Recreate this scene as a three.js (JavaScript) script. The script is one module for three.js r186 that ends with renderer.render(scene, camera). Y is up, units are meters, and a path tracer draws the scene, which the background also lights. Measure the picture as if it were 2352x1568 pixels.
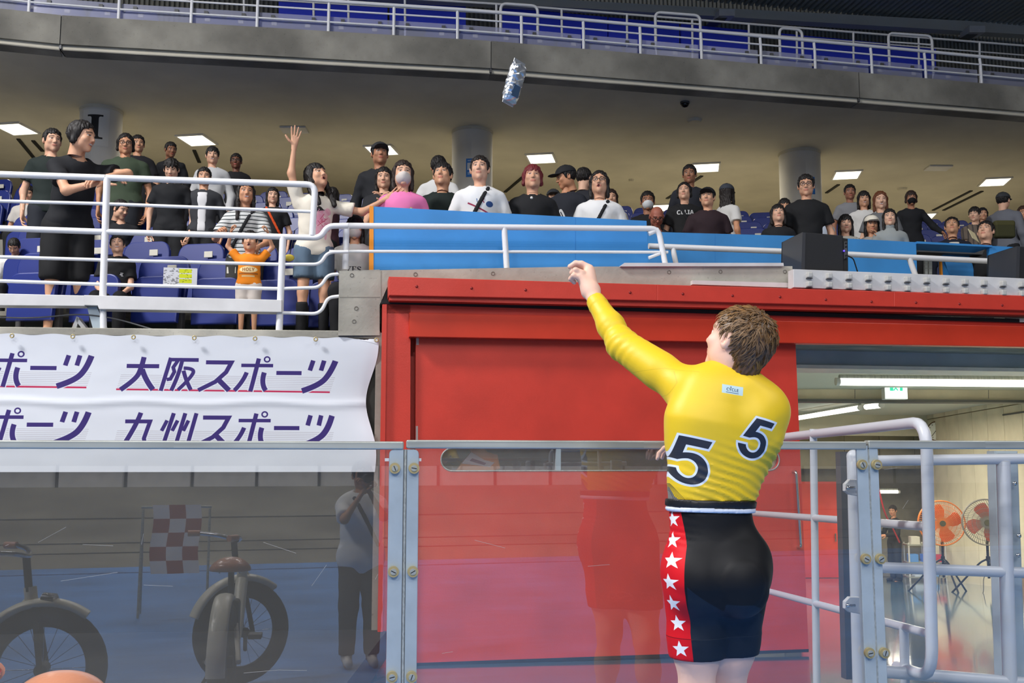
import * as THREE from 'three';
import { mergeGeometries } from 'three/addons/utils/BufferGeometryUtils.js';
import { RoundedBoxGeometry } from 'three/addons/geometries/RoundedBoxGeometry.js';
import { RectAreaLightUniformsLib } from 'three/addons/lights/RectAreaLightUniformsLib.js';

// ---------------------------------------------------------------- camera, lights, exposure
RectAreaLightUniformsLib.init();
const scene = new THREE.Scene();
scene.background = new THREE.Color(0, 0, 0);
const FOCAL = 2400, EYE = 1.25, PITCH = Math.atan(0.12);
const camera = new THREE.PerspectiveCamera(2 * Math.atan(784 / FOCAL) * 180 / Math.PI, 1.5, 0.05, 200);
camera.position.set(0, EYE, 0);
camera.rotation.set(PITCH, 0, 0);
scene.add(camera);
const renderer = new THREE.WebGLRenderer({ antialias: true });
renderer.toneMapping = THREE.LinearToneMapping;
renderer.toneMappingExposure = 1.0;
renderer.shadowMap.enabled = true;

// unseen arena floodlights, placed to light rider, stand and floor: [x, y, z, width, depth, intensity, tilt about x, tilt about z]
const UNSEEN_FLOODS = [
  [-9.0, 11.0, -3.0, 2.4, 1.6, 155, 0.0, 0.35],
  [-2.5, 11.5, 3.0, 2.4, 1.6, 26, -0.15, 0.0],
  [5.0, 11.5, 4.0, 2.4, 1.6, 28, -0.15, -0.1],
  [-6.0, 11.5, 9.0, 2.4, 1.6, 115, -0.1, 0.0],
  [3.0, 11.5, 11.0, 2.4, 1.6, 115, -0.1, 0.0],
  [-1.0, 11.5, 18.0, 2.4, 1.6, 110, 0.0, 0.0],
  [11.0, 11.5, -1.0, 2.4, 1.6, 34, 0.0, -0.3],
];

// ---------------------------------------------------------------- helpers
const V = (x, y, z) => new THREE.Vector3(x, y, z);
const lerp = (a, b, t) => a + (b - a) * t, clamp = (x, a, b) => Math.min(b, Math.max(a, x));
let seedState = 12345;
const rnd = () => { seedState = (seedState * 1664525 + 1013904223) >>> 0; return seedState / 4294967296; };
const rr = (a, b) => a + (b - a) * rnd();
const CP = Math.cos(PITCH), SP = Math.sin(PITCH);
const ray = (px, py) => { const u = (px - 1176) / FOCAL, v = (784 - py) / FOCAL; return [u, SP + v * CP, CP - v * SP]; };   // x, y, depth
const onPlane = (px, py, pl) => { const [x, y, d] = ray(px, py), t = pl.c / (d - pl.m * x); return V(t * x, EYE + t * y, -t * d); };
const onDepth = (px, py, depth) => onPlane(px, py, { c: depth, m: 0 });
const onHeight = (px, py, Y) => { const [x, y, d] = ray(px, py), t = (Y - EYE) / y; return V(t * x, Y, -t * d); };
const plane = (c, m) => { const n = Math.hypot(1, m); return { c, m, o: V(0, 0, -c), ex: V(1 / n, 0, -m / n), ez: V(m / n, 0, 1 / n) }; };
const toLocal = (p, pl) => { const q = p.clone().sub(pl.o); return [q.dot(pl.ex), q.y, q.dot(pl.ez)]; };
const frame = (pl) => new THREE.Matrix4().makeBasis(pl.ex, V(0, 1, 0), pl.ez).setPosition(pl.o);

// procedural textures
function hash2(x, y, s) { let h = (x * 374761393 + y * 668265263 + s * 1442695041) | 0; h = Math.imul(h ^ (h >>> 13), 1274126177); return ((h ^ (h >>> 16)) >>> 0) / 4294967296; }
function vnoise(x, y, s, period) {
  const x0 = Math.floor(x), y0 = Math.floor(y), fx = x - x0, fy = y - y0, w = (n) => ((n % period) + period) % period;
  const sx = fx * fx * (3 - 2 * fx), sy = fy * fy * (3 - 2 * fy);
  return lerp(lerp(hash2(w(x0), w(y0), s), hash2(w(x0 + 1), w(y0), s), sx), lerp(hash2(w(x0), w(y0 + 1), s), hash2(w(x0 + 1), w(y0 + 1), s), sx), sy);
}
function fbm(u, v, s, base, oct) { let a = 0, w = 0.5, t = 0, p = base; for (let i = 0; i < oct; i++) { a += w * vnoise(u * p, v * p, s + i, p); t += w; w *= 0.55; p *= 2; } return a / t; }
function noiseTexture(size, fn, srgb) {
  const data = new Uint8Array(size * size * 4);
  for (let y = 0; y < size; y++) for (let x = 0; x < size; x++) { const c = fn(x / size, y / size), i = (y * size + x) * 4; data[i] = clamp(c[0], 0, 255); data[i + 1] = clamp(c[1], 0, 255); data[i + 2] = clamp(c[2], 0, 255); data[i + 3] = 255; }
  const t = new THREE.DataTexture(data, size, size, THREE.RGBAFormat); t.wrapS = t.wrapT = THREE.RepeatWrapping; t.magFilter = THREE.LinearFilter;
  if (srgb) t.colorSpace = THREE.SRGBColorSpace; t.needsUpdate = true; return t;
}
const scaled = (t, r) => { const c = t.clone(); c.repeat.set(r, r); c.needsUpdate = true; return c; };
const gray = (v) => [v, v, v];
const concreteMap = noiseTexture(512, (u, v) => { const n = fbm(u, v, 3, 4, 6), pit = fbm(u, v, 9, 110, 2), st = fbm(u * 1, v * 1, 21, 8, 2); const g = 205 + (n - 0.5) * 110 + (pit > 0.86 ? -22 : 0) + (st - 0.5) * 26; return [g, g * 0.99, g * 0.955]; }, true);
const concreteBump = noiseTexture(512, (u, v) => gray(128 + (fbm(u, v, 31, 24, 4) - 0.5) * 200));
const paintMap = noiseTexture(256, (u, v) => gray(238 + (fbm(u, v, 5, 5, 5) - 0.5) * 34), true);
const fineBump = noiseTexture(256, (u, v) => gray(128 + (fbm(u, v, 17, 48, 3) - 0.5) * 200));
const weaveBump = noiseTexture(128, (u, v) => gray(128 + 60 * Math.sin(u * Math.PI * 64) * Math.sin(v * Math.PI * 64)));
const brushedMap = noiseTexture(256, (u, v) => gray(225 + (vnoise(u * 3, v * 128, 3, 128) - 0.5) * 46 + (fbm(u, v, 8, 6, 4) - 0.5) * 26), true);
const floorMap = noiseTexture(512, (u, v) => { const n = fbm(u, v, 44, 5, 6), s = vnoise(u * 6, v * 90, 71, 90); const g = 222 + (n - 0.5) * 70 + (s - 0.5) * 22; return [g, g, g]; }, true);

function mat(color, rough = 0.6, o = {}) {
  const m = new THREE.MeshPhysicalMaterial({ color: new THREE.Color(color), roughness: rough, ...o });
  if (o.bumpMap) m.bumpScale = o.bumpScale ?? 0.001;
  return m;
}
const M = {
  concrete: mat('#d8d6ce', 0.9, { map: scaled(concreteMap, 0.5), bumpMap: scaled(concreteBump, 1.2), bumpScale: 0.003 }),
  concreteDark: mat('#aeaca5', 0.92, { map: scaled(concreteMap, 0.4), bumpMap: scaled(concreteBump, 1), bumpScale: 0.004 }),
  red: mat('#e24130', 0.42, { map: scaled(paintMap, 0.7), bumpMap: scaled(fineBump, 3), bumpScale: 0.0006 }),
  redGloss: mat('#de4028', 0.3, { map: scaled(paintMap, 0.7) }),
  rubber: mat('#0c0c0c', 0.7),
  white: mat('#e9e8e6', 0.4, { map: scaled(paintMap, 1) }),
  whiteTube: mat('#f0f0f0', 0.32),
  gateTube: mat('#cdd0d6', 0.35),
  steel: mat('#c3c7bf', 0.36, { metalness: 0.35, map: scaled(brushedMap, 1) }),
  steelPlate: mat('#b6c4cb', 0.5, { metalness: 0.15, map: scaled(paintMap, 2) }),
  brass: mat('#b9a878', 0.42, { metalness: 0.4 }),
  chrome: mat('#d6d8da', 0.16, { metalness: 1 }),
  darkSteel: mat('#5a5b5c', 0.5, { metalness: 0.4 }),
  black: mat('#101113', 0.55),
  blackPlastic: mat('#191a1d', 0.5, { bumpMap: scaled(fineBump, 6), bumpScale: 0.0008 }),
  bluePanel: mat('#3f9be6', 0.5, { map: scaled(paintMap, 0.6) }),
  blueBand: mat('#2a80cb', 0.5),
  orangeEdge: mat('#f2961e', 0.5),
  seatBlue: mat('#1f2f7a', 0.38),
  seatTag: mat('#dcd8c8', 0.5),
  soffit: mat('#e0dac6', 0.85, { map: scaled(paintMap, 0.25), bumpMap: scaled(fineBump, 1), bumpScale: 0.001 }),
  column: mat('#e8e5dc', 0.75, { map: scaled(paintMap, 0.5) }),
  cream: mat('#e6dcc2', 0.6, { map: scaled(paintMap, 0.5) }),
  creamDark: mat('#b0a68c', 0.7, { map: scaled(paintMap, 0.5) }),
  beam: mat('#b4c4d2', 0.5, { map: scaled(paintMap, 0.5) }),
  floorBlue: mat('#5c9cea', 0.36, { map: scaled(floorMap, 0.35) }),
  rampBlue: mat('#587c92', 0.12, { clearcoat: 0.7, clearcoatRoughness: 0.06, map: scaled(floorMap, 0.35) }),
  track: mat('#8d8a80', 0.7, { map: scaled(concreteMap, 0.15) }),
  line: mat('#1c3b78', 0.5),
  glass: mat('#ffffff', 0.0, { transmission: 0.955, thickness: 0, ior: 2.0, specularIntensity: 1 }),
  haze: mat('#e4e6f6', 0.25, { transmission: 0.78, thickness: 0, ior: 1.5 }),
};
M.glass.color.setRGB(0.9, 0.92, 0.92);

// naming, tagging
const taken = {};
function numbered(name) { const n = taken[name] ?? 0; taken[name] = n + 1; return n ? name + '_' + String(n).padStart(3, '0') : name; }
function tag(o, label, category, group) { o.userData.label = label; if (category) o.userData.category = category; if (group) o.userData.group = group; return o; }
function shade(o) { o.traverse((c) => { if (c.isMesh) { c.castShadow = true; c.receiveShadow = true; } }); return o; }
function part(name, geo, material, parent) { const m = new THREE.Mesh(geo, material); m.name = name; m.castShadow = m.receiveShadow = true; parent.add(m); return m; }
function thing(name, label, category, group) { const g = new THREE.Group(); g.name = numbered(name); scene.add(g); return tag(g, label, category, group); }
function solo(name, geo, material, label, category, group) { const m = part(numbered(name), geo, material, scene); return tag(m, label, category, group); }
function struct(name, geo, material, parent = scene, label) { const m = part(parent === scene ? numbered(name) : name, geo, material, parent); if (parent === scene) m.userData.kind = 'structure'; if (label) m.userData.label = label; return m; }
const uniqueClone = (o, name, label) => { const c = o.clone(); c.name = numbered(name); scene.add(c); if (label) c.userData.label = label; return c; };

const ordinal = (n) => { const a = ['', 'first', 'second', 'third', 'fourth', 'fifth', 'sixth', 'seventh', 'eighth', 'ninth', 'tenth', 'eleventh', 'twelfth', 'thirteenth', 'fourteenth', 'fifteenth', 'sixteenth', 'seventeenth', 'eighteenth', 'nineteenth', 'twentieth']; return n === 30 ? 'thirtieth' : n === 40 ? 'fortieth' : a[n] ?? ['', '', 'twenty', 'thirty', 'forty'][Math.floor(n / 10)] + '-' + (a[n % 10] || 'odd'); };
// geometry helpers
function metreUV(g) {   // box-like uv in metres from the dominant normal
  const p = g.attributes.position, n = g.attributes.normal, uv = new Float32Array(p.count * 2);
  for (let i = 0; i < p.count; i++) {
    const ax = Math.abs(n.getX(i)), ay = Math.abs(n.getY(i)), az = Math.abs(n.getZ(i));
    if (ay >= ax && ay >= az) { uv[2 * i] = p.getX(i); uv[2 * i + 1] = p.getZ(i); } else if (ax >= az) { uv[2 * i] = p.getZ(i); uv[2 * i + 1] = p.getY(i); } else { uv[2 * i] = p.getX(i); uv[2 * i + 1] = p.getY(i); }
  }
  g.setAttribute('uv', new THREE.BufferAttribute(uv, 2)); return g;
}
function bx(w, h, d, x = 0, y = 0, z = 0, r = 0) { const g = r ? new RoundedBoxGeometry(w, h, d, 2, r) : new THREE.BoxGeometry(w, h, d); metreUV(g); return g.translate(x, y, z); }
const cyl = (r0, r1, h, seg = 20, x = 0, y = 0, z = 0) => new THREE.CylinderGeometry(r0, r1, h, seg).translate(x, y, z);
function merge(list) { return mergeGeometries(list.map((g) => { let q = g.index ? g.toNonIndexed() : g; for (const k of Object.keys(q.attributes)) if (!['position', 'normal', 'uv'].includes(k)) q.deleteAttribute(k); return q; })); }
// polygon given in pixels on a vertical plane, extruded away from the camera
function slab(pts, pl, thick, o = {}) {
  const s = new THREE.Shape();
  pts.forEach(([x, y], i) => { const [a, b] = toLocal(onPlane(x, y, pl), pl); i ? s.lineTo(a, b) : s.moveTo(a, b); });
  const g = new THREE.ExtrudeGeometry(s, { depth: thick, bevelEnabled: !!o.bevel, bevelSize: o.bevel ?? 0, bevelThickness: o.bevel ?? 0, bevelSegments: 2 });
  g.translate(0, 0, -thick + (o.proud ?? 0)); metreUV(g); return g.applyMatrix4(frame(pl));
}
const rect = (x0, y0, x1, y1) => [[x0, y0], [x1, y0], [x1, y1], [x0, y1]];
function boxOn(pl, a0, a1, y0, y1, z0, z1, r = 0) { return bx(a1 - a0, y1 - y0, z1 - z0, (a0 + a1) / 2, (y0 + y1) / 2, (z0 + z1) / 2, r).applyMatrix4(frame(pl)); }
// tube through points with rounded corners
function tube(pts, r, bend = 0.06, seg = 10) {
  const P = pts.map((p) => p.clone()), path = new THREE.CurvePath();
  if (P.length === 2) path.add(new THREE.LineCurve3(P[0], P[1]));
  else {
    let prev = P[0];
    for (let i = 1; i < P.length - 1; i++) {
      const a = P[i].clone().sub(P[i - 1]), b = P[i + 1].clone().sub(P[i]), k = Math.min(bend, a.length() * 0.48, b.length() * 0.48);
      const p0 = P[i].clone().addScaledVector(a.normalize(), -k), p1 = P[i].clone().addScaledVector(b.normalize(), k);
      path.add(new THREE.LineCurve3(prev, p0)); path.add(new THREE.QuadraticBezierCurve3(p0, P[i], p1)); prev = p1;
    }
    path.add(new THREE.LineCurve3(prev, P[P.length - 1]));
  }
  const list = [];
  const lens = path.getCurveLengths(); let last = 0, ring = [];
  path.curves.forEach((c, ci) => { const n = c.isLineCurve3 ? 1 : 5; for (let i = ci ? 1 : 0; i <= n; i++) ring.push([c.getPoint(i / n), c.getTangent(i / n)]); });
  const pos = [], nor = [], uv = [], idx = []; let N = null;
  ring.forEach(([p, t], i) => {
    if (!N) { N = Math.abs(t.y) < 0.9 ? V(0, 1, 0) : V(1, 0, 0); }
    N = N.clone().addScaledVector(t, -N.dot(t)).normalize(); const B = t.clone().cross(N);
    if (i) last += p.distanceTo(ring[i - 1][0]);
    for (let j = 0; j <= seg; j++) { const a = j / seg * Math.PI * 2, n = N.clone().multiplyScalar(Math.cos(a)).addScaledVector(B, Math.sin(a)); pos.push(p.x + n.x * r, p.y + n.y * r, p.z + n.z * r); nor.push(n.x, n.y, n.z); uv.push(j / seg * 0.2, last); }
    if (i) for (let j = 0; j < seg; j++) { const a = (i - 1) * (seg + 1) + j, b = a + seg + 1; idx.push(a, a + 1, b, b, a + 1, b + 1); }
  });
  for (const [e, s] of [[0, -1], [ring.length - 1, 1]]) { const [p, t] = ring[e], c = pos.length / 3; pos.push(p.x, p.y, p.z); nor.push(t.x * s, t.y * s, t.z * s); uv.push(0, 0); for (let j = 0; j <= seg; j++) { const q = (e * (seg + 1) + j) * 3; pos.push(pos[q], pos[q + 1], pos[q + 2]); nor.push(t.x * s, t.y * s, t.z * s); uv.push(0, 0); } for (let j = 0; j < seg; j++) s > 0 ? idx.push(c, c + 1 + j, c + 2 + j) : idx.push(c, c + 2 + j, c + 1 + j); }
  const g = new THREE.BufferGeometry(); g.setAttribute('position', new THREE.Float32BufferAttribute(pos, 3)); g.setAttribute('normal', new THREE.Float32BufferAttribute(nor, 3)); g.setAttribute('uv', new THREE.Float32BufferAttribute(uv, 2)); g.setIndex(idx); return g;
}
const tubePx = (pl, pts, r, bend, seg) => tube(pts.map(([x, y]) => onPlane(x, y, pl)), r, bend, seg);
function canvasTexture(w, h, draw) { const c = document.createElement('canvas'); c.width = w; c.height = h; const x = c.getContext('2d'); draw(x, w, h); const t = new THREE.CanvasTexture(c); t.colorSpace = THREE.SRGBColorSpace; t.magFilter = THREE.LinearFilter; return t; }
// ---------------------------------------------------------------- planes of the place (depth = c + m x)
const PL = {
  left: plane(8.29, 0.0875), frame: plane(8.27, 0.17), door: plane(8.31, 0.17), lintel: plane(8.12, 0.17), header: plane(8.21, 0.17), curb: plane(8.33, 0.17), led: plane(8.15, 0.17),
  rail: plane(8.55, 0.17), blue: plane(8.78, 0.17), railB: plane(9.0, 0.17), blueB: plane(9.75, 0.17), glass: plane(4.15, 0.14),
};
const rampY = (d) => -0.0685 * (d - 4.4);
const SOFFIT = 6.65, ROW0 = 2.28, TREAD = 0.85, RISE = 0.30, R1 = 9.5;
const rOf = (x, d) => (d - 0.17 * x) / 1.0144;
const rowOf = (r) => (r < R1 ? 0 : Math.min(9, 1 + Math.floor((r - R1) / TREAD)));
const rowY = (k) => ROW0 + RISE * k;

// out-of-view floodlights under the arena roof, lighting rider, stand and floor
UNSEEN_FLOODS.forEach(([x, y, z, w, d, power, tx, tz], i) => {
  const g = thing('floodlight', 'arena floodlight panel under the roof, out of view, placed to light the rider, stand and floor', 'floodlight', 'unseen floodlights under the arena roof');
  g.position.set(x, y, z); g.rotation.set(tx, 0, tz);
  part('housing', bx(w + 0.12, 0.22, d + 0.12, 0, 0.13, 0, 0.03), M.darkSteel, g);
  part('hanger', merge([cyl(0.03, 0.03, 5, 8, -w * 0.3, 2.7, 0), cyl(0.03, 0.03, 5, 8, w * 0.3, 2.7, 0)]), M.darkSteel, g);
  part('lens', bx(w, 0.02, d, 0, 0.01, 0), mat('#ffffff', 0.4, { emissive: new THREE.Color('#fff6ea'), emissiveIntensity: power * 0.05 }), g);
  const L = new THREE.RectAreaLight(new THREE.Color('#fcfafb'), power, w, d); L.position.set(0, -0.03, 0); L.rotation.x = -Math.PI / 2; L.castShadow = true; g.add(L);
});

// ---------------------------------------------------------------- floors
const flat = (pts, y0, y1) => { const s = new THREE.Shape(); pts.forEach(([x, z], i) => (i ? s.lineTo(x, -z) : s.moveTo(x, -z))); const g = new THREE.ExtrudeGeometry(s, { depth: y1 - y0, bevelEnabled: false }); g.rotateX(-Math.PI / 2); g.translate(0, y0, 0); return metreUV(g); };
const gz = (x, c) => -(c + 0.14 * x);
struct('floor', flat([[-16, gz(-16, 4.15)], [-16, 10.6], [16, 10.6], [16, gz(16, 4.15)]], -0.7, -0.4), M.floorBlue);
struct('trim', flat([[-16, 9.55], [-16, 9.65], [16, 9.65], [16, 9.55]], -0.4, -0.396), M.line);
struct('floor', flat([[-9, gz(-9, 4.05)], [-9, gz(-9, 1.6)], [7, gz(7, 1.6)], [7, gz(7, 4.05)]], -0.4, 0), M.floorBlue);
{ // banked track with its boards behind the camera
  const pos = [], idx = []; const prof = [[10.6, -0.4], [11.6, -0.36], [14.5, -0.1], [17.5, 0.32], [20, 0.75]];
  prof.forEach(([z, y]) => pos.push(-26, y, z, 26, y, z)); for (let i = 0; i < prof.length - 1; i++) { const a = i * 2; idx.push(a, a + 2, a + 1, a + 1, a + 2, a + 3); }
  const g = new THREE.BufferGeometry(); g.setAttribute('position', new THREE.Float32BufferAttribute(pos, 3)); g.setIndex(idx); g.computeVertexNormals(); const uv = []; for (let i = 0; i < pos.length; i += 3) uv.push(pos[i], pos[i + 2]); g.setAttribute('uv', new THREE.Float32BufferAttribute(uv, 2));
  struct('floor', g, M.track);
  for (const [z, y, w] of [[12.3, -0.3, 0.06], [13.4, -0.2, 0.06], [16.2, 0.14, 0.1]]) struct('trim', bx(52, 0.02, w, 0, y + 0.01, z), M.darkSteel);
  struct('wall_back', bx(52, 0.55, 0.12, 0, 1.0, 20.06), M.white);
  const wb = scene.children[scene.children.length - 1]; for (let i = -12; i <= 12; i++) part('post', bx(0.07, 0.6, 0.16, i * 1.6, 1.0, 20.03), M.darkSteel, wb);
  struct('wall_far', bx(60, 14, 0.4, 0, 8.2, 22), M.concreteDark);
  struct('wall_left', bx(0.4, 18, 62, -26, 8, -8), M.concreteDark);
  struct('wall_right', bx(0.4, 18, 62, 26, 8, -8), M.concreteDark);
  struct('roof', bx(54, 0.4, 64, 0, 16.5, -8), mat('#6a6a66', 0.9));
}
{ // ramp floor that runs down into the tunnel beyond the glass
  const pos = [], idx = [0, 1, 2, 2, 1, 3]; for (const d of [4.2, 28]) for (const x of [-9, 14]) pos.push(x, rampY(d), -d - (d < 5 ? 0.14 * x : 0));
  pos[1] = pos[4] = rampY(4.2);
  const g = new THREE.BufferGeometry(); g.setAttribute('position', new THREE.Float32BufferAttribute(pos, 3)); g.setIndex(idx); g.computeVertexNormals(); const uv = []; for (let i = 0; i < pos.length; i += 3) uv.push(pos[i], pos[i + 2]); g.setAttribute('uv', new THREE.Float32BufferAttribute(uv, 2));
  struct('floor', g, M.rampBlue);
  struct('floor', flat([[-9, -4.15 + 9 * 0.14 - 0.06], [-0.95, -4.15 + 0.95 * 0.14 - 0.06], [-0.95, -8.3], [-9, -7.9]], rampY(4.2) - 0.2, rampY(4.2) + 0.004), mat('#33322f', 0.8, { map: scaled(concreteMap, 0.4) }));  // dark floor piece laid over the ramp so no pale strip shows
}

// ---------------------------------------------------------------- left wall with ledge
{
  const P = (x, y) => toLocal(onPlane(x, y, PL.left), PL.left);
  const yTop = P(400, 766)[1], x0 = P(-400, 900)[0], x1 = P(872, 900)[0];
  const w = struct('wall_left_stand', boxOn(PL.left, x0, x1, -0.6, yTop - 0.02, -0.3, 0), mat('#3b3a36', 0.85, { map: scaled(concreteMap, 0.4) })); w.name = 'wall_front';  // wall face toned darker than its coping so the glass reflection dominates
  part('coping', boxOn(PL.left, x0, x1, yTop - 0.03, yTop + 0.035, -0.35, 0.035, 0.01), M.concrete, w);
  part('edge_strip', boxOn(PL.left, P(862, 900)[0], P(876, 900)[0], -0.4, yTop + 0.02, -0.2, 0.04), M.concreteDark, w);
}
// concrete pier and curb above the red lintel
{
  const wall = struct('wall_pier', slab([[779, 622], [872, 619], [872, 700], [872, 770], [777, 770]], PL.curb, 0.35), M.concrete);
  part('coping', slab([[776, 622], [1340, 612], [1820, 611], [1822, 664], [896, 644], [872, 700], [872, 622]], PL.curb, 0.35), M.concrete, wall);
  for (const [x, y] of [[808, 632], [954, 630], [1132, 628], [1537, 625], [1655, 624], [1803, 624], [813, 738], [818, 708]]) part('tie_hole', new THREE.TorusGeometry(0.014, 0.004, 6, 14).applyMatrix4(frame(PL.curb)).translate(...onPlane(x, y, PL.curb).sub(PL.curb.o).toArray()), M.concreteDark, wall);
  part('joint', slab(rect(874, 622, 876, 690), PL.curb, 0.004, { proud: 0.002 }), M.concreteDark, wall);
  part('joint', slab(rect(780, 681, 872, 683), PL.curb, 0.004, { proud: 0.002 }), M.concreteDark, wall);
  part('cover_plate', slab([[1423, 613], [1432, 605], [1796, 605], [1797, 612]], PL.curb, 0.3, { proud: 0.03 }), M.white, wall);
  part('cover_plate', slab([[1586, 646], [1822, 652], [1822, 663], [1586, 655]], PL.curb, 0.05, { proud: 0.05 }), M.white, wall);
}
// ---------------------------------------------------------------- red sliding door with frame and lintel
{
  const lin = struct('beam_lintel', slab([[895, 637], [1508, 655], [1508, 689], [895, 677]], PL.lintel, 0.2, { bevel: 0.006 }), M.red); lin.name = 'lintel';
  part('panel', slab([[1510, 655], [2052, 671], [2052, 703], [1510, 689]], PL.lintel, 0.2, { bevel: 0.006 }), M.red, lin);
  part('panel', slab([[2054, 671], [2440, 683], [2440, 714], [2054, 703]], PL.lintel, 0.2, { bevel: 0.006 }), M.red, lin);
  part('lip', slab([[895, 676], [2440, 711], [2440, 723], [895, 688]], PL.lintel, 0.2, { proud: -0.03 }), M.red, lin);
  for (const [x, y] of [[957, 658], [1083, 662], [1207, 666], [1447, 672], [1568, 675], [1682, 679], [1791, 682], [1896, 688], [2001, 693], [2103, 695], [2203, 698], [2301, 701]]) part('bolt', new THREE.SphereGeometry(0.014, 10, 6).translate(...onPlane(x, y, PL.lintel).toArray()), mat('#8e1a16', 0.5), lin);
  part('rubber_seal', slab([[876, 690], [2440, 736], [2440, 744], [876, 698]], PL.frame, 0.2, { proud: 0.02 }), M.rubber, lin);
  const head = struct('trim_header', slab([[880, 698], [2440, 744], [2440, 760], [880, 719]], PL.frame, 0.25), M.red);
  part('face', slab([[941, 719], [2440, 752], [2440, 797], [941, 772]], PL.header, 0.09, { bevel: 0.004 }), M.redGloss, head);
  part('jamb', slab([[879, 700], [943, 700], [941, 1600], [866, 1600]], PL.frame, 0.28), M.red, head);
  part('jamb_edge', slab([[878, 700], [888, 700], [877, 1600], [865, 1600]], PL.frame, 0.05, { proud: 0.03 }), M.red, head);
  part('recess', slab([[940, 760], [975, 760], [972, 1600], [938, 1600]], PL.frame, 0.02, { proud: -0.2 }), M.red, head);
  // the leaf
  const D = PL.door, loc = (x, y) => toLocal(onPlane(x, y, D), D);
  const s = new THREE.Shape(); [[955, 764], [1827, 784], [1857, 1491], [953, 1523]].forEach(([x, y], i) => { const [a, b] = loc(x, y); i ? s.lineTo(a, b) : s.moveTo(a, b); });
  const h = new THREE.Path(), [ax, ay] = loc(1013, 1055), [bx_, by] = loc(1790, 1055), hr = (loc(1100, 1029)[1] - loc(1100, 1081)[1]) / 2;
  h.absarc(ax + hr, ay, hr, Math.PI / 2, Math.PI * 1.5, false); h.absarc(bx_ - hr, by, hr, -Math.PI / 2, Math.PI / 2, false); s.holes.push(h);
  const leaf = new THREE.ExtrudeGeometry(s, { depth: 0.07, bevelEnabled: false, curveSegments: 16 }); leaf.translate(0, 0, -0.07); metreUV(leaf); leaf.applyMatrix4(frame(D));
  const door = struct('door_1', leaf, M.red);
  const local = (g) => g.applyMatrix4(frame(D));
  part('slot_rim', local((() => { const p = []; for (let i = 0; i <= 16; i++) { const a = Math.PI / 2 + i / 16 * Math.PI; p.push(V(ax + hr + Math.cos(a) * hr, ay + Math.sin(a) * hr, 0)); } for (let i = 0; i <= 16; i++) { const a = -Math.PI / 2 + i / 16 * Math.PI; p.push(V(bx_ - hr + Math.cos(a) * hr, by + Math.sin(a) * hr, 0)); } p.push(p[0].clone()); return tube(p, 0.006, 0.002, 6); })()), M.steel, door);
  part('divider', slab(rect(1277, 1028, 1288, 1082), D, 0.05, { proud: 0.004 }), M.steelPlate, door);
  part('slot_back', local(bx(bx_ - ax + 0.3, hr * 2 + 0.3, 0.03, (ax + bx_) / 2, ay, -0.62)), mat('#9a9088', 0.7), door);
  part('slot_glass', local(bx(bx_ - ax, hr * 2, 0.004, (ax + bx_) / 2, ay, -0.05)), M.glass, door);
  part('dark_bottom_strip', slab([[953, 1522], [1857, 1490], [1857, 1497], [953, 1531]], D, 0.07, { proud: 0.004 }), M.rubber, door);  // dark strip along the gap under the door leaf
  const ha = onPlane(1821, 1082, D), hb = onPlane(1832, 1255, D), out = D.ez.clone().multiplyScalar(0.06);
  part('handle', tube([ha, ha.clone().add(out), hb.clone().add(out), hb], 0.012, 0.03, 10), M.chrome, door);
  for (const [x0, y0, x1, y1] of [[956, 776, 962, 792], [955, 978, 960, 1010]]) part('worn_edge', slab(rect(x0, y0, x1, y1), D, 0.003, { proud: 0.0015 }), mat('#b9a7a2', 0.6), door);
  // wrinkled orange and white bag left on the sill of the slot
  const g = solo('bag', slab([[1052, 1078], [1062, 1066], [1085, 1040], [1078, 1026], [1100, 1024], [1118, 1040], [1140, 1046], [1146, 1074], [1130, 1080]], plane(8.45, 0.17), 0.05, { bevel: 0.01 }), mat('#e88a1e', 0.6), 'crumpled orange bag behind the slot window of the red door', 'bag');
  part('white_print', slab([[1060, 1064], [1082, 1038], [1112, 1056], [1135, 1062], [1125, 1072]], plane(8.45, 0.17), 0.01, { proud: 0.014 }), mat('#d9cfd6', 0.6), g);
  part('lettering', slab([[1078, 1058], [1084, 1052], [1116, 1063], [1112, 1068]], plane(8.45, 0.17), 0.01, { proud: 0.016 }), mat('#86406a', 0.6), g);
}
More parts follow.
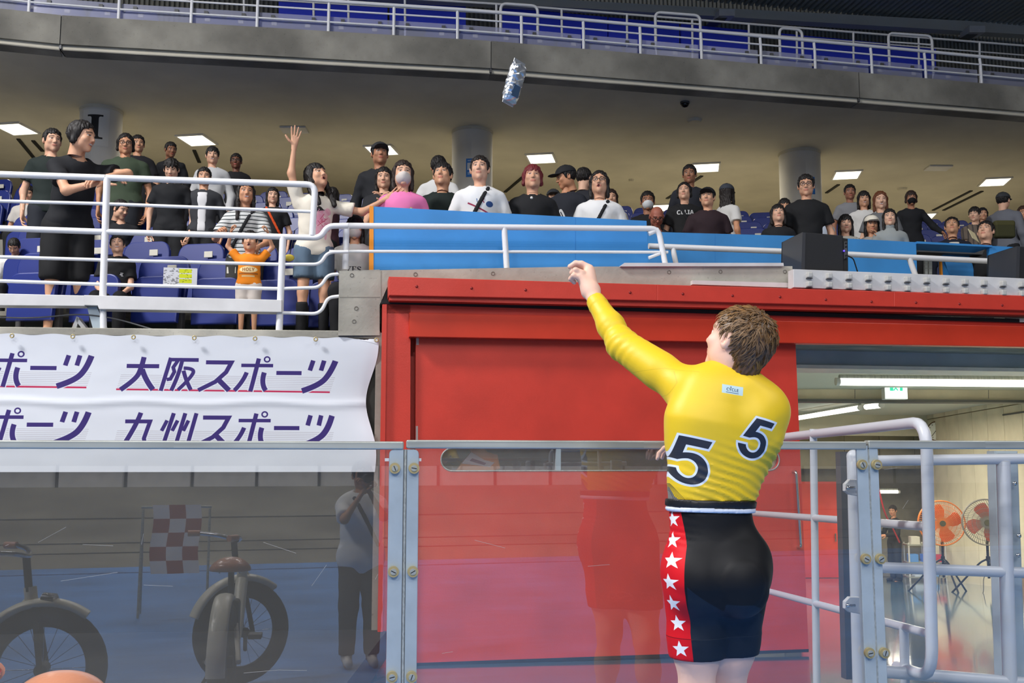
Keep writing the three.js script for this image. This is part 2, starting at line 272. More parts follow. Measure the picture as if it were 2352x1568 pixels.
// ---------------------------------------------------------------- banner
{
  const P = PL.left, zx = (x) => x / 2.6133, zy = (y) => 760 + y / 2.6133;
  const cw = 2048, ch = 746, sx = cw / 2400, ox = 110, oy = 0;
  const purple = '#33206f', crim = '#bf1e50';
  const tex = canvasTexture(cw, ch, (c) => {
    c.scale(sx, sx * 1.0); c.translate(ox, oy); c.fillStyle = '#dde1e8'; c.fillRect(-ox, 0, 2600, 900);
    const glyphs = {
      dai: [[26, [760, 205], [952, 205]], [30, [860, 147], [848, 215], [818, 290], [730, 357]], [32, [852, 225], [872, 290], [922, 355]]],
      han: [[24, [1020, 150], [968, 362]], [22, [1008, 162], [1066, 162], [1036, 212], [1044, 240], [1022, 286], [1000, 290]], [24, [1076, 163], [1186, 163]], [24, [1088, 165], [1072, 260], [1030, 360]], [22, [1098, 216], [1168, 216], [1142, 280], [1070, 356]], [24, [1098, 232], [1112, 290], [1146, 355]]],
      su: [[26, [1230, 177], [1382, 177], [1352, 240], [1290, 302], [1190, 357]], [32, [1306, 286], [1374, 357]]],
      po: [[22, [1442, 195], [1634, 195]], [26, [1547, 150], [1502, 362]], [26, [1476, 240], [1456, 300], [1406, 357]], [30, [1582, 240], [1562, 310], [1594, 356]]],
      cho: [[26, [1655, 242], [1808, 242]]],
      tsu: [[28, [1876, 160], [1858, 225]], [28, [1942, 160], [1926, 225]], [36, [2010, 162], [1986, 240], [1920, 320], [1815, 357]]],
      kyu: [[24, [772, 203], [918, 203], [886, 310], [896, 362], [930, 366]], [28, [862, 148], [834, 240], [760, 366]]],
      shu: [[24, [1056, 150], [996, 366]], [24, [1124, 150], [1070, 366]], [24, [1190, 150], [1140, 366]], [22, [1018, 196], [988, 262]], [22, [1080, 196], [1050, 262]], [22, [1144, 196], [1116, 262]]],
    };
    const path = (st) => { c.beginPath(); const p = st.slice(1); c.moveTo(...p[0]); if (p.length === 2) c.lineTo(...p[1]); else { for (let i = 1; i < p.length - 1; i++) { const last = i === p.length - 2; if (st[0] <= 26 && p.length > 4) c.lineTo(...p[i]); else c.quadraticCurveTo(p[i][0], p[i][1], last ? p[i + 1][0] : (p[i][0] + p[i + 1][0]) / 2, last ? p[i + 1][1] : (p[i][1] + p[i + 1][1]) / 2); } if (st[0] <= 26 && p.length > 4) c.lineTo(...p[p.length - 1]); } };
    const word = (dx, dy, list) => {
      c.save(); c.translate(dx, dy); c.lineJoin = 'miter'; c.lineCap = 'butt';
      c.strokeStyle = '#b9b6bf'; c.lineWidth = 3; for (let i = 0; i < 8; i++) { c.beginPath(); c.moveTo(728 - i * 2.6, 262 + i * 11.5); c.lineTo(2016 - i * 3, 270 + i * 11.5); c.stroke(); }
      c.strokeStyle = crim; c.lineWidth = 11; c.beginPath(); c.moveTo(705, 354); c.lineTo(1990, 364); c.stroke();
      for (const pass of [0, 1]) { for (const k of list) for (const st of glyphs[k]) { path(st); c.strokeStyle = pass ? purple : '#dde1e8'; c.lineWidth = st[0] + (pass ? 0 : 12); c.stroke(); } c.beginPath(); c.arc(1597, 155, 16, 0, 7); c.strokeStyle = pass ? purple : '#dde1e8'; c.lineWidth = pass ? 9 : 20; c.stroke(); }
      c.restore();
    };
    word(0, 0, ['dai', 'han', 'su', 'po', 'cho', 'tsu']); word(-1460, -20, ['dai', 'han', 'su', 'po', 'cho', 'tsu']);
    word(-4, 354, ['kyu', 'shu', 'su', 'po', 'cho', 'tsu']); word(-1458, 338, ['kyu', 'shu', 'su', 'po', 'cho', 'tsu']);
  });
  const NX = 120, NY = 48, pos = [], uv = [], idx = [];
  const tl = toLocal(onPlane(zx(-110), zy(12), P), P), tr = toLocal(onPlane(zx(2250), zy(18), P), P), bl = toLocal(onPlane(zx(-110), zy(846), P), P);
  const Wd = (tr[0] - tl[0]) * 2400 / 2360;
  for (let j = 0; j <= NY; j++) for (let i = 0; i <= NX; i++) {
    const u = i / NX * 2360 / 2400, v = j / NY; let x = tl[0] + u * Wd, y = lerp(bl[1], tl[1] + 0.0, v);
    const edge = Math.pow(i / NX, 14); x += edge * (0.02 - 0.05 * Math.sin(v * 3.1) + 0.03 * Math.sin(v * 9)); if (j === NY) y -= 0.01 + 0.06 * Math.pow(i / NX, 30) + 0.006 * Math.sin(i * 0.5);
    const sag = 0.5 + 0.5 * Math.sin(v * 5.2 + 0.4); let z = 0.03 + 0.018 * sag + 0.012 * fbm(u * 0.9 + 0.05, v * 0.6, 77, 6, 3) + 0.03 * edge * Math.sin(v * 7 + 1);
    z += 0.012 * Math.exp(-Math.pow((v - 0.5 - 0.01 * Math.sin(u * 20)) / 0.02, 2));
    pos.push(x, y, z); uv.push(u, v);
    if (i < NX && j < NY) { const a = j * (NX + 1) + i; idx.push(a, a + 1, a + NX + 1, a + NX + 1, a + 1, a + NX + 2); }
  }
  const g = new THREE.BufferGeometry(); g.setAttribute('position', new THREE.Float32BufferAttribute(pos, 3)); g.setAttribute('uv', new THREE.Float32BufferAttribute(uv, 2)); g.setIndex(idx); g.computeVertexNormals(); g.applyMatrix4(frame(P));
  const b = new THREE.Group(); b.name = 'sponsor_banner'; scene.add(b); tag(b, 'white cloth banner with purple slanted Japanese lettering hung on the stand wall', 'banner');
  part('cloth', g, mat('#ffffff', 0.75, { map: tex }), b);
  for (let i = 0; i < 7; i++) { const p = onPlane(40 + i * 138, 768 + i * 1.6, P); part('eyelet', new THREE.TorusGeometry(0.014, 0.005, 6, 12).translate(p.x, p.y - 0.02, p.z + 0.085), M.brass, b); }
}
// ---------------------------------------------------------------- stand: terraces, soffit, columns
const terraceFrame = new THREE.Matrix4().makeBasis(V(1 / 1.0144, 0, -0.17 / 1.0144), V(0, 1, 0), V(0.17 / 1.0144, 0, 1 / 1.0144));
const terrace = (r0, r1, y0, y1, x0 = -9, x1 = 15) => bx(x1 - x0, y1 - y0, r1 - r0, (x0 + x1) / 2, (y0 + y1) / 2, -(r0 + r1) / 2).applyMatrix4(terraceFrame);
{
  // lower tier: the front walkway stops at the door opening on the tunnel side
  struct('floor', terrace(8.62, R1, ROW0 - 0.2, ROW0, -9, 1.75), M.concreteDark);
  { const s = []; const L = PL.left; s.push([-6.2, L.o.z - 0.0875 * -6.2 - 0.05]); s.push([-0.98, L.o.z - 0.0875 * -0.98 - 0.05]); struct('floor', flat([[-6.2, -8.29 + 0.54 - 0.06], [-0.98, -8.29 + 0.085 - 0.06], [-0.98, -8.9], [-6.2, -8.4]], ROW0 - 0.2, ROW0 - 0.002), M.concreteDark); }
  for (let k = 1; k <= 9; k++) struct('floor', terrace(R1 + TREAD * (k - 1), R1 + TREAD * k, Math.max(2.54, rowY(k) - RISE - 0.1), rowY(k)), M.concreteDark);
  struct('floor', terrace(R1 + TREAD * 9, 23.5, rowY(9) - 0.3, rowY(9)), mat('#bcb6a6', 0.6, { map: scaled(paintMap, 0.4) }));
  struct('wall_concourse', terrace(23.5, 23.8, 2, 9.5, -14, 18), M.soffit);
}
// upper deck front: joints of the concrete fascia read from where it crosses the picture
const FPX = [[-200, 76], [137, 110], [1128, 165], [1975, 232], [2560, 280]], FPT = FPX.map(([x, y]) => onHeight(x, y, SOFFIT));
const fasciaAt = (px, Y, back = 0) => {
  let i = 0; while (i < 3 && px > FPX[i + 1][0]) i++;
  const a = FPT[i], b = FPT[i + 1], [u] = ray(px, 784), dirx = u, dird = CP; // plan direction at mid height
  const ax = a.x, ad = -a.z, ex = b.x - a.x, ed = -b.z + a.z, t = (ax * dird - ad * dirx) / (ed * dirx - ex * dird);
  const n = V(ed, 0, ex).normalize(); const p = V(ax + ex * t, Y, -(ad + ed * t)); const dir = V(-(ed), 0, -ex).normalize(); // away from camera
  p.addScaledVector(dir.z < 0 ? dir : n, back); return p;
};
{
  const s = [[-16, -14.6 + 1.2]].concat(FPT.map((p) => [p.x, p.z - 0.03]));
  struct('ceiling', flat([...FPT.map((p) => [p.x, p.z - 0.05]), [17, -28], [-14, -24]], SOFFIT, SOFFIT + 0.25), M.soffit);
  for (let i = 0; i < 4; i++) {
    const a = FPT[i], b = FPT[i + 1], gap = 0.012, ex = b.clone().sub(a), len = ex.length(); ex.normalize(); const ez = ex.clone().cross(V(0, 1, 0)); // toward the camera
    const F = new THREE.Matrix4().makeBasis(ex, V(0, 1, 0), ez).setPosition(a);
    const g = merge([bx(len - gap, 0.39, 0.3, len / 2, 0.055 + 0.195, -0.15), bx(len - gap, 0.07, 0.24, len / 2, 0.022, -0.17)]); g.applyMatrix4(F);
    const w = struct('wall_upper_deck', g, M.concreteDark); w.name = 'wall_fascia_' + (i + 1);
    part('joint', bx(0.03, 0.44, 0.28, 0, 0.22, -0.16).applyMatrix4(F), M.darkSteel, w);
  }
  struct('floor', flat([...FPT.map((p) => [p.x, p.z - 0.1]), [17, -28], [-14, -24]], SOFFIT + 0.25, SOFFIT + 0.42), M.concreteDark);
}
const TOP = SOFFIT + 0.445;
// columns
[[215, 238, 'white round column with a black letter I sign behind the seats'], [1083, 288, 'white round column behind the man in the white crossbody shirt'], [1849, 338, 'white round column with a blue poster behind the man in glasses']].forEach(([x, y, label], i) => {
  const p = onHeight(x, y, SOFFIT), R = 49 / FOCAL * -p.z, base = rowY(rowOf(rOf(p.x, -p.z))) - 0.2;
  const c = struct('column', cyl(R, R, SOFFIT - base, 32, p.x, (SOFFIT + base) / 2, p.z - R), M.column, scene, label);
  part('cap_ring', cyl(R * 1.03, R * 1.03, 0.05, 32, p.x, SOFFIT - 0.025, p.z - R), M.soffit, c);
  const F = V(-p.x, 0, -p.z).normalize();
  const patch = (w, h, Y, off, m, name, a0) => { const g = new THREE.CylinderGeometry(R + off, R + off, h, 16, 1, true, Math.atan2(F.x, F.z) + a0 - w / R / 2, w / R); g.translate(p.x, Y, p.z - R); return part(name, g, m, c); };
  if (i === 0) {
    const t = canvasTexture(256, 448, (q) => { q.fillStyle = '#e3e1da'; q.fillRect(0, 0, 256, 448); q.fillStyle = '#14151a'; q.font = 'bold 420px serif'; q.textAlign = 'center'; q.fillText('I', 128, 366); });
    patch(0.4, 0.56, onDepth(198, 292, -p.z).y, 0.006, mat('#ffffff', 0.6, { map: t }), 'letter_sign', -0.28);
  } else {
    const t = canvasTexture(128, 256, (q) => { q.fillStyle = '#2e78c8'; q.fillRect(0, 0, 128, 256); q.fillStyle = '#d9dfe6'; q.fillRect(16, 60, 96, 100); q.fillStyle = '#3a3d44'; q.beginPath(); q.arc(84, 122, 30, 0, 7); q.fill(); q.fillStyle = '#bcd4ee'; q.fillRect(20, 24, 88, 12); q.fillRect(20, 190, 88, 10); q.fillRect(20, 210, 60, 10); });
    patch(0.16, 0.3, onDepth(x + (i === 1 ? 0 : 26), i === 1 ? 385 : 425, -p.z).y, 0.006, mat('#ffffff', 0.6, { map: t }), 'poster', i === 1 ? -0.05 : 0.5);
  }
});
// recessed ceiling lights
[[37, 294], [452, 320], [877, 343], [1243, 362], [1622, 383], [1945, 400], [2285, 416], [1525, 475], [2120, 495]].forEach(([x, y], i) => {
  const p = onHeight(x, y, SOFFIT), label = ['square ceiling light nearest the letter I column', 'square ceiling light above the man in the white long sleeve shirt', 'square ceiling light behind the man in the black jacket and cap', 'square ceiling light above the red-haired spectator', 'square ceiling light beside the tall man in the dark jacket', 'square ceiling light above the man in the grey polo shirt', 'square ceiling light above the man in the grey jacket with a shoulder bag', 'low ceiling light behind the spectator in the white mask', 'low ceiling light beside the leaning man in the black mask'][i];
  const g = thing('ceiling_light', label, 'light', 'recessed lights in the soffit'); g.position.copy(p); g.rotation.y = Math.atan(-0.17) * -1;
  g.rotation.y = -Math.atan(0.17);
  part('frame', merge([bx(0.5, 0.03, 0.03, 0, -0.012, 0.27), bx(0.5, 0.03, 0.03, 0, -0.012, -0.27), bx(0.03, 0.03, 0.5, 0.235, -0.012, 0), bx(0.03, 0.03, 0.5, -0.235, -0.012, 0)]), M.white, g);
  part('diffuser', bx(0.44, 0.02, 0.5, 0, -0.012, 0), mat('#fffdf2', 0.5, { emissive: new THREE.Color('#fff7dc'), emissiveIntensity: 3.2 }), g);
  const L = new THREE.RectAreaLight(new THREE.Color('#fff5e0'), 44, 0.44, 0.5); L.position.set(0, -0.03, 0); L.rotation.x = -Math.PI / 2; L.castShadow = true; g.add(L);
});
// air slots, detectors, dome camera on the soffit
[[[42, 318], [80, 364]], [[76, 322], [98, 346]], [[446, 344], [458, 372]], [[1160, 440], [1212, 396]], [[1532, 455], [1612, 403]], [[1898, 442], [1926, 423]], [[2143, 482], [2231, 437]], [[2167, 482], [2256, 438]]].forEach(([a, b]) => {
  const p = onHeight(...a, SOFFIT), q = onHeight(...b, SOFFIT), m = p.clone().add(q).multiplyScalar(0.5), len = p.distanceTo(q);
  const g = bx(0.06, 0.02, len, 0, 0, 0); g.rotateY(Math.atan2(q.x - p.x, q.z - p.z)); g.translate(m.x, SOFFIT - 0.008, m.z);
  const s = part(numbered('trim_air_slot'), g, M.black, scene); s.userData.kind = 'structure';
});
{
  const p = onHeight(1573, 234, SOFFIT), g = thing('dome_camera', 'small black dome security camera under the upper deck', 'camera'); g.position.copy(p);
  part('base', cyl(0.07, 0.07, 0.03, 20, 0, -0.015, 0), M.darkSteel, g); part('dome', new THREE.SphereGeometry(0.06, 20, 10, 0, 7, Math.PI / 2, Math.PI / 2).translate(0, -0.03, 0), mat('#07070a', 0.1), g);
  [[1595, 275, 0.12], [2072, 432, 0.1], [1450, 412, 0.05]].forEach(([x, y, r], i) => { const q = onHeight(x, y, SOFFIT); const d = solo('smoke_detector', cyl(r, r * 0.8, 0.04, 20, 0, -0.02, 0), M.soffit, ['round beige ceiling disc below the dome security camera', 'round beige ceiling disc above the leaning man in the black mask', 'small ceiling disc beside the red-haired spectator'][i], 'detector', 'discs on the soffit'); d.position.copy(q); });
  [[676, 296], [2155, 384]].forEach(([x, y], i) => { const q = onHeight(x, y, SOFFIT); const d = solo('ceiling_vent', bx(0.42, 0.03, 0.3, 0, -0.015, 0, 0.008), M.white, ['pale square vent above the raised hand of the girl', 'pale square vent above the seats at the far end'][i], 'vent', 'vents on the soffit'); d.position.copy(q); });
}
// ---------------------------------------------------------------- upper deck: rail, clear panels, seats, walls
{
  const rail = thing('deck_railing', 'white tube railing with clear panels along the upper deck edge', 'railing');
  const xs = [-140, 18, 232, 407, 566, 738, 895, 1048, 1203, 1352, 1488, 1634, 1776, 1905, 2040, 2168, 2300, 2440];
  const H = 0.48, back = 0.12;
  for (const [h, r] of [[H, 0.026], [0.35, 0.014], [0.18, 0.014]]) part(h === H ? 'top_rail' : 'rail', tube(xs.map((x) => fasciaAt(x, TOP + h, back)), r, 0.03, 8), M.whiteTube, rail);
  xs.forEach((x) => part('post', tube([fasciaAt(x, TOP, back), fasciaAt(x, TOP + H * 0.7, back), fasciaAt(x, TOP + H, back + 0.02)], 0.022, 0.05, 8), M.whiteTube, rail));
  for (let i = 0; i < xs.length - 1; i++) {
    const a = fasciaAt(xs[i] + 4, TOP + 0.02, back + 0.05), b = fasciaAt(xs[i + 1] - 4, TOP + 0.02, back + 0.05), ex = b.clone().sub(a), len = ex.length(); ex.normalize();
    const F = new THREE.Matrix4().makeBasis(ex, V(0, 1, 0), ex.clone().cross(V(0, 1, 0))).setPosition(a);
    part('clear_panel', bx(len, 0.26, 0.006, len / 2, 0.13, 0).applyMatrix4(F), M.haze, rail);
    for (const t of [0.2, 0.8]) part('panel_clip', bx(0.05, 0.05, 0.03, len * t, 0.2, 0.01).applyMatrix4(F), M.darkSteel, rail);
  }
  const rail2 = thing('aisle_railing', 'white tube railing along the gangway behind the upper deck front seats', 'railing');
  const P2 = plane(16.4, 0.2), yA = (x) => (x > 1100 ? 6 + (x - 1100) * 0.079 : 6 - (1100 - x) * 0.058), xs2 = [560, 720, 800, 930, 1140, 1290, 1440, 1590, 1720, 1830, 1960, 2110, 2250, 2400];
  for (const [dy, r] of [[0, 0.02], [22, 0.014]]) part('rail', tubePx(P2, xs2.map((x) => [x, yA(x) + dy]), r, 0.03, 8), M.whiteTube, rail2);
  xs2.forEach((x) => part('post', tubePx(P2, [[x, yA(x)], [x + 1, yA(x) + 95]], 0.02, 0.02, 8), M.whiteTube, rail2));
  [[1505, 1608, 28, 36], [2040, 2140, 76, 83], [1790, 1842, 64, 69], [1150, 1235, 8, 14]].forEach(([a, b, y0, y1], i) => {
    const st = thing('stair_handrail', ['white hoop handrail on the upper deck nearest the thrown foil package', 'white hoop handrail at the far end of the upper deck', 'white hoop handrail between the two taller upper deck hoops', 'low white hoop handrail on the upper deck directly above the foil package'][i], 'handrail', 'hoop handrails on the upper deck'), P3 = plane(15.4, 0.2);
    const hA = onPlane(a, y0, P3), hB = onPlane(b, y1, P3); part('hoop', tube([V(hA.x, TOP - 0.03, hA.z), hA, hB, V(hB.x, TOP - 0.03, hB.z)], 0.024, 0.1, 8), M.whiteTube, st);
    part('bar', tubePx(P3, [[a, y0 + 20], [b, y1 + 20]], 0.016, 0.02, 8), M.whiteTube, st);
  });
  // seats of the upper deck
  const seat = (() => { const s = new THREE.Shape(); s.moveTo(-0.22, 0); s.lineTo(0.22, 0); s.lineTo(0.23, 0.3); s.quadraticCurveTo(0.22, 0.42, 0.15, 0.43); s.lineTo(-0.15, 0.43); s.quadraticCurveTo(-0.22, 0.42, -0.23, 0.3); const g = new THREE.ExtrudeGeometry(s, { depth: 0.03, bevelEnabled: true, bevelSize: 0.012, bevelThickness: 0.012, bevelSegments: 2 }); return g; })();
  let n = 0;
  for (let x = 10; x < 2360; x += 84) {
    if ((x > 880 && x < 960) || (x > 270 && x < 400) || (x > 1440 && x < 1490) || (x > 1960 && x < 2010)) continue;
    const p = fasciaAt(x, TOP + 0.0, 0.75), q = fasciaAt(x + 20, TOP, 0.75);
    const s = thing('upper_seat', ordinal(++n) + ' blue upper deck seat along from the letter I column end', 'seat', 'blue seats of the upper deck'); s.position.copy(p); s.rotation.y = Math.atan2(-(q.z - p.z), q.x - p.x);
    part('backrest', seat, M.seatBlue, s); part('seat_pan', bx(0.42, 0.05, 0.36, 0, 0.06, 0.2, 0.02), M.seatBlue, s); part('number_plate', bx(0.07, 0.05, 0.01, 0, 0.36, 0.048), M.seatTag, s);
  }
  // back of the upper deck: blue boards, ribbed metal wall, eaves and roof
  const blue = mat('#3a50ff', 0.55), PB = plane(18.2, 0.2), PW = plane(18.9, 0.2), topB = (x) => (x > 1150 ? 16 + (x - 1150) * 0.094 : 16 - (1150 - x) * 0.066), lowB = (x) => topB(x) + 62;
  [[640, 890], [895, 1070], [1150, 1395], [1398, 1560], [1565, 1720], [1795, 1960], [1962, 2150]].forEach(([a, b], i) => solo('advert_board', slab([[a, topB(a)], [b, topB(b)], [b, lowB(b)], [a, lowB(a)]], PB, 0.08), blue, ['plain blue upper deck board, first along from the letter I column', 'plain blue upper deck board, second along from the letter I column', 'long plain blue upper deck board above the flying foil package', 'plain blue upper deck board, fourth along from the letter I column', 'plain blue upper deck board, fifth along from the letter I column', 'plain blue upper deck board beside the last hoop handrail', 'last plain blue upper deck board, farthest from the letter I column'][i], 'board', 'blue boards on the upper deck'));
  const eT = (x) => (x > 1150 ? -8 + (x - 1150) * 0.052 : -8 - (1150 - x) * 0.05), eB = (x) => (x > 1150 ? 8 + (x - 1150) * 0.059 : 8 - (1150 - x) * 0.05);
  const W = struct('wall_upper', slab([[-60, -160], [2460, -160], [2460, 240], [-60, 100]], PW, 0.06), mat('#8c8c84', 0.7)), ribs = []; { const L0 = toLocal(onPlane(-60, 60, PW), PW)[0], L1 = toLocal(onPlane(2460, 60, PW), PW)[0], yb = onPlane(0, 100, PW).y - 0.6; for (let a = L0; a < L1; a += 0.085) ribs.push(bx(0.04, 3.6, 0.05, a, yb + 1.8, 0.025)); const rb = part('ribs', merge(ribs).applyMatrix4(frame(PW)), mat('#a8a79c', 0.7), W); rb.userData.kind = 'stuff'; }
  struct('beam_eave', slab([[600, eT(600)], [1150, eT(1150)], [2460, eT(2460)], [2460, eB(2460)], [1150, eB(1150)], [600, eB(600)]], plane(17.9, 0.2), 0.2), mat('#c4c4bc', 0.8));
  [[1670, 30], [2245, 68]].forEach(([x, y], i) => { const p = thing('wall_fixture', ['white box fixture on the eave beam, nearer the foil package', 'white box fixture on the eave beam at the far end'][i], 'fixture', 'box fixtures on the eave beam'), q = plane(17.7, 0.2); part('box', slab(rect(x - 18, y - 9, x + 18, y + 6), q, 0.3), M.white, p); part('bracket', slab([[x - 14, y + 6], [x + 10, y + 6], [x - 18, y + 22], [x - 40, y + 20]], plane(17.8, 0.2), 0.2), M.darkSteel, p); });
  const yR = onPlane(2300, eT(2300), plane(17.9, 0.2)).y; const PR = plane(17.9, 0.2), rr_ = []; for (let a = 0; a < 14; a += 0.12) rr_.push(bx(0.06, 0.06, 6, a, yR + 0.0, 2.8)); const rf = struct('ceiling_upper', bx(24, 0.1, 6, 4, yR + 0.08, 2.8).applyMatrix4(frame(PR)), mat('#8f908a', 0.8)); const rb2 = part('ribs', merge(rr_).applyMatrix4(frame(PR)), mat('#a3a49c', 0.8), rf); rb2.userData.kind = 'stuff';
}
// ---------------------------------------------------------------- lower tier seats
{
  const s = new THREE.Shape(); s.moveTo(-0.21, 0); s.lineTo(0.21, 0); s.lineTo(0.225, 0.28); s.quadraticCurveTo(0.225, 0.4, 0.14, 0.41); s.lineTo(-0.14, 0.41); s.quadraticCurveTo(-0.225, 0.4, -0.225, 0.28);
  const backG = new THREE.ExtrudeGeometry(s, { depth: 0.025, bevelEnabled: true, bevelSize: 0.012, bevelThickness: 0.012, bevelSegments: 2 }).rotateX(-0.12).translate(0, 0.38, -0.02);
  const s2 = new THREE.Shape(); s2.moveTo(-0.2, 0); s2.lineTo(0.2, 0); s2.lineTo(0.21, 0.3); s2.quadraticCurveTo(0.21, 0.38, 0.13, 0.39); s2.lineTo(-0.13, 0.39); s2.quadraticCurveTo(-0.21, 0.38, -0.21, 0.3);
  const panG = new THREE.ExtrudeGeometry(s2, { depth: 0.03, bevelEnabled: true, bevelSize: 0.012, bevelThickness: 0.012, bevelSegments: 2 }).rotateX(-0.08).translate(0, 0.2, 0.09);
  const legG = merge([bx(0.05, 0.4, 0.05, -0.18, 0.2, -0.02), bx(0.05, 0.4, 0.05, 0.18, 0.2, -0.02), bx(0.42, 0.04, 0.05, 0, 0.36, -0.02)]);
  const plateG = bx(0.085, 0.06, 0.012, 0.1, 0.68, 0.0, 0.004).translate(0, 0, 0.008);
  const proto = new THREE.Group(); part('backrest', backG, M.seatBlue, proto); part('seat_pan', panG, M.seatBlue, proto); part('leg_frame', legG, M.darkSteel, proto); part('number_plate', plateG, M.seatTag, proto);
  proto.children[3].position.z = 0.012;
  const inFront = (px) => (px < 850 ? 760 : px < 1490 ? lerp(475, 507, (px - 855) / 630) : lerp(533, 572, (px - 1490) / 862));
  const rowWord = ['front', 'second', 'third', 'fourth', 'fifth', 'sixth', 'seventh', 'eighth', 'ninth', 'tenth'];
  const project = (p) => { const y = p.y - EYE, d = -p.z, z = d * CP + y * SP; return [1176 + p.x / z * FOCAL, 784 - (y * CP - d * SP) / z * FOCAL]; };
  globalThis.projectPx = project;
  for (let k = 0; k <= 8; k++) {
    let nth = 0; const r = k === 0 ? 9.35 : R1 + TREAD * k - 0.16;
    for (let a = -7; a < 12; a += 0.5) {
      const off = (k % 2) * 0.2, p = V(a + off, rowY(k), -r).applyMatrix4(terraceFrame), [x, y] = project(V(p.x, p.y + 0.8, p.z));
      if (x < -20 || x > 2380 || y > inFront(x) - 4) continue;
      if (k === 0 && x > 780) continue;
      const c = proto.clone(); c.name = numbered('stadium_seat'); scene.add(c); c.position.copy(p); c.rotation.y = -Math.atan(0.17);
      tag(c, ordinal(++nth) + ' folded blue seat of the ' + rowWord[k] + ' row, counted from the letter I column end', 'seat', 'folded blue seats of the ' + rowWord[k] + ' row');
    }
  }
}
// ---------------------------------------------------------------- railings of the lower tier
{
  const P = PL.left, g = thing('stand_railing', 'white tube railing along the front of the stand above the banner', 'railing');
  const T = (name, pts, r, pl = P) => part(name, tubePx(pl, pts, r, 0.07), M.whiteTube, g);
  T('top_rail', [[-60, 398], [242, 408]], 0.026); T('top_rail', [[244, 408], [724, 424], [717, 541]], 0.026);
  T('rail', [[-60, 460], [240, 468], [718, 486]], 0.014); T('rail', [[-60, 522], [236, 532], [736, 546], [752, 519], [800, 518]], 0.024);
  T('rail', [[-60, 588], [240, 597], [640, 607], [736, 607], [752, 579], [800, 578]], 0.014); T('rail', [[-60, 643], [240, 653], [640, 663], [736, 660], [753, 631], [780, 629]], 0.014);
  T('rail', [[648, 718], [736, 721], [753, 683], [780, 680]], 0.014);
  T('post', [[246, 408], [236, 690]], 0.028); T('post', [[650, 544], [641, 764]], 0.028); T('post', [[236, 684], [238, 764]], 0.026);
  part('toe_board', slab([[-60, 676], [198, 682], [198, 704], [-60, 702]], P, 0.12, { proud: 0.05, bevel: 0.004 }), M.white, g);
  part('toe_board', slab([[199, 681], [648, 692], [648, 718], [233, 711], [230, 703], [199, 702]], P, 0.12, { proud: 0.05, bevel: 0.004 }), M.white, g);
  part('brace', slab([[200, 706], [222, 704], [245, 756], [214, 757]], P, 0.05, { proud: 0.0 }), M.steelPlate, g);
  part('cable', tubePx(P, [[-20, 728], [80, 731], [180, 720], [262, 730], [350, 756]], 0.006, 0.3), M.darkSteel, g);
  const A = thing('wedge_stand', 'small white folded wedge on the ledge at the feet of the leaning man', 'wedge'); part('plate', slab([[157, 758], [171, 724], [177, 728], [168, 758]], P, 0.1, { proud: -0.05 }), M.white, A); part('plate', slab([[171, 724], [198, 757], [186, 757], [170, 735]], P, 0.1, { proud: -0.05 }), M.white, A);

  const h = thing('barrier_railing', 'white tube railing in front of the tall blue board', 'railing'), R = PL.rail;
  const U = (name, pts, r, pl = R) => part(name, tubePx(pl, pts, r, 0.07), M.whiteTube, h);
  U('top_rail', [[786, 518], [1512, 525], [1528, 606]], 0.025); U('rail', [[756, 577], [1534, 579]], 0.013); U('post', [[796, 519], [793, 619]], 0.025); U('post', [[1158, 522], [1164, 616]], 0.025);
  U('return_rail', [[1490, 537], [1512, 527]], 0.02); U('return_rail', [[1490, 592], [1516, 582]], 0.014);
  const k = thing('barrier_railing', 'white tube railing behind the black loudspeakers', 'railing'), B = PL.railB;
  const W = (name, pts, r) => part(name, tubePx(B, pts, r, 0.07), M.whiteTube, k);
  W('top_rail', [[1490, 565], [1850, 579], [2345, 603]], 0.027); W('post', [[1545, 568], [1554, 612]], 0.024); W('post', [[1830, 580], [1840, 628]], 0.026); W('post', [[2088, 592], [2104, 636]], 0.026);
}
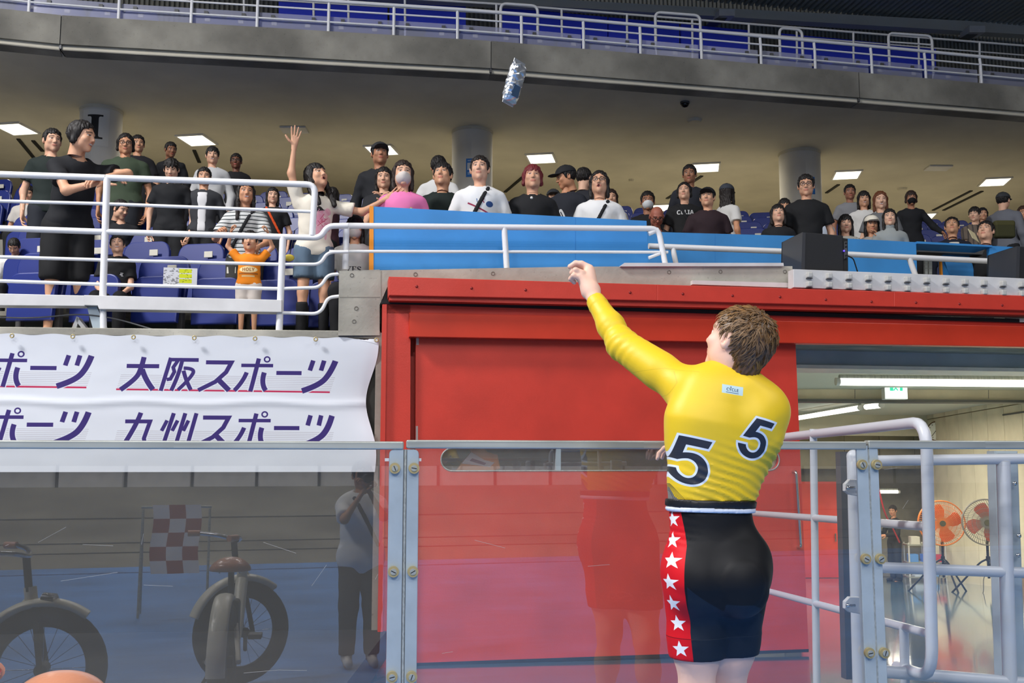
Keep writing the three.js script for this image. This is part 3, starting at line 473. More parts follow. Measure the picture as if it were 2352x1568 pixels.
// ---------------------------------------------------------------- blue boards and desk
{
  const a = solo('blue_board', slab([[858, 474], [1485, 507], [1490, 616], [858, 620]], PL.blue, 0.05), M.bluePanel, 'tall bright blue board with an orange edge in front of the spectators', 'board');
  part('edge_strip', slab([[849, 473], [858, 474], [858, 620], [848, 620]], PL.blue, 0.06, { proud: 0.004 }), M.orangeEdge, a);
  part('seam', slab([[1321, 499], [1322, 499], [1322, 617], [1321, 617]], PL.blue, 0.004, { proud: 0.001 }), M.blueBand, a);
  const b = solo('blue_board', slab([[1488, 532], [1842, 542], [2104, 556], [2107, 640], [1488, 625]], PL.blueB, 0.05), M.bluePanel, 'long low blue board behind the railing and the loudspeaker', 'board');
  for (const x of [1642, 1832]) part('seam', slab(rect(x, 540, x + 1, 632), PL.blueB, 0.004, { proud: 0.001 }), M.blueBand, b);
  const d = thing('desk', 'blue counter desk with an open dark front near the second loudspeaker', 'desk');
  part('desk_top', slab([[2104, 555], [2276, 564], [2276, 568], [2104, 560]], PL.blueB, 0.3, { proud: 0.02 }), M.bluePanel, d);
  part('side_panel', slab([[2272, 564], [2344, 568], [2346, 650], [2278, 648]], PL.blueB, 0.05), M.bluePanel, d);
  part('inner_panel', slab([[2165, 585], [2276, 590], [2279, 650], [2186, 648]], plane(10.3, 0.17), 0.04), M.bluePanel, d);
  part('inner_side', slab([[2160, 600], [2166, 600], [2190, 650], [2165, 650]], plane(10.1, 0.17), 0.05), M.bluePanel, d);
  part('edge_strip', slab([[2160, 600], [2164, 600], [2166, 640], [2162, 640]], plane(10.05, 0.17), 0.03), M.orangeEdge, d);
  part('shelf', slab([[2110, 565], [2270, 573], [2268, 585], [2110, 578]], plane(10.2, 0.17), 0.3), M.darkSteel, d);
  part('leg', slab(rect(2125, 598, 2131, 640), plane(10.0, 0.17), 0.03), M.steel, d); part('leg', slab(rect(2134, 598, 2141, 640), plane(10.0, 0.17), 0.03), M.steel, d);
}
// ---------------------------------------------------------------- grey lamp board, loudspeakers
{
  const P = PL.led, g = thing('lamp_board', 'pale grey board with two rows of square white lamps above the red lintel', 'board');
  part('panel', slab([[1823, 619], [2130, 631], [2130, 671], [1823, 659]], P, 0.1, { bevel: 0.004 }), M.white, g);
  part('panel', slab([[2132, 631], [2440, 644], [2440, 684], [2132, 671]], P, 0.1, { bevel: 0.004 }), M.white, g);
  const lamp = new RoundedBoxGeometry(0.045, 0.047, 0.05, 3, 0.012), rim = new THREE.BoxGeometry(0.05, 0.006, 0.04);
  for (let i = 0; i < 12; i++) for (const j of [0, 1]) {
    const p = onPlane(1856.5 + i * 45.6 - i * i * 0.12, 632.5 + i * 2 + j * 21, P); const l = part('lamp', lamp.clone().applyMatrix4(frame(P)).translate(...p.clone().sub(PL.led.o).addScaledVector(P.ez, 0.02).toArray()), mat('#c9c8c2', 0.25), g);
    part('lamp_rim', rim.clone().translate(0, -0.027, 0).applyMatrix4(frame(P)).translate(...p.clone().sub(PL.led.o).addScaledVector(P.ez, 0.01).toArray()), M.darkSteel, l);
  }
  const sp = (px0, px1, y0, y1, pl, label) => {
    const s = thing('loudspeaker', label, 'loudspeaker', 'black loudspeakers on the ledge');
    part('cabinet', slab([[px0, y0], [px1 - 12, y0 + 8], [px1 - 10, y1 + 4], [px0 - 2, y1]], pl, 0.42, { bevel: 0.008 }), M.blackPlastic, s);
    part('rear_panel', slab([[px1 - 12, y0 + 12], [px1, y0 + 14], [px1 + 1, y1 + 2], [px1 - 10, y1 + 3]], pl, 0.36, { bevel: 0.004 }), M.black, s);
    part('front_edge', slab([[px0 - 3, y0 - 1], [px0 + 4, y0], [px0 + 2, y1 + 1], [px0 - 6, y1 + 1]], pl, 0.4, { proud: 0.012 }), mat('#3a3b3f', 0.4), s);
    if (px1 < 2340) {
      const k = part('control_plate', slab(rect(px1 - 8, y0 + 20, px1 - 2, y0 + 60), pl, 0.01, { proud: 0.014 }), M.darkSteel, s);
      part('led', new THREE.SphereGeometry(0.008, 8, 6).translate(...onPlane(px1 - 10, y0 + 42, pl).addScaledVector(pl.ez, 0.02).toArray()), mat('#6a50ff', 0.4, { emissive: new THREE.Color('#5a40ff'), emissiveIntensity: 2 }), s);
      for (const dy of [24, 32, 52, 58]) part('socket', new THREE.SphereGeometry(0.009, 8, 6).translate(...onPlane(px1 - 5, y0 + dy, pl).addScaledVector(pl.ez, 0.016).toArray()), M.black, s);
      part('cable', tubePx(plane(pl.c + 0.1, pl.m), [[px1, y0 + 52], [px1 + 14, y0 + 58], [px1 + 24, y0 + 90]], 0.006, 0.1, 6), M.black, s);
    }
    return s;
  };
  const F = plane(8.3, 0.17);
  sp(1845, 1946, 535, 619, F, 'black box loudspeaker standing on the ledge beside the man in glasses');
  sp(2337, 2440, 567, 640, F, 'black loudspeaker cut off by the picture edge beyond the desk');
}
// ---------------------------------------------------------------- glass barrier in front
{
  const P = PL.glass, L = (x, y) => toLocal(onPlane(x, y, P), P), yb = -0.02;
  const spans = [[-160, 925.5, 'clear barrier panel in front of the banner wall, steel top rail'], [933, 1988, 'clear barrier panel between the red door and the rider, steel top rail'], [1993, 2520, 'clear barrier panel in front of the tunnel with the fans, steel top rail']];
  spans.forEach(([x0, x1, label], i) => {
    const a0 = L(x0, 1100)[0], a1 = L(x1, 1100)[0], yt = L((x0 + x1) / 2, 1012)[1], yr = L((x0 + x1) / 2, 1031)[1];
    const g = thing('glass_panel', label, 'glass panel', 'panels of the clear barrier');
    part('pane', boxOn(P, a0 + 0.004, a1 - 0.004, yb, yr + 0.01, -0.0005, 0.0005), M.glass, g);
    g.children[0].geometry = new THREE.PlaneGeometry(a1 - a0 - 0.008, yr + 0.01 - yb).translate((a0 + a1) / 2, (yr + 0.01 + yb) / 2, 0).applyMatrix4(frame(P));
    part('top_rail', boxOn(P, a0 - 0.001, a1 + 0.001, yr, yt, -0.022, 0.022, 0.006), M.steel, g);
    part('base_rail', boxOn(P, a0, a1, yb, 0.1, -0.025, 0.025, 0.004), M.steel, g);
    const sc = i === 0 ? [[88, 1245, 152, 1210], [190, 1250, 260, 1253], [605, 1245, 680, 1270], [330, 1343, 397, 1346], [560, 1545, 640, 1538], [640, 1538, 705, 1539], [716, 1345, 750, 1297], [140, 1334, 270, 1314], [325, 1250, 330, 1225], [20, 1250, 12, 1253]] : i === 1 ? [[1350, 1300, 1400, 1296], [1090, 1240, 1160, 1258], [868, 1318, 862, 1330], [1015, 1500, 1040, 1496]] : [[2073, 1168, 2086, 1148], [2030, 1078, 2060, 1074]];
    for (const [ax, ay, bx_, by] of sc) { const p = onPlane(ax, ay, P).addScaledVector(P.ez, 0.001), q = onPlane(bx_, by, P).addScaledVector(P.ez, 0.001); part('scratch', tube([p, q], 0.00055, 0.01, 4), mat('#b4b4b0', 0.7), g); }
  });
  [[894, 925, 935, 960, [1075, 1311, 1551], 'pair of steel clamp plates with brass bolts beside the red door frame'], [1967, 1991, 1995, 2014, [1067, 1282, 1497], 'pair of steel clamp plates with brass bolts next to the white gate post']].forEach(([x0, x1, x2, x3, ys, label], n) => {
    const g = thing('barrier_post', label, 'post', 'clamp posts of the clear barrier');
    const y0 = yb;
    for (const [a, b, s] of [[x0, x1, 0], [x2, x3, 1]]) {
      const la = L(a, 1100)[0], lb = L(b, 1100)[0], yt = L(a, n ? 1024 : 1033)[1];
      const sh = new THREE.Shape(); const r = 0.02; sh.moveTo(la, y0); sh.lineTo(lb, y0); if (s) { sh.lineTo(lb, yt - r); sh.quadraticCurveTo(lb, yt, lb - r, yt); sh.lineTo(la, yt); } else { sh.lineTo(lb, yt); sh.lineTo(la + r, yt); sh.quadraticCurveTo(la, yt, la, yt - r); }
      const eg = new THREE.ExtrudeGeometry(sh, { depth: 0.008, bevelEnabled: true, bevelSize: 0.002, bevelThickness: 0.002, bevelSegments: 1 }); metreUV(eg); eg.translate(0, 0, 0.006); part('clamp_plate', eg.applyMatrix4(frame(P)), M.steelPlate, g);
      ys.forEach((y, i) => {
        const cx = s ? (n ? lb - 0.012 : (la + lb) / 2 + 0.004) : (n ? la + 0.014 : (la + lb) / 2 - 0.006), cy = L(a, y)[1];
        const b1 = part('bolt', new THREE.CylinderGeometry(0.021, 0.021, 0.016, 24).rotateX(Math.PI / 2).translate(cx, cy, 0.026).applyMatrix4(frame(P)), M.brass, g);
        part('screw_head', new THREE.CylinderGeometry(0.012, 0.012, 0.006, 20).rotateX(Math.PI / 2).translate(cx, cy, 0.036).applyMatrix4(frame(P)), M.steel, b1);
        part('slot', bx(0.003, 0.02, 0.003, 0, 0, 0).rotateZ(0.4 + i * 0.7 + s).translate(cx, cy, 0.0385).applyMatrix4(frame(P)), M.black, b1);
      });
      part('tab', boxOn(P, s ? lb : la - 0.018, s ? lb + 0.012 : la, L(a, 1059)[1], L(a, 1052)[1], 0.002, 0.004), M.white, g);
    }
    const c0 = L(x1 + 1, 1100)[0], c1 = L(x2 - 1, 1100)[0]; part('joint_strip', boxOn(P, c0, c1, y0, L(x1, 1032)[1], 0.0, 0.012), M.darkSteel, g);
    part('joint_bead', boxOn(P, (c0 + c1) / 2 - 0.004, (c0 + c1) / 2 + 0.004, y0, L(x1, 1032)[1], 0.0, 0.016), M.steel, g);
  });
}
// ---------------------------------------------------------------- white tube gates behind the glass
{
  const W = M.gateTube;
  { // swing gate standing open between the door and the barrier
    const g = thing('swing_gate', 'white tube gate with a rounded top standing open beside the red door', 'gate');
    const A = onDepth(1690, 1016, 7.95), B = onDepth(2118, 972, 4.62), at = (px, py) => { // point on the gate's own vertical plane
      const [x, y, d] = ray(px, py), ex = B.x - A.x, ed = -B.z + A.z, t = (A.x * ed - -A.z * ex) / (x * ed - d * ex); return V(t * x, EYE + t * y, -t * d); };
    const T = (name, pts, r, bend = 0.1) => part(name, tube(pts.map(([x, y]) => at(x, y)), r, bend), W, g);
    T('frame', [[1700, 1015], [2127, 968], [2142, 1556], [2060, 1530]], 0.026, 0.13); T('bar', [[1868, 985], [1876, 1580]], 0.022); T('rail', [[1700, 1176], [2128, 1209]], 0.02); T('rail', [[1700, 1340], [2134, 1455]], 0.02); T('bar', [[2076, 1440], [2080, 1600]], 0.022);
  }
  { // fixed post with clamp brackets
    const P = plane(4.42, 0.14), g = thing('gate_post', 'thick white post with two clamp brackets behind the clear barrier joint', 'post');
    part('post', tubePx(P, [[1960, 1048], [1976, 1640]], 0.03), W, g); part('cap', new THREE.SphereGeometry(0.03, 14, 8).translate(...onPlane(1960, 1048, P).toArray()), W, g);
    part('back_post', slab([[1930, 1037], [1952, 1037], [1958, 1560], [1944, 1560]], plane(4.55, 0.14), 0.05), M.darkSteel, g);
    for (const y of [1120, 1390]) { const b = part('bracket', slab([[1942, y - 8], [1952, y - 18], [1972, y - 18], [1974, y + 18], [1952, y + 14], [1942, y + 6]], plane(4.3, 0.14), 0.02, { bevel: 0.003 }), M.white, g); const p = onPlane(1948, y, plane(4.28, 0.14)); part('bolt', tube([p, p.clone().add(V(0.03, 0, 0.0))], 0.006, 0.01, 8), M.chrome, b); part('bolt_head', new THREE.SphereGeometry(0.01, 10, 8).translate(p.x, p.y, p.z), M.chrome, b); }
  }
  { // second frame along the right
    const P = plane(4.62, 0.14), g = thing('tube_fence', 'white tube fence frame in front of the orange fans', 'fence');
    const T = (name, pts, r, pl = P) => part(name, tubePx(pl, pts, r, 0.08), W, g);
    T('top_rail', [[2000, 1058], [2440, 1052]], 0.025); T('rail', [[2000, 1302], [2440, 1318]], 0.025); T('rail', [[2010, 1540], [2440, 1576]], 0.028); T('post', [[2304, 1060], [2322, 1640]], 0.032); T('rail', [[1990, 1050], [2000, 1560]], 0.02);
    part('steel_post', slab([[2288, 1040], [2332, 1040], [2352, 1600], [2308, 1600]], plane(4.78, 0.14), 0.06, { bevel: 0.01 }), M.steelPlate, g);
    for (const [x, y] of [[2296, 1108], [2330, 1110], [2300, 1272], [2340, 1230], [2338, 1275]]) part('bolt', new THREE.SphereGeometry(0.012, 10, 8).translate(...onPlane(x, y, plane(4.74, 0.14)).toArray()), M.chrome, g);
  }
}
// ---------------------------------------------------------------- tunnel
{
  const wallX = (d) => 10.2 - 0.131 * (26 - d);
  const R = { o: V(wallX(26), 0, -26), ex: V(-0.131, 0, 1).normalize(), ez: V(-1, 0, -0.131).normalize() };
  const F = new THREE.Matrix4().makeBasis(R.ex, V(0, 1, 0), R.ez).setPosition(R.o), seamY = onPlane(2118, 965, plane(26, 0)).y;
  const w = struct('wall_tunnel', bx(18, 4.2, 0.1, 9, 0.4, -0.09).applyMatrix4(F), M.creamDark); w.name = 'wall_tunnel_right';
  for (let i = 0; i < 17; i++) for (const [y0, y1] of [[-1.6, seamY - 0.01], [seamY + 0.01, 2.5]]) part('wall_panel', bx(0.985, y1 - y0, 0.04, 0.5 + i, (y0 + y1) / 2, -0.02).applyMatrix4(F), M.cream, w);
  part('rail', bx(6, 0.03, 0.02, 9, seamY - 0.16, 0.012).applyMatrix4(F), M.darkSteel, w);
  const bk = struct('wall_tunnel', bx(16, 1.3, 0.1, 4.6, 1.85, -27.1), M.creamDark); bk.name = 'wall_tunnel_back';
  for (let i = 0; i < 9; i++) part('wall_panel', bx(0.885, 1.28, 0.03, 3.6 + i * 0.9, 1.85, -27.03), M.creamDark, bk);
  part('lower_wall', bx(6.5, 3.2, 0.1, 3.6, 0.0, -27.4), mat('#a8a294', 0.8, { map: scaled(concreteMap, 0.4) }), bk); part('lower_wall', bx(4, 3.2, 0.1, 9, 0.0, -27.9), mat('#a8a294', 0.8, { map: scaled(concreteMap, 0.4) }), bk);
  const dp = onDepth(1888, 1320, 26.6); const d2 = struct('door_2', bx(1.15, 2.4, 0.06, dp.x, rampY(26.6) + 1.2, -26.9), M.red); part('handle', bx(0.03, 0.2, 0.04, dp.x + 0.45, rampY(26.6) + 1.0, -26.85), M.chrome, d2);
  struct('wall_tunnel_left', bx(0.2, 4.2, 17, 1.9, 0.4, -18.2), M.creamDark);
  struct('ceiling', bx(12, 0.03, 18.4, 7.9, 2.515, -18.2), mat('#c9c8bd', 0.8));
  const b1 = struct('beam', slab([[1700, 794], [2460, 810], [2460, 848], [1700, 836]], plane(10.3, 0.17), 0.28), M.beam); part('flange', slab([[1700, 835], [2460, 847], [2460, 855], [1700, 843]], plane(10.2, 0.17), 0.5), M.white, b1); part('cover', slab([[1700, 786], [2460, 800], [2460, 812], [1700, 796]], plane(10.1, 0.17), 0.3), M.steel, b1);
  const b2 = struct('beam', slab([[1700, 880], [2500, 880], [2500, 920], [1700, 916]], plane(16.6, 0.06), 0.3), M.cream); part('flange', slab([[1700, 915], [2500, 919], [2500, 925], [1700, 921]], plane(16.5, 0.06), 0.4), M.darkSteel, b2);
  for (const x of [1963, 2270]) part('joint', slab(rect(x, 870, x + 1, 915), plane(16.6, 0.06), 0.01, { proud: 0.003 }), M.darkSteel, b2);
  const lampLine = (a, b, r, I, label) => {
    const g = thing('tube_lamp', label, 'lamp', 'fluorescent tubes in the tunnel'), dir = b.clone().sub(a), len = dir.length(); dir.normalize();
    part('tube', tube([a, b], r, 0.01, 12), mat('#ffffff', 0.4, { emissive: new THREE.Color('#fff8e8'), emissiveIntensity: 3.5 }), g);
    part('cap', tube([a.clone().addScaledVector(dir, -0.05), a], r * 1.05, 0.01, 12), M.white, g); part('cap', tube([b, b.clone().addScaledVector(dir, 0.05)], r * 1.05, 0.01, 12), M.white, g);
    part('housing', tube([a.clone().add(V(0, 0.06, 0)), b.clone().add(V(0, 0.06, 0))], r * 0.7, 0.01, 6), M.steel, g);
    const L = new THREE.RectAreaLight(new THREE.Color('#fff4dc'), I, len, r * 3); const m = a.clone().add(b).multiplyScalar(0.5); L.position.copy(m).add(V(0, -r - 0.02, 0)); L.rotation.set(-Math.PI / 2, 0, 0); L.rotation.order = 'YXZ'; L.rotation.y = Math.atan2(-dir.z, dir.x); L.castShadow = true; g.add(L);
  };
  lampLine(onDepth(1928, 876, 13.6), onDepth(2560, 882, 13.9), 0.05, 240, 'long bright fluorescent tube across the tunnel entrance');
  lampLine(onDepth(1830, 960, 23.4), onDepth(1975, 936, 19.6), 0.05, 200, 'slanting fluorescent tube deeper in the tunnel');
  lampLine(onDepth(1990, 934, 19.4), onDepth(2024, 930, 18.4), 0.05, 150, 'short fluorescent tube at the end of the slanting one');
  lampLine(onDepth(2014, 1129, 25.8), onDepth(2062, 1129, 25.8), 0.04, 200, 'small far fluorescent tube above the person in the tunnel');
  lampLine(V(6.3, 2.62, -22.5), V(9.2, 2.62, -21.5), 0.05, 260, 'unseen tube lamp behind the tunnel beam, placed to light the tunnel around the fans');  // lamp out of view, placed to brighten the far tunnel
  { // exit sign
    const t = canvasTexture(128, 116, (q) => { q.fillStyle = '#f6fffb'; q.fillRect(0, 0, 128, 116); q.fillStyle = '#35c9a0'; q.fillRect(28, 12, 20, 56); q.fillRect(86, 12, 16, 56); q.beginPath(); q.arc(66, 24, 7, 0, 7); q.fill(); q.lineWidth = 7; q.strokeStyle = '#35c9a0'; q.beginPath(); q.moveTo(66, 30); q.lineTo(62, 50); q.lineTo(74, 66); q.moveTo(62, 50); q.lineTo(50, 66); q.stroke(); });
    const P = plane(16.2, 0.06), g = thing('exit_sign', 'white lit exit sign with green pictogram under the tunnel beam', 'sign'), [a, b] = toLocal(onPlane(2030, 870, P), P), [c, d] = toLocal(onPlane(2086, 917, P), P);
    part('box', boxOn(P, a, c, d, b, -0.12, 0, 0.01), M.white, g); const f = new THREE.PlaneGeometry(c - a - 0.02, b - d - 0.02).translate((a + c) / 2, (b + d) / 2, 0.004).applyMatrix4(frame(P)); part('face', f, mat('#ffffff', 0.5, { map: t, emissive: new THREE.Color('#ffffff'), emissiveMap: t, emissiveIntensity: 0.9 }), g);
  }
  { // clock on the right wall
    const g = thing('wall_clock', 'round white wall clock with a wooden rim on the cream tunnel wall', 'clock'); const p = V(wallX(24.9) + 0.05, onDepth(2142, 990, 24.9).y, -24.9); g.position.copy(p); g.quaternion.setFromRotationMatrix(new THREE.Matrix4().makeBasis(R.ex, V(0, 1, 0), R.ez)); g.rotateY(0.75); g.scale.setScalar(1.12);
    part('body', new THREE.CylinderGeometry(0.21, 0.21, 0.05, 32).rotateX(Math.PI / 2).translate(0, 0, 0.03), mat('#6b4a33', 0.5), g);
    const t = canvasTexture(128, 128, (q) => { q.fillStyle = '#f4f1e6'; q.fillRect(0, 0, 128, 128); q.fillStyle = '#222'; for (let i = 0; i < 12; i++) { q.save(); q.translate(64, 64); q.rotate(i * Math.PI / 6); q.fillRect(-2, -58, 4, 10); q.restore(); } });
    part('dial', new THREE.CircleGeometry(0.185, 32).translate(0, 0, 0.058), mat('#ffffff', 0.5, { map: t }), g); part('hand', bx(0.012, 0.11, 0.004, 0, 0.045, 0.064).rotateZ(-0.7), M.black, g); part('hand', bx(0.009, 0.15, 0.004, 0, 0.065, 0.067).rotateZ(2.4), M.black, g);
    g.rotateY(0);
  }
  // fans
  const fan = (px, py, depth, yaw, label, orange, cage) => {
    const g = thing('floor_fan', label, 'fan', 'big fans on tripods in the tunnel'); const c = onDepth(px, py, depth), fy = rampY(depth); g.position.set(c.x, fy, -depth); g.rotation.y = yaw; const hY = c.y - fy, r = 0.39;
    const ca = []; for (let k = 0; k < 5; k++) ca.push(new THREE.TorusGeometry(r * (0.25 + k * 0.185), k === 4 ? 0.011 : 0.0035, 6, 40).translate(0, hY, 0.11 - k * k * 0.006)); for (let k = 0; k < 64; k++) { const a = k / 64 * Math.PI * 2; ca.push(tube([V(Math.cos(a) * 0.05, hY + Math.sin(a) * 0.05, 0.12), V(Math.cos(a + 0.35) * r * 0.7, hY + Math.sin(a + 0.35) * r * 0.7, 0.1), V(Math.cos(a + 0.5) * r, hY + Math.sin(a + 0.5) * r, 0.0)], 0.004, 0.05, 4)); }
    part('cage', merge(ca), cage, g); part('cage_back', new THREE.TorusGeometry(r, 0.01, 6, 40).translate(0, hY, -0.05), cage, g);
    for (let k = 0; k < 4; k++) { const s = new THREE.Shape(); s.moveTo(0.03, -0.02); s.quadraticCurveTo(0.16, -0.14, 0.26, -0.06); s.quadraticCurveTo(0.28, 0.06, 0.2, 0.11); s.quadraticCurveTo(0.1, 0.06, 0.03, 0.03); part('blade', new THREE.ExtrudeGeometry(s, { depth: 0.004, bevelEnabled: false }).scale(1.25, 1.25, 1).rotateX(0.25).rotateZ(k * Math.PI / 2 + 0.3).translate(0, hY, 0.02), orange, g); }
    part('hub', new THREE.CylinderGeometry(0.05, 0.05, 0.04, 20).rotateX(Math.PI / 2).translate(0, hY, 0.13), mat('#4c4a2c', 0.5), g); part('motor', new THREE.CylinderGeometry(0.08, 0.09, 0.18, 20).rotateX(Math.PI / 2).translate(0, hY, -0.14), M.black, g);
    part('pole', cyl(0.022, 0.022, hY - 0.35, 12, 0, 0.3 + (hY - 0.35) / 2, -0.06), M.black, g); part('collar', cyl(0.035, 0.035, 0.08, 12, 0, hY - 0.62, -0.06), M.black, g);
    for (let k = 0; k < 3; k++) { const a = k * 2.094 + 0.3; part('leg', tube([V(0, hY - 0.62, -0.06), V(Math.sin(a) * 0.12, hY - 0.68, -0.06 + Math.cos(a) * 0.12), V(Math.sin(a) * 0.62, 0.015, -0.06 + Math.cos(a) * 0.5)], 0.016, 0.06, 8), M.black, g); }
    part('switch_box', bx(0.08, 0.12, 0.06, 0.05, hY - 0.75, 0, 0.01), M.black, g); part('cord', tube([V(0.05, hY - 0.8, 0), V(-0.1, 0.35, 0.05), V(-0.12, 0.02, 0.1), V(-0.3, 0.01, 0.25)], 0.006, 0.15, 6), M.black, g);
  };
  const org = mat('#f06a24', 0.5), orgCage = mat('#f08a3a', 0.5), org2 = mat('#d84e2c', 0.5);
  fan(2163, 1201, 18.7, -0.25, 'orange caged fan on a black tripod, nearer the person in the tunnel', org, orgCage); fan(2266, 1199, 18.2, -0.3, 'caged fan with red-orange blades and a dark rim, partly behind the fence post', org2, mat('#8a8580', 0.5));
  { // equipment rack beyond the person
    const g = thing('equipment_rack', 'low metal rack with bright boxes beside the person in the tunnel', 'rack'); const p = onDepth(2118, 1310, 24.8); g.position.set(p.x, rampY(24.6), -24.6);
    for (const x of [-0.42, 0, 0.42]) for (const z of [-0.15, 0.15]) part('upright', bx(0.03, 0.9, 0.03, x, 0.45, z), M.white, g); for (const y of [0.12, 0.45, 0.85]) part('shelf', bx(0.9, 0.03, 0.34, 0, y, 0), M.steel, g);
    [['#6aa0e8', -0.3, 0.55], ['#5a8ae0', 0.0, 0.55], ['#d04a5a', 0.28, 0.54], ['#c8d4ea', -0.2, 0.22], ['#7aa6e6', 0.15, 0.22], ['#e8e4da', -0.25, 0.95], ['#e2ded2', 0.2, 0.93]].forEach(([c, x, y], i) => { const b = solo('storage_box', bx(0.2, 0.18, 0.2, p.x + x, rampY(24.6) + y, -24.55, 0.01), mat(c, 0.5), ['light blue box on the tunnel rack, middle shelf end', 'blue box on the tunnel rack, middle shelf centre', 'red box on the tunnel rack, middle shelf', 'pale box on the tunnel rack, bottom shelf', 'sky blue box on the tunnel rack, bottom shelf', 'cream box on top of the tunnel rack near the person', 'cream box on top of the tunnel rack near the fan'][i], 'box', 'boxes on the tunnel rack'); });
    const q = onDepth(2330, 1345, 17.5); solo('cardboard_box', bx(0.55, 0.42, 0.4, q.x, rampY(17.5) + 0.21, -17.5, 0.01), mat('#8a7256', 0.8), 'brown cardboard box against the cream wall behind the fence post', 'box');
    const c = onDepth(2022, 1120, 25); solo('air_hose', tube([onDepth(2016, 1112, 23), onDepth(2032, 1180, 23.4), onDepth(2052, 1215, 23.8), onDepth(2066, 1245, 24)], 0.018, 0.4, 8), mat('#d8343c', 0.5), 'red air hose hanging beside the person in the tunnel', 'hose');
  }
}
// ---------------------------------------------------------------- distance-field meshing
function sdfMesh(f, lo, hi, cell) {
  const nx = Math.ceil((hi[0] - lo[0]) / cell) + 2, ny = Math.ceil((hi[1] - lo[1]) / cell) + 2, nz = Math.ceil((hi[2] - lo[2]) / cell) + 2, n = new Float32Array(nx * ny * nz), B = 4, thr = cell * B * 0.87 * 2.0;
  const X = (i) => lo[0] + i * cell, Y = (j) => lo[1] + j * cell, Z = (k) => lo[2] + k * cell;
  for (let bk = 0; bk < nz; bk += B) for (let bj = 0; bj < ny; bj += B) for (let bi = 0; bi < nx; bi += B) {
    const c = f(X(bi + B / 2 - 0.5), Y(bj + B / 2 - 0.5), Z(bk + B / 2 - 0.5)), far = Math.abs(c) > thr;
    for (let k = bk; k < Math.min(bk + B, nz); k++) for (let j = bj; j < Math.min(bj + B, ny); j++) for (let i = bi; i < Math.min(bi + B, nx); i++) n[(k * ny + j) * nx + i] = far ? c : f(X(i), Y(j), Z(k));
  }
  const id = new Int32Array(nx * ny * nz).fill(-1), pos = [], idx = [], sx = 1, sy = nx, sz = nx * ny;
  const co = [0, 1, sy, sy + 1, sz, sz + 1, sz + sy, sz + sy + 1], ed = [[0, 1], [2, 3], [4, 5], [6, 7], [0, 2], [1, 3], [4, 6], [5, 7], [0, 4], [1, 5], [2, 6], [3, 7]];
  for (let k = 0; k < nz - 1; k++) for (let j = 0; j < ny - 1; j++) for (let i = 0; i < nx - 1; i++) {
    const o = (k * ny + j) * nx + i; let m = 0; for (let c = 0; c < 8; c++) if (n[o + co[c]] < 0) m |= 1 << c; if (m === 0 || m === 255) continue;
    let ax = 0, ay = 0, az = 0, q = 0;
    for (const [a, b] of ed) { const s = (m >> a) & 1, t = (m >> b) & 1; if (s === t) continue; const va = n[o + co[a]], vb = n[o + co[b]], w = va / (va - vb); ax += (a & 1) + ((b & 1) - (a & 1)) * w; ay += ((a >> 1) & 1) + (((b >> 1) & 1) - ((a >> 1) & 1)) * w; az += (a >> 2) + ((b >> 2) - (a >> 2)) * w; q++; }
    id[o] = pos.length / 3; pos.push(X(i + ax / q), Y(j + ay / q), Z(k + az / q));
  }
  const quad = (a, b, c, d, flip) => { if (a < 0 || b < 0 || c < 0 || d < 0) return; flip ? idx.push(a, c, b, a, d, c) : idx.push(a, b, c, a, c, d); };
  for (let k = 1; k < nz - 1; k++) for (let j = 1; j < ny - 1; j++) for (let i = 1; i < nx - 1; i++) {
    const o = (k * ny + j) * nx + i, s = n[o] < 0;
    if (s !== (n[o + sx] < 0)) quad(id[o - sy - sz], id[o - sz], id[o], id[o - sy], !s);
    if (s !== (n[o + sy] < 0)) quad(id[o - sz - sx], id[o - sx], id[o], id[o - sz], !s);
    if (s !== (n[o + sz] < 0)) quad(id[o - sx - sy], id[o - sy], id[o], id[o - sx], !s);
  }
  const g = new THREE.BufferGeometry(); g.setAttribute('position', new THREE.Float32BufferAttribute(pos, 3)); g.setIndex(idx); g.computeVertexNormals(); return g;
}
const smin = (a, b, k) => { const h = Math.max(k - Math.abs(a - b), 0) / k; return Math.min(a, b) - h * h * k * 0.25; };
// capsule [ax,ay,az, bx,by,bz, ra, rb, flat, nx,ny,nz]
function capsule(q, x, y, z, grow) {
  let px = x - q[0], py = y - q[1], pz = z - q[2];
  if (q[8] !== 1) { const t = (px * q[9] + py * q[10] + pz * q[11]) * (1 / q[8] - 1); px += q[9] * t; py += q[10] * t; pz += q[11] * t; }
  const bx_ = q[3] - q[0], by = q[4] - q[1], bz = q[5] - q[2], L = bx_ * bx_ + by * by + bz * bz; let h = L ? (px * bx_ + py * by + pz * bz) / L : 0; h = h < 0 ? 0 : h > 1 ? 1 : h;
  px -= bx_ * h; py -= by * h; pz -= bz * h; return Math.sqrt(px * px + py * py + pz * pz) - (q[6] + (q[7] - q[6]) * h) - grow;
}
const cap = (a, b, ra, rb, flat = 1, n = [0, 0, 1]) => [a.x, a.y, a.z, b.x, b.y, b.z, ra, rb, flat, n[0], n[1], n[2]];
const union = (list, k, grow = 0) => (x, y, z) => { let d = 1e3; for (let i = 0; i < list.length; i++) d = smin(d, capsule(list[i], x, y, z, grow), k); return d; };
function bounds(list, pad) { const lo = [1e3, 1e3, 1e3], hi = [-1e3, -1e3, -1e3]; for (const q of list) { const r = Math.max(q[6], q[7]) + pad; for (let c = 0; c < 3; c++) { lo[c] = Math.min(lo[c], q[c] - r, q[c + 3] - r); hi[c] = Math.max(hi[c], q[c] + r, q[c + 3] + r); } } return [lo, hi]; }
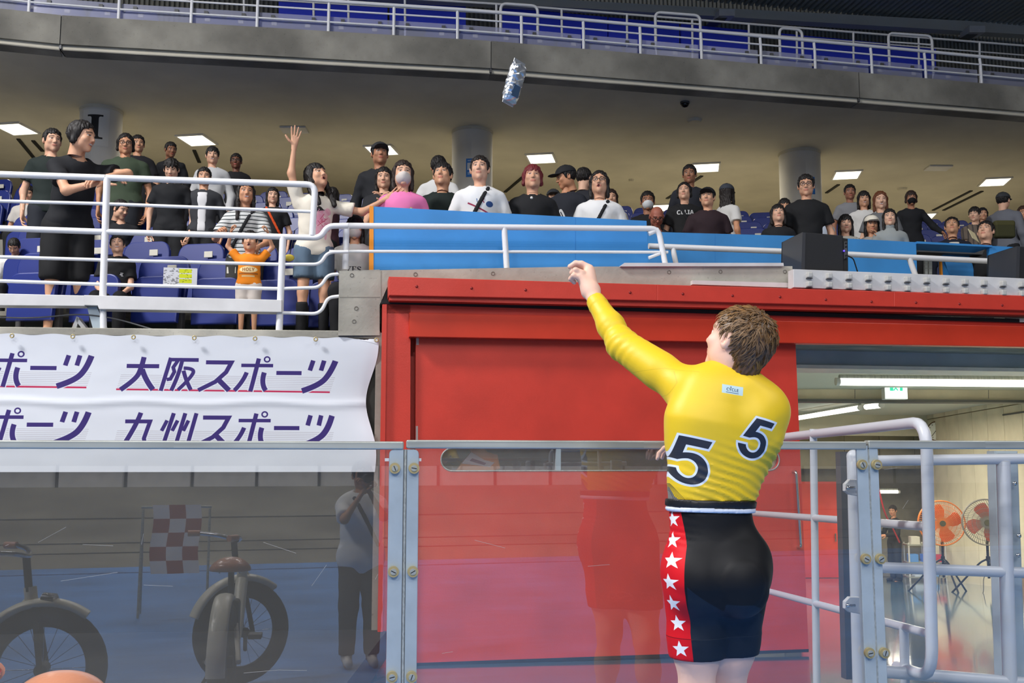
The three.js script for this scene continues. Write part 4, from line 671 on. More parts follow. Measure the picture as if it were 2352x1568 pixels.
const ell = (x, y, z, cx, cy, cz, rx, ry, rz) => { const a = (x - cx) / rx, b = (y - cy) / ry, c = (z - cz) / rz, k0 = Math.sqrt(a * a + b * b + c * c), k1 = Math.sqrt(a * a / rx / rx + b * b / ry / ry + c * c / rz / rz); return k1 < 1e-9 ? -Math.min(rx, ry, rz) : k0 * (k0 - 1) / k1; };
const sph = (x, y, z, cx, cy, cz, r) => Math.hypot(x - cx, y - cy, z - cz) - r;
const n3 = (x, y, z) => Math.sin(x * 1.7 + 2.1 * Math.sin(y * 1.3 + z)) * 0.5 + Math.sin(y * 2.3 + 1.7 * Math.sin(z * 1.9 + x * 0.7)) * 0.3 + Math.sin(z * 2.9 + x * 1.1) * 0.2;

// ---------------------------------------------------------------- heads (chin to crown 0.235 m, face towards +z)
const headCache = {};
function headGeo(mouth, cell = 0.0056) {
  const key = mouth + cell; if (headCache[key]) return headCache[key];
  const f = (x, y, z) => {
    const ax = Math.abs(x);
    let d = ell(x, y, z, 0, 0.03, -0.012, 0.074, 0.086, 0.094);
    d = smin(d, ell(x, y, z, 0, -0.035, 0.022, 0.058, 0.075, 0.062), 0.03);
    d = smin(d, ell(ax, y, z, 0.045, -0.055, 0.0, 0.02, 0.035, 0.04), 0.03);
    d = smin(d, sph(x, y, z, 0, -0.094, 0.058, 0.02), 0.025);
    d = smin(d, ell(x, y, z, 0, 0.026, 0.068, 0.048, 0.014, 0.02), 0.02);
    d = smin(d, ell(ax, y, z, 0.04, -0.022, 0.058, 0.02, 0.02, 0.02), 0.02);
    d = Math.max(d, -sph(ax, y, z, 0.031, 0.004, 0.1, 0.017) * 0.8);
    d = smin(d, sph(ax, y, z, 0.031, 0.004, 0.069, 0.0125), 0.004);
    d = smin(d, capsule([0, 0.014, 0.083, 0, -0.028, 0.098, 0.007, 0.0115, 1, 0, 0, 1], x, y, z, 0), 0.012);
    d = smin(d, sph(ax, y, z, 0.011, -0.031, 0.088, 0.008), 0.008);
    d = smin(d, ell(x, y, z, 0, -0.054, 0.079, 0.022, 0.006, 0.008), 0.006); d = smin(d, ell(x, y, z, 0, -0.064, 0.077, 0.019, 0.006, 0.009), 0.006);
    if (mouth !== 'closed') d = Math.max(d, -ell(x, y + (mouth === 'smile' ? -ax * ax * 6 : 0), z, 0, -0.06, 0.09, mouth === 'smile' ? 0.024 : 0.016, mouth === 'smile' ? 0.009 : 0.012, 0.016));
    let e = ell(ax, y, z - 0.25 * (ax - 0.075), 0.08, -0.004, -0.012, 0.012, 0.031, 0.019); e = Math.max(e, -ell(ax, y, z, 0.088, 0.0, -0.006, 0.008, 0.019, 0.009)); d = smin(d, e, 0.008);
    d = smin(d, capsule([0, -0.06, -0.03, 0, -0.16, -0.045, 0.05, 0.052, 1, 0, 0, 1], x, y, z, 0), 0.03);
    return d;
  };
  const g = sdfMesh(f, [-0.105, -0.15, -0.12], [0.105, 0.13, 0.125], cell), p = g.attributes.position, reg = new Uint8Array(p.count);
  for (let i = 0; i < p.count; i++) {
    const x = p.getX(i), y = p.getY(i), z = p.getZ(i), ax = Math.abs(x); if (z < 0.03) continue;
    const ex = (ax - 0.031) / 0.0145, ey = (y - 0.004) / 0.0052; if (ex * ex + ey * ey < 1 && z > 0.05) reg[i] = Math.hypot((ax - 0.031) / 0.0082, (y - 0.004) / 0.0082) < 1 ? 3 : 2;
    else if (y - 0.004 > 0.004 && y - 0.004 < 0.0082 && ax > 0.016 && ax < 0.047) reg[i] = 4;
    else if (Math.abs(y - 0.027 - (ax - 0.034) * -0.12) < 0.0055 && ax > 0.012 && ax < 0.054 && z > 0.035) reg[i] = 4;
    const my = mouth === 'smile' ? y - ax * ax * 6 : y;
    if (mouth !== 'closed' && Math.hypot(x / (mouth === 'smile' ? 0.021 : 0.014), (my + 0.06) / (mouth === 'smile' ? 0.0085 : 0.0115)) < 1 && z > 0.05) reg[i] = my > -0.061 && mouth === 'smile' ? 6 : 5;
    else if (Math.hypot(x / 0.025, (y + 0.0595) / (mouth === 'closed' ? 0.011 : 0.0155)) < 1 && z > 0.05) reg[i] = 1;
  }
  return (headCache[key] = { g, reg });
}
const lin = (hex) => new THREE.Color(hex);
function paintHead({ g, reg }, skin, hair) {
  const c = lin(skin), pal = [c, c.clone().lerp(lin('#b0413e'), 0.55), lin('#e6dfd8'), lin('#17110e'), lin(hair).lerp(c, 0.18), lin('#4a1512'), lin('#e9e4da')], q = g.clone(), a = new Float32Array(reg.length * 3);
  for (let i = 0; i < reg.length; i++) pal[reg[i]].toArray(a, i * 3); q.setAttribute('color', new THREE.BufferAttribute(a, 3)); return q;
}
function paint(g, color) { const c = lin(color), a = new Float32Array(g.attributes.position.count * 3); for (let i = 0; i < a.length; i += 3) c.toArray(a, i); g.setAttribute('color', new THREE.BufferAttribute(a, 3)); return g; }
// hair
const hairCache = {};
function hairGeo(style, cell = 0.0065) {
  const key = style + cell; if (hairCache[key]) return hairCache[key];
  const long = /long/.test(style), bob = /bob/.test(style), bangs = /bang/.test(style), mid = /middle/.test(style), tuft = /messy/.test(style), pony = /tied/.test(style), rec = /thin/.test(style);
  const f = (x, y, z) => {
    const ax = Math.abs(x), ang = Math.atan2(x, z + 0.01), st = 0.0036 * Math.sin(ang * 26 + y * 40 + 2.5 * n3(x * 40, y * 25, z * 40)) + 0.0045 * n3(x * 75, y * 45, z * 75) * (tuft ? 2 : 1);
    let d = ell(x, y, z, 0, 0.034, -0.014, 0.086, 0.098, 0.105) + st;
    if (tuft) d -= 0.006 * Math.max(0, n3(x * 90, y * 40, z * 90)) * (y > 0.03 ? 1 : 0);
    const jag = 0.007 * Math.sin(x * 210) + 0.004 * Math.sin(x * 97 + 1);
    let yb; if (z < -0.05) yb = long || bob ? -0.2 : -0.075; else if (z < 0.02) yb = lerp(long || bob ? -0.2 : -0.075, -0.02, (z + 0.05) / 0.07); else if (z < 0.05) yb = lerp(-0.02, bangs ? 0.03 : 0.055, (z - 0.02) / 0.03); else yb = bangs ? 0.03 + jag + ax * ax * 2 : mid ? 0.075 - ax * 0.55 + jag * 0.5 : rec ? 0.085 : 0.058 + jag - ax * 0.1;
    d = Math.max(d, (yb - y) * 0.7);
    if (long || bob || mid) { const len = long ? -0.27 : bob ? -0.12 : -0.05; let c = capsule([0.074, 0.03, -0.005, long ? 0.082 : 0.078, len, long ? 0.012 : -0.02, 0.026, 0.024, 0.8, 1, 0, 0], ax, y, z, st); d = smin(d, c, 0.02); let b = capsule([0, 0.0, -0.062, 0, len, long ? -0.075 : -0.06, 0.075, long ? 0.075 : 0.066, 0.55, 0, 0, 1], x, y, z, st * 1.5); if (!mid) d = smin(d, b, 0.03); }
    if (pony) { d = smin(d, sph(x, y, z, 0, 0.03, -0.13, 0.035) + st * 2, 0.02); }
    return d;
  };
  const g = sdfMesh(f, [-0.13, long ? -0.31 : -0.18, -0.18], [0.13, 0.16, 0.11], cell); return (hairCache[key] = g);
}
function capGeo() { const d = (x, y, z) => { let c = ell(x, y, z, 0, 0.045, -0.012, 0.094, 0.085, 0.112); c = Math.max(c, 0.042 - y); return smin(c, Math.max(ell(x, y + (x * x) * 1.4, z, 0, 0.044, 0.1, 0.072, 0.009, 0.085), -(z - 0.05)), 0.008); }; return sdfMesh(d, [-0.12, 0.0, -0.14], [0.12, 0.145, 0.2], 0.006); }
const CAP = capGeo();
const MASK = sdfMesh((x, y, z) => { let d = ell(x, y, z, 0, -0.042, 0.03, 0.066, 0.066, 0.078); d = smin(d, sph(x, y, z, 0, -0.028, 0.09, 0.018), 0.02); return Math.max(d, 0.012 - z, y + 0.01 - (0.03 - Math.abs(x)) * 0.2, -0.105 - y); }, [-0.08, -0.12, 0], [0.08, 0.01, 0.125], 0.006);
const GLASSES = merge([new THREE.TorusGeometry(0.021, 0.0026, 6, 18).scale(1.15, 0.85, 1).translate(0.032, 0.003, 0.096), new THREE.TorusGeometry(0.021, 0.0026, 6, 18).scale(1.15, 0.85, 1).translate(-0.032, 0.003, 0.096), tube([V(-0.008, 0.006, 0.098), V(0.008, 0.006, 0.098)], 0.0024, 0.01, 5), tube([V(0.056, 0.006, 0.094), V(0.08, 0.008, 0.06), V(0.083, 0.006, -0.01)], 0.0024, 0.02, 5), tube([V(-0.056, 0.006, 0.094), V(-0.08, 0.008, 0.06), V(-0.083, 0.006, -0.01)], 0.0024, 0.02, 5)]);
// hands: wrist at the origin, fingers along +y, palm towards +z, thumb towards +x
const handCache = {};
function handGeo(kind, cell = 0.0045) {
  const key = kind + cell; if (handCache[key]) return handCache[key];
  const curl = { open: 0.08, relaxed: 0.5, grip: 1.15 }[kind], L = [];
  L.push(cap(V(0, -0.03, 0), V(0, 0.01, 0), 0.026, 0.026, 0.75)); L.push(cap(V(0.012, 0.02, 0), V(0.024, 0.08, 0), 0.022, 0.014, 0.7)); L.push(cap(V(-0.01, 0.02, 0), V(-0.026, 0.074, 0), 0.022, 0.013, 0.7)); L.push(cap(V(0, 0.02, 0), V(0, 0.083, 0), 0.024, 0.014, 0.7));
  const spread = kind === 'open' ? 1 : 0.4;
  [[0.03, 0.085, 0.16, [0.042, 0.025, 0.02], 0.0088], [0.01, 0.09, 0.03, [0.047, 0.029, 0.021], 0.0092], [-0.012, 0.086, -0.1, [0.043, 0.027, 0.02], 0.0088], [-0.031, 0.076, -0.26, [0.033, 0.02, 0.018], 0.0078]].forEach(([x, y, sp, len, r]) => { let p = V(x, y, 0), a = curl * 0.6; for (let i = 0; i < 3; i++) { const dir = V(Math.sin(sp * spread), Math.cos(sp * spread), 0); const q = p.clone().add(V(dir.x * Math.cos(a), dir.y * Math.cos(a), Math.sin(a)).multiplyScalar(len[i])); L.push(cap(p, q, r * (1 - i * 0.08), r * (0.92 - i * 0.08))); p = q; a += curl; } });
  { let p = V(0.018, 0.018, 0.006), dirs = kind === 'open' ? [V(0.85, 0.5, 0.12), V(0.7, 0.7, 0.1), V(0.6, 0.8, 0.05)] : [V(0.55, 0.65, 0.5), V(0.25, 0.85, 0.45), V(0.0, 0.95, 0.3)]; [0.04, 0.032, 0.025].forEach((l, i) => { const q = p.clone().add(dirs[i].normalize().multiplyScalar(l)); L.push(cap(p, q, 0.0135 - i * 0.0016, 0.0115 - i * 0.0014)); p = q; }); }
  const palm = union(L.slice(0, 4), 0.012), fingers = L.slice(4), f = (x, y, z) => { let d = palm(x, y, z); for (let i = 0; i < fingers.length; i += 3) { let e = 1e3; for (let j = 0; j < 3; j++) e = smin(e, capsule(fingers[i + j], x, y, z, 0), 0.004); d = smin(d, e, 0.006); } return d; };
  const [lo, hi] = bounds(L, 0.012); return (handCache[key] = sdfMesh(f, lo, hi, cell));
}
function placeHand(kind, wrist, dir, palm, mirror, size = 1, cell) {
  const g = handGeo(kind, cell).clone(); const y = dir.clone().normalize(), z = palm.clone().addScaledVector(y, -palm.dot(y)).normalize(), x = y.clone().cross(z);
  if (mirror) { g.scale(-1, 1, 1); const ix = g.index.array; for (let i = 0; i < ix.length; i += 3) { const t = ix[i]; ix[i] = ix[i + 1]; ix[i + 1] = t; } }
  g.scale(size, size, size); g.computeVertexNormals(); return g.applyMatrix4(new THREE.Matrix4().makeBasis(x, y, z).setPosition(wrist));
}
const skinMat = new THREE.MeshPhysicalMaterial({ vertexColors: true, roughness: 0.55, sheen: 0.2, sheenColor: new THREE.Color('#ffb59a') });
const cloth = {}; const clothMat = (c, o) => (o ? mat(c, 0.85, o) : (cloth[c] ??= mat(c, 0.85, { bumpMap: scaled(weaveBump, 6), bumpScale: 0.0008 })));
const hairMats = {}; const hairMat = (c) => (hairMats[c] ??= mat(c, 0.62, { bumpMap: scaled(fineBump, 4), bumpScale: 0.002 }));
function mergeSkin(list) { return mergeGeometries(list.map((g) => { const q = g.index ? g.toNonIndexed() : g; for (const k of Object.keys(q.attributes)) if (!['position', 'normal', 'color'].includes(k)) q.deleteAttribute(k); return q; })); }
function elbowAt(s, w, a, b, pole) { const v = w.clone().sub(s); let d = v.length(); if (d > (a + b) * 0.995) { v.setLength((a + b) * 0.995); w.copy(s).add(v); d = v.length(); } const h = (a * a - b * b + d * d) / (2 * d), r = Math.sqrt(Math.max(0, a * a - h * h)), dir = v.normalize(), p = pole.clone().addScaledVector(dir, -pole.dot(dir)).normalize(); return s.clone().addScaledVector(dir, h).addScaledVector(p, r); }
const ARM = { down: [0.07, -0.5, 0.04], front: [-0.03, -0.3, 0.3], rail: [0.02, -0.36, 0.32], cross: [-0.26, -0.22, 0.2], lap: [-0.06, -0.4, 0.28], clasp: [-0.15, -0.42, 0.2], up: [0.05, 0.5, 0.06], chest: [-0.12, -0.08, 0.26], hips: [0.12, -0.36, 0.02] };
const sitTop = 0.53 + 0.795;
function planarUV(g, half, y0, h) { // front print: uv over the chest, everything else in a plain corner
  const q = g.toNonIndexed(); q.computeVertexNormals(); const sm = g.attributes.normal, p = q.attributes.position, uv = new Float32Array(p.count * 2), nn = new Float32Array(p.count * 3), ix = g.index.array;
  for (let i = 0; i < p.count; i += 3) { let nz = 0; for (let j = 0; j < 3; j++) { nz += sm.getZ(ix[i + j]); nn.set([sm.getX(ix[i + j]), sm.getY(ix[i + j]), sm.getZ(ix[i + j])], (i + j) * 3); } for (let j = 0; j < 3; j++) { if (nz > 0.3) { uv[(i + j) * 2] = (p.getX(i + j) + half) / (2 * half); uv[(i + j) * 2 + 1] = (p.getY(i + j) - y0) / h; } else { uv[(i + j) * 2] = 0.004 + 0.001 * j; uv[(i + j) * 2 + 1] = 0.004 + 0.001 * (j % 2); } } }
  q.setAttribute('normal', new THREE.BufferAttribute(nn, 3)); q.setAttribute('uv', new THREE.BufferAttribute(uv, 2)); return q;
}
// a clothed person, feet at the group's origin, facing +z, 1.7 m before scaling
function makePerson(o) {
  const g = thing(o.name ?? 'person', o.label, 'person', o.group); const sit = o.pose === 'sit', W = o.wide ?? 1, gi = o.girth ?? 1, hs = o.headScale ?? 1, lean = o.lean ?? 0, cy = Math.cos(lean), sy = Math.sin(lean), tw = o.twist ?? 0, ct = Math.cos(tw), sn = Math.sin(tw);
  const hipY = sit ? 0.53 : 0.9, T = (x, y, z) => { const X = x * ct + z * sn, Z = -x * sn + z * ct; return V(X, hipY + y * cy - Z * sy, y * sy + Z * cy); };
  const fl = [sn * 1, -sy * ct, cy * ct];
  const torso = [cap(T(-0.055 * W, 0, 0), T(0.055 * W, 0, 0), 0.115 * gi, 0.115 * gi, 0.85, fl), cap(T(0, 0.03, 0), T(0, 0.2, 0), 0.14 * gi, 0.13 * gi, 0.7, fl), cap(T(0, 0.2, 0), T(0, 0.37, 0), 0.13 * gi, 0.155 * W, 0.68, fl), cap(T(-0.115 * W, 0.425, -0.01), T(0, 0.465, -0.015), 0.058, 0.06), cap(T(0.115 * W, 0.425, -0.01), T(0, 0.465, -0.015), 0.058, 0.06)];
  const neck = cap(T(0, 0.47, -0.02), T(0, 0.6, 0.005), 0.052, 0.05);
  const arms = [], sleeves = [], hands = [], sl = o.sleeve ?? 'short';
  for (const s of [-1, 1]) {
    const spec = (s < 0 ? o.armR : o.armL) ?? o.arms ?? 'down', t = Array.isArray(spec) ? spec : ARM[spec];   // the person's right arm is at -x when facing +z
    const S = T(s * 0.16 * W, 0.43, -0.01), Wt = S.clone().add(V(s * t[0], t[1], t[2]).applyAxisAngle(V(0, 1, 0), tw)), E = elbowAt(S, Wt, 0.285, 0.25, t[3] ? V(s * t[3][0], t[3][1], t[3][2]) : V(s * 0.5, -0.6, -0.6));
    arms.push(cap(S, E, 0.049 * gi, 0.04), cap(E, Wt, 0.041, 0.027)); const hd = Wt.clone().sub(E).normalize();
    const kind = (s < 0 ? o.handR : o.handL) ?? 'relaxed', pn = (s < 0 ? o.palmR : o.palmL); hands.push(placeHand(kind, Wt.clone().addScaledVector(hd, 0.012), hd, pn ? V(...pn) : V(-s * 0.9, 0, 0.2).addScaledVector(V(0, -1, 0), Math.abs(hd.y) < 0.6 ? 1.2 : 0), s > 0 ? false : true, 1));
    if (sl === 'short') { const e = S.clone().lerp(E, o.sleeveLen ?? 0.62); sleeves.push([cap(S, e, 0.056 * gi, 0.066), e, e.clone().sub(S).normalize()]); } else if (sl === 'long') { sleeves.push([cap(S, E, 0.057 * gi, 0.05), null], [cap(E, Wt, 0.05, 0.036), null]); }
  }
  const legs = [], bot = o.bottomLen ?? 'long', pant = [], feet = [];
  for (const s of [-1, 1]) {
    const hip = V(s * 0.085, hipY - 0.02, 0), st = (o.stance ?? 0.1) * s; let kn, an;
    if (sit) { kn = V(s * 0.13, 0.5, 0.42); an = V(s * 0.12, 0.08, 0.4); } else { kn = V(st, 0.49, 0.02 + (o.step ?? 0) * s); an = V(st * 1.05, 0.08, -0.02 + (o.step ?? 0) * 1.3 * s); }
    legs.push(cap(hip, kn, 0.082 * gi, 0.054), cap(kn, an, 0.055, 0.036), cap(an.clone().add(V(0, -0.045, -0.03)), an.clone().add(V(s * 0.02, -0.05, 0.15)), 0.036, 0.03)); feet.push(an);
    if (bot === 'long') pant.push(cap(hip, kn, 0.1 * gi, 0.075), cap(kn, an, 0.075, 0.06)); else pant.push(cap(hip, hip.clone().lerp(kn, o.shortLen ?? 0.85), 0.1 * gi, 0.092));
  }
  // skin: one continuous body
  const skin = o.skin ?? '#d9a483', hairC = o.hairColor ?? '#17120f', all = [...torso, neck, ...arms, ...legs];
  const [lo, hi] = bounds(all, 0.02), bodyG = paint(sdfMesh(union(all, 0.03, -0.006), lo, hi, o.cell ?? 0.02), skin);
  const hr = o.head ?? [0, 0, 0], headM = new THREE.Matrix4().compose(T(0, 0.56 + 0.115 * hs, 0.012), new THREE.Quaternion().setFromEuler(new THREE.Euler(hr[1] + lean * 0.2, hr[0], hr[2] ?? 0, 'YXZ')), V(hs, hs, hs));
  const hg = paintHead(headGeo(o.mouth ?? 'closed'), skin, o.browColor ?? hairC).applyMatrix4(headM);
  part('body', mergeSkin([bodyG, hg, ...hands.map((h) => paint(h, skin))]), skinMat, g);
  const onHead = (name, geo, m) => part(name, geo.clone().applyMatrix4(headM), m, g);
  if (o.hair !== 'bald') onHead('hair', hairGeo(o.hair ?? 'short'), hairMat(hairC));
  if (o.capColor) onHead('cap', CAP, clothMat(o.capColor)).userData.label = o.capLabel ?? 'baseball cap';
  if (o.mask) onHead('face_mask', MASK, clothMat(o.mask)); if (o.glasses) onHead('glasses', GLASSES, M.black);
  // shirt
  const hem = (sit ? 0.0 : o.hem ?? -0.06), ax = T(0, 1, 0).sub(T(0, 0, 0)), h0 = T(0, hem, 0), gr = o.loose ?? 0.014, tf = union(torso, 0.04, gr), neckCut = cap(T(0, 0.5, 0.0), T(0, 0.62, 0.02), o.neckR ?? 0.066, 0.085);
  const shirtF = (x, y, z) => { let d = tf(x, y, z); for (const [c, e, n] of sleeves) { let q = capsule(c, x, y, z, 0.004); if (e) q = Math.max(q, (x - e.x) * n.x + (y - e.y) * n.y + (z - e.z) * n.z); d = smin(d, q, 0.03); } d += 0.004 * n3(x * 16, y * 22, z * 16) + 0.0025 * n3(x * 34 + 1, y * 26 + x * 20, z * 34); d = Math.max(d, (h0.x - x) * ax.x + (h0.y - y) * ax.y + (h0.z - z) * ax.z); return o.turtle ? d : Math.max(d, -capsule(neckCut, x, y, z, 0)); };
  const [sl0, sh0] = bounds([...torso, ...sleeves.map((s) => s[0])], 0.045); let sg = sdfMesh(shirtF, sl0, sh0, o.clothCell ?? 0.016);
  const top = o.top ?? '#202124'; if (o.print) { sg = planarUV(sg, 0.3, hipY - 0.1, 0.7); part('shirt', sg, clothMat('#ffffff', { map: o.print }), g); } else part('shirt', metreUV(sg), clothMat(top), g);
  if (o.openFront) { const p = union(torso, 0.04, gr + 0.008); part('inner_shirt', metreUV(sdfMesh((x, y, z) => Math.max(p(x, y, z), Math.abs(x) - 0.05 - (y - hipY) * 0.02, 0.02 - z, hipY - 0.02 - y, y - hipY - 0.47), [-0.12, hipY - 0.05, 0], [0.12, hipY + 0.5, 0.25], 0.016)), clothMat(o.openFront), g); }
  if (o.turtle) part('collar', metreUV(sdfMesh((x, y, z) => Math.max(capsule(neck, x, y, z, 0.014), Math.abs(y - hipY - 0.53) - 0.045), [-0.1, hipY + 0.45, -0.12], [0.1, hipY + 0.6, 0.1], 0.012)), clothMat(top), g);
  // trousers
  const pf = union([torso[0], ...pant], 0.03, 0.006); const hemY = bot === 'long' ? 0.09 : -1, [pl, ph] = bounds([torso[0], ...pant], 0.03);
  const pg = sdfMesh((x, y, z) => { let d = pf(x, y, z) + 0.003 * n3(x * 14, y * 18, z * 14); if (bot === 'long' && !sit) d = Math.max(d, hemY - y); if (bot === 'short' && !sit) d = Math.max(d, (o.shortHem ?? 0.56) - y); return Math.max(d, y - hipY - 0.1); }, pl, ph, 0.018);
  part(bot === 'long' ? 'trousers' : 'shorts', metreUV(pg), clothMat(o.bottom ?? '#1a1b1e'), g);
  feet.forEach((a) => { const f = (x, y, z) => Math.max(smin(capsule([a.x, a.y - 0.02, a.z - 0.02, a.x, a.y - 0.035, a.z + 0.15, 0.046, 0.042, 0.9, 1, 0, 0], x, y, z, 0), sph(x, y, z, a.x, a.y, a.z - 0.01, 0.05), 0.02), -y); part('shoe', metreUV(sdfMesh(f, [a.x - 0.07, -0.02, a.z - 0.09], [a.x + 0.07, a.y + 0.07, a.z + 0.22], 0.016)), clothMat(o.shoe ?? '#2a2a2c'), g); });
  if (o.socks) legs.filter((_, i) => i % 3 === 1).forEach((q) => { part('sock', metreUV(sdfMesh((x, y, z) => Math.max(capsule(q, x, y, z, 0.006), y - 0.4), [q[0] - 0.1, 0, -0.12], [q[0] + 0.1, 0.46, 0.12], 0.016)), clothMat(o.socks), g); });
  if (o.strap) { const s = o.strap === 'left' ? 1 : -1, a = T(s * 0.09, 0.5, 0), pts = []; for (let i = 0; i <= 8; i++) { const t = i / 8, xx = lerp(s * 0.075, -s * 0.13, t), yy = lerp(0.49, 0.1, t); let zz = 0.22; for (let n = 0; n < 40; n++) { const p = T(xx, yy, zz); if (shirtF(p.x, p.y, p.z) < 0.004) break; zz -= 0.006; } pts.push(T(xx, yy, zz + 0.004)); } const sg2 = []; for (let i = 0; i < 8; i++) sg2.push(cap(pts[i], pts[i + 1], 0.019, 0.019, 0.4, [0, 0, 1])); const [l, h] = bounds(sg2, 0.02); part('bag_strap', metreUV(sdfMesh(union(sg2, 0.004), l, h, 0.009)), clothMat(o.strapColor ?? '#15161a'), g); }
  if (o.lanyard) part('lanyard', merge([tube([T(-0.06, 0.5, 0.06), T(-0.02, 0.3, 0.16), T(0, 0.22, 0.16)], 0.005, 0.08, 5), tube([T(0.06, 0.5, 0.06), T(0.02, 0.3, 0.16), T(0, 0.22, 0.16)], 0.005, 0.08, 5)]), M.black, g);
  g.userData.topY = T(0, 0.56 + 0.115 * hs + 0.118 * hs, 0.012).y; return g;
}
// stand the person so that the crown of the head is seen at the given point of the stand
function seatPerson(o) {
  const [px, py] = o.at, g = makePerson(o), top = g.userData.topY; delete g.userData.topY; let best = null; const H = o.H ?? 1.7, want = top * H / 1.7, [rx, ry, rd] = ray(px, py);
  for (let d = o.dMin ?? 8.62; d < (o.dMax ?? 20); d += 0.05) { if (px > 1500 && o.row === undefined && rOf(rx / rd * d, d) < R1 + 0.06) continue; const x = rx / rd * d, Y = EYE + ry / rd * d, k = o.row ?? rowOf(rOf(x, d)), fl = o.floorY ?? rowY(k); const e = Math.abs(Y - fl - want); const r = rOf(x, d), k2 = rowOf(r), fr = (r - R1) / TREAD - Math.floor((r - R1) / TREAD); if (o.row === undefined && o.pose !== 'sit' && k2 > 0 && (fr < 0.1 || fr > 0.6)) continue; if (o.row === undefined && o.pose === 'sit' && k2 > 0 && fr < 0.5) continue; if (!best || e < best.e - 0.002) best = { e, d, x, Y, fl }; }
  const s = (best.Y - best.fl) / top; g.scale.setScalar(s); g.position.set(best.x, best.fl, -best.d); g.rotation.y = (o.yaw ?? 0) + Math.atan2(-best.x, best.d) * (o.face ?? 0.5); 
  const off = V(0, 0, 0); return g;
}
// ---------------------------------------------------------------- spectators
const printTex = (base, draw, w = 512, h = 596) => canvasTexture(w, h, (c) => { c.fillStyle = base; c.fillRect(0, 0, w, h); draw(c, w, h); });   // 0.6 m wide, 0.7 m tall
const SK = ['#dba684', '#e2b091', '#cf9672', '#d8a27e', '#e6b799'];
let pn = 0; const P_ = (o) => { o.skin ??= SK[pn++ % 5]; o.group ??= 'spectators in the stand'; o.at && seatPerson(o); };
// --- beside and behind the white railing
P_({ at: [168, 297], H: 1.76, dMin: 8.78, dMax: 8.8, row: 0, yaw: 0.3, twist: 0.1, face: 1, lean: 0.3, head: [0.7, 0.0, 0], hair: 'middle', top: '#14161b', bottom: '#101113', bottomLen: 'short', shortHem: 0.47, shortLen: 0.95, armR: [-0.2, -0.15, 0.34, [0.7, -1, 0]], armL: [-0.1, -0.12, 0.33, [1, 0.15, 0.4]], handR: 'relaxed', mouth: 'smile', shoe: '#efece6', cell: 0.014, label: 'man in black shirt and shorts leaning with folded arms on the white railing' });
P_({ at: [122, 298], H: 1.74, dMin: 9.6, dMax: 10.4, yaw: 0.1, head: [0.4, 0, 0], top: '#16231f', bottom: '#20242c', hair: 'short', label: 'man in a dark green shirt standing right behind the leaning man' });
P_({ at: [290, 309], H: 1.74, dMin: 11, dMax: 12.6, wide: 1.12, girth: 1.25, top: '#3c4a37', bottom: '#1d2129', hair: 'thin middle', glasses: 1, lanyard: 1, head: [0.15, 0.05], label: 'heavy man in an olive green shirt and glasses with a lanyard' });
P_({ at: [318, 312], H: 1.7, dMin: 12.4, dMax: 14, top: '#1b1b20', hair: 'short', head: [0.3, 0], label: 'dark-haired spectator half hidden behind the olive green shirt' });
P_({ at: [397, 336], H: 1.68, dMin: 13.6, dMax: 15, top: '#15171c', sleeve: 'long', hair: 'short', lean: 0.25, head: [0.5, 0.1], skin: '#9c6c50', label: 'man in a dark top bending forward below the second ceiling light' });
P_({ at: [397, 371], H: 1.7, dMin: 9.8, dMax: 10.8, top: '#17191d', hair: 'messy bang', head: [0, 0.35], arms: 'down', lean: 0.1, bottom: '#14161a', label: 'man with shaggy hair in a black shirt looking down' });
P_({ at: [470, 386], H: 1.64, dMin: 10.4, dMax: 11.2, top: '#34363a', sleeve: 'long', openFront: '#e4e4e4', hair: 'tied', head: [0.1, 0], arms: 'down', bottom: '#17181b', label: 'woman in an open charcoal cardigan over a white blouse' });
P_({ at: [489, 338], H: 1.72, dMin: 12, dMax: 13.4, top: '#c9cacb', sleeve: 'long', hair: 'short bang', head: [0.15, 0], mouth: 'smile', label: 'man in a white long sleeve shirt behind the woman in the cardigan' });
P_({ at: [543, 354], H: 1.68, dMin: 12.8, dMax: 14.6, top: '#141519', skin: '#7a4f3a', glasses: 1, hair: 'short', label: 'dark-clad man with glasses above the woman in stripes' });
const stripes = printTex('#d4d6d3', (c, w, h) => { c.fillStyle = '#3c4344'; for (let y = 40; y < h; y += 34) c.fillRect(0, y, w, 9); });
P_({ at: [568, 424], H: 1.57, dMin: 8.95, dMax: 9.15, row: 0, print: stripes, hair: 'long', head: [0.25, -0.12], lean: 0.12, armR: [0.04, -0.22, 0.34], armL: [0.0, -0.36, 0.3], handR: 'grip', mouth: 'smile', bottom: '#3c3a36', sleeveLen: 0.8, cell: 0.016, strap: 'left', label: 'long-haired woman in a striped shirt holding the toddler at the railing' });
const holy = printTex('#f08a12', (c) => { c.fillStyle = '#f3d9a0'; c.beginPath(); c.ellipse(256, 300, 120, 44, 0, 0, 7); c.fill(); c.fillStyle = '#b5651c'; c.fillRect(130, 344, 252, 22); c.fillStyle = '#e8c489'; c.fillRect(170, 380, 172, 22); c.fillStyle = '#8a4a16'; c.font = 'bold 64px sans-serif'; c.textAlign = 'center'; c.fillText('HOLY', 256, 322); });
P_({ at: [575, 531], H: 0.95, dMin: 8.62, dMax: 8.66, row: 0, headScale: 1.42, wide: 1.05, girth: 1.2, print: holy, bottom: '#e6dcd4', bottomLen: 'short', shortHem: 0.5, shortLen: 0.75, hair: 'short', head: [0, -0.05], armR: [0.12, 0.42, 0.1], armL: [0.12, 0.42, 0.1], handR: 'grip', handL: 'grip', mouth: 'open', cell: 0.016, hem: 0.0, label: 'toddler in an orange shirt reading HOLY gripping the railing' });
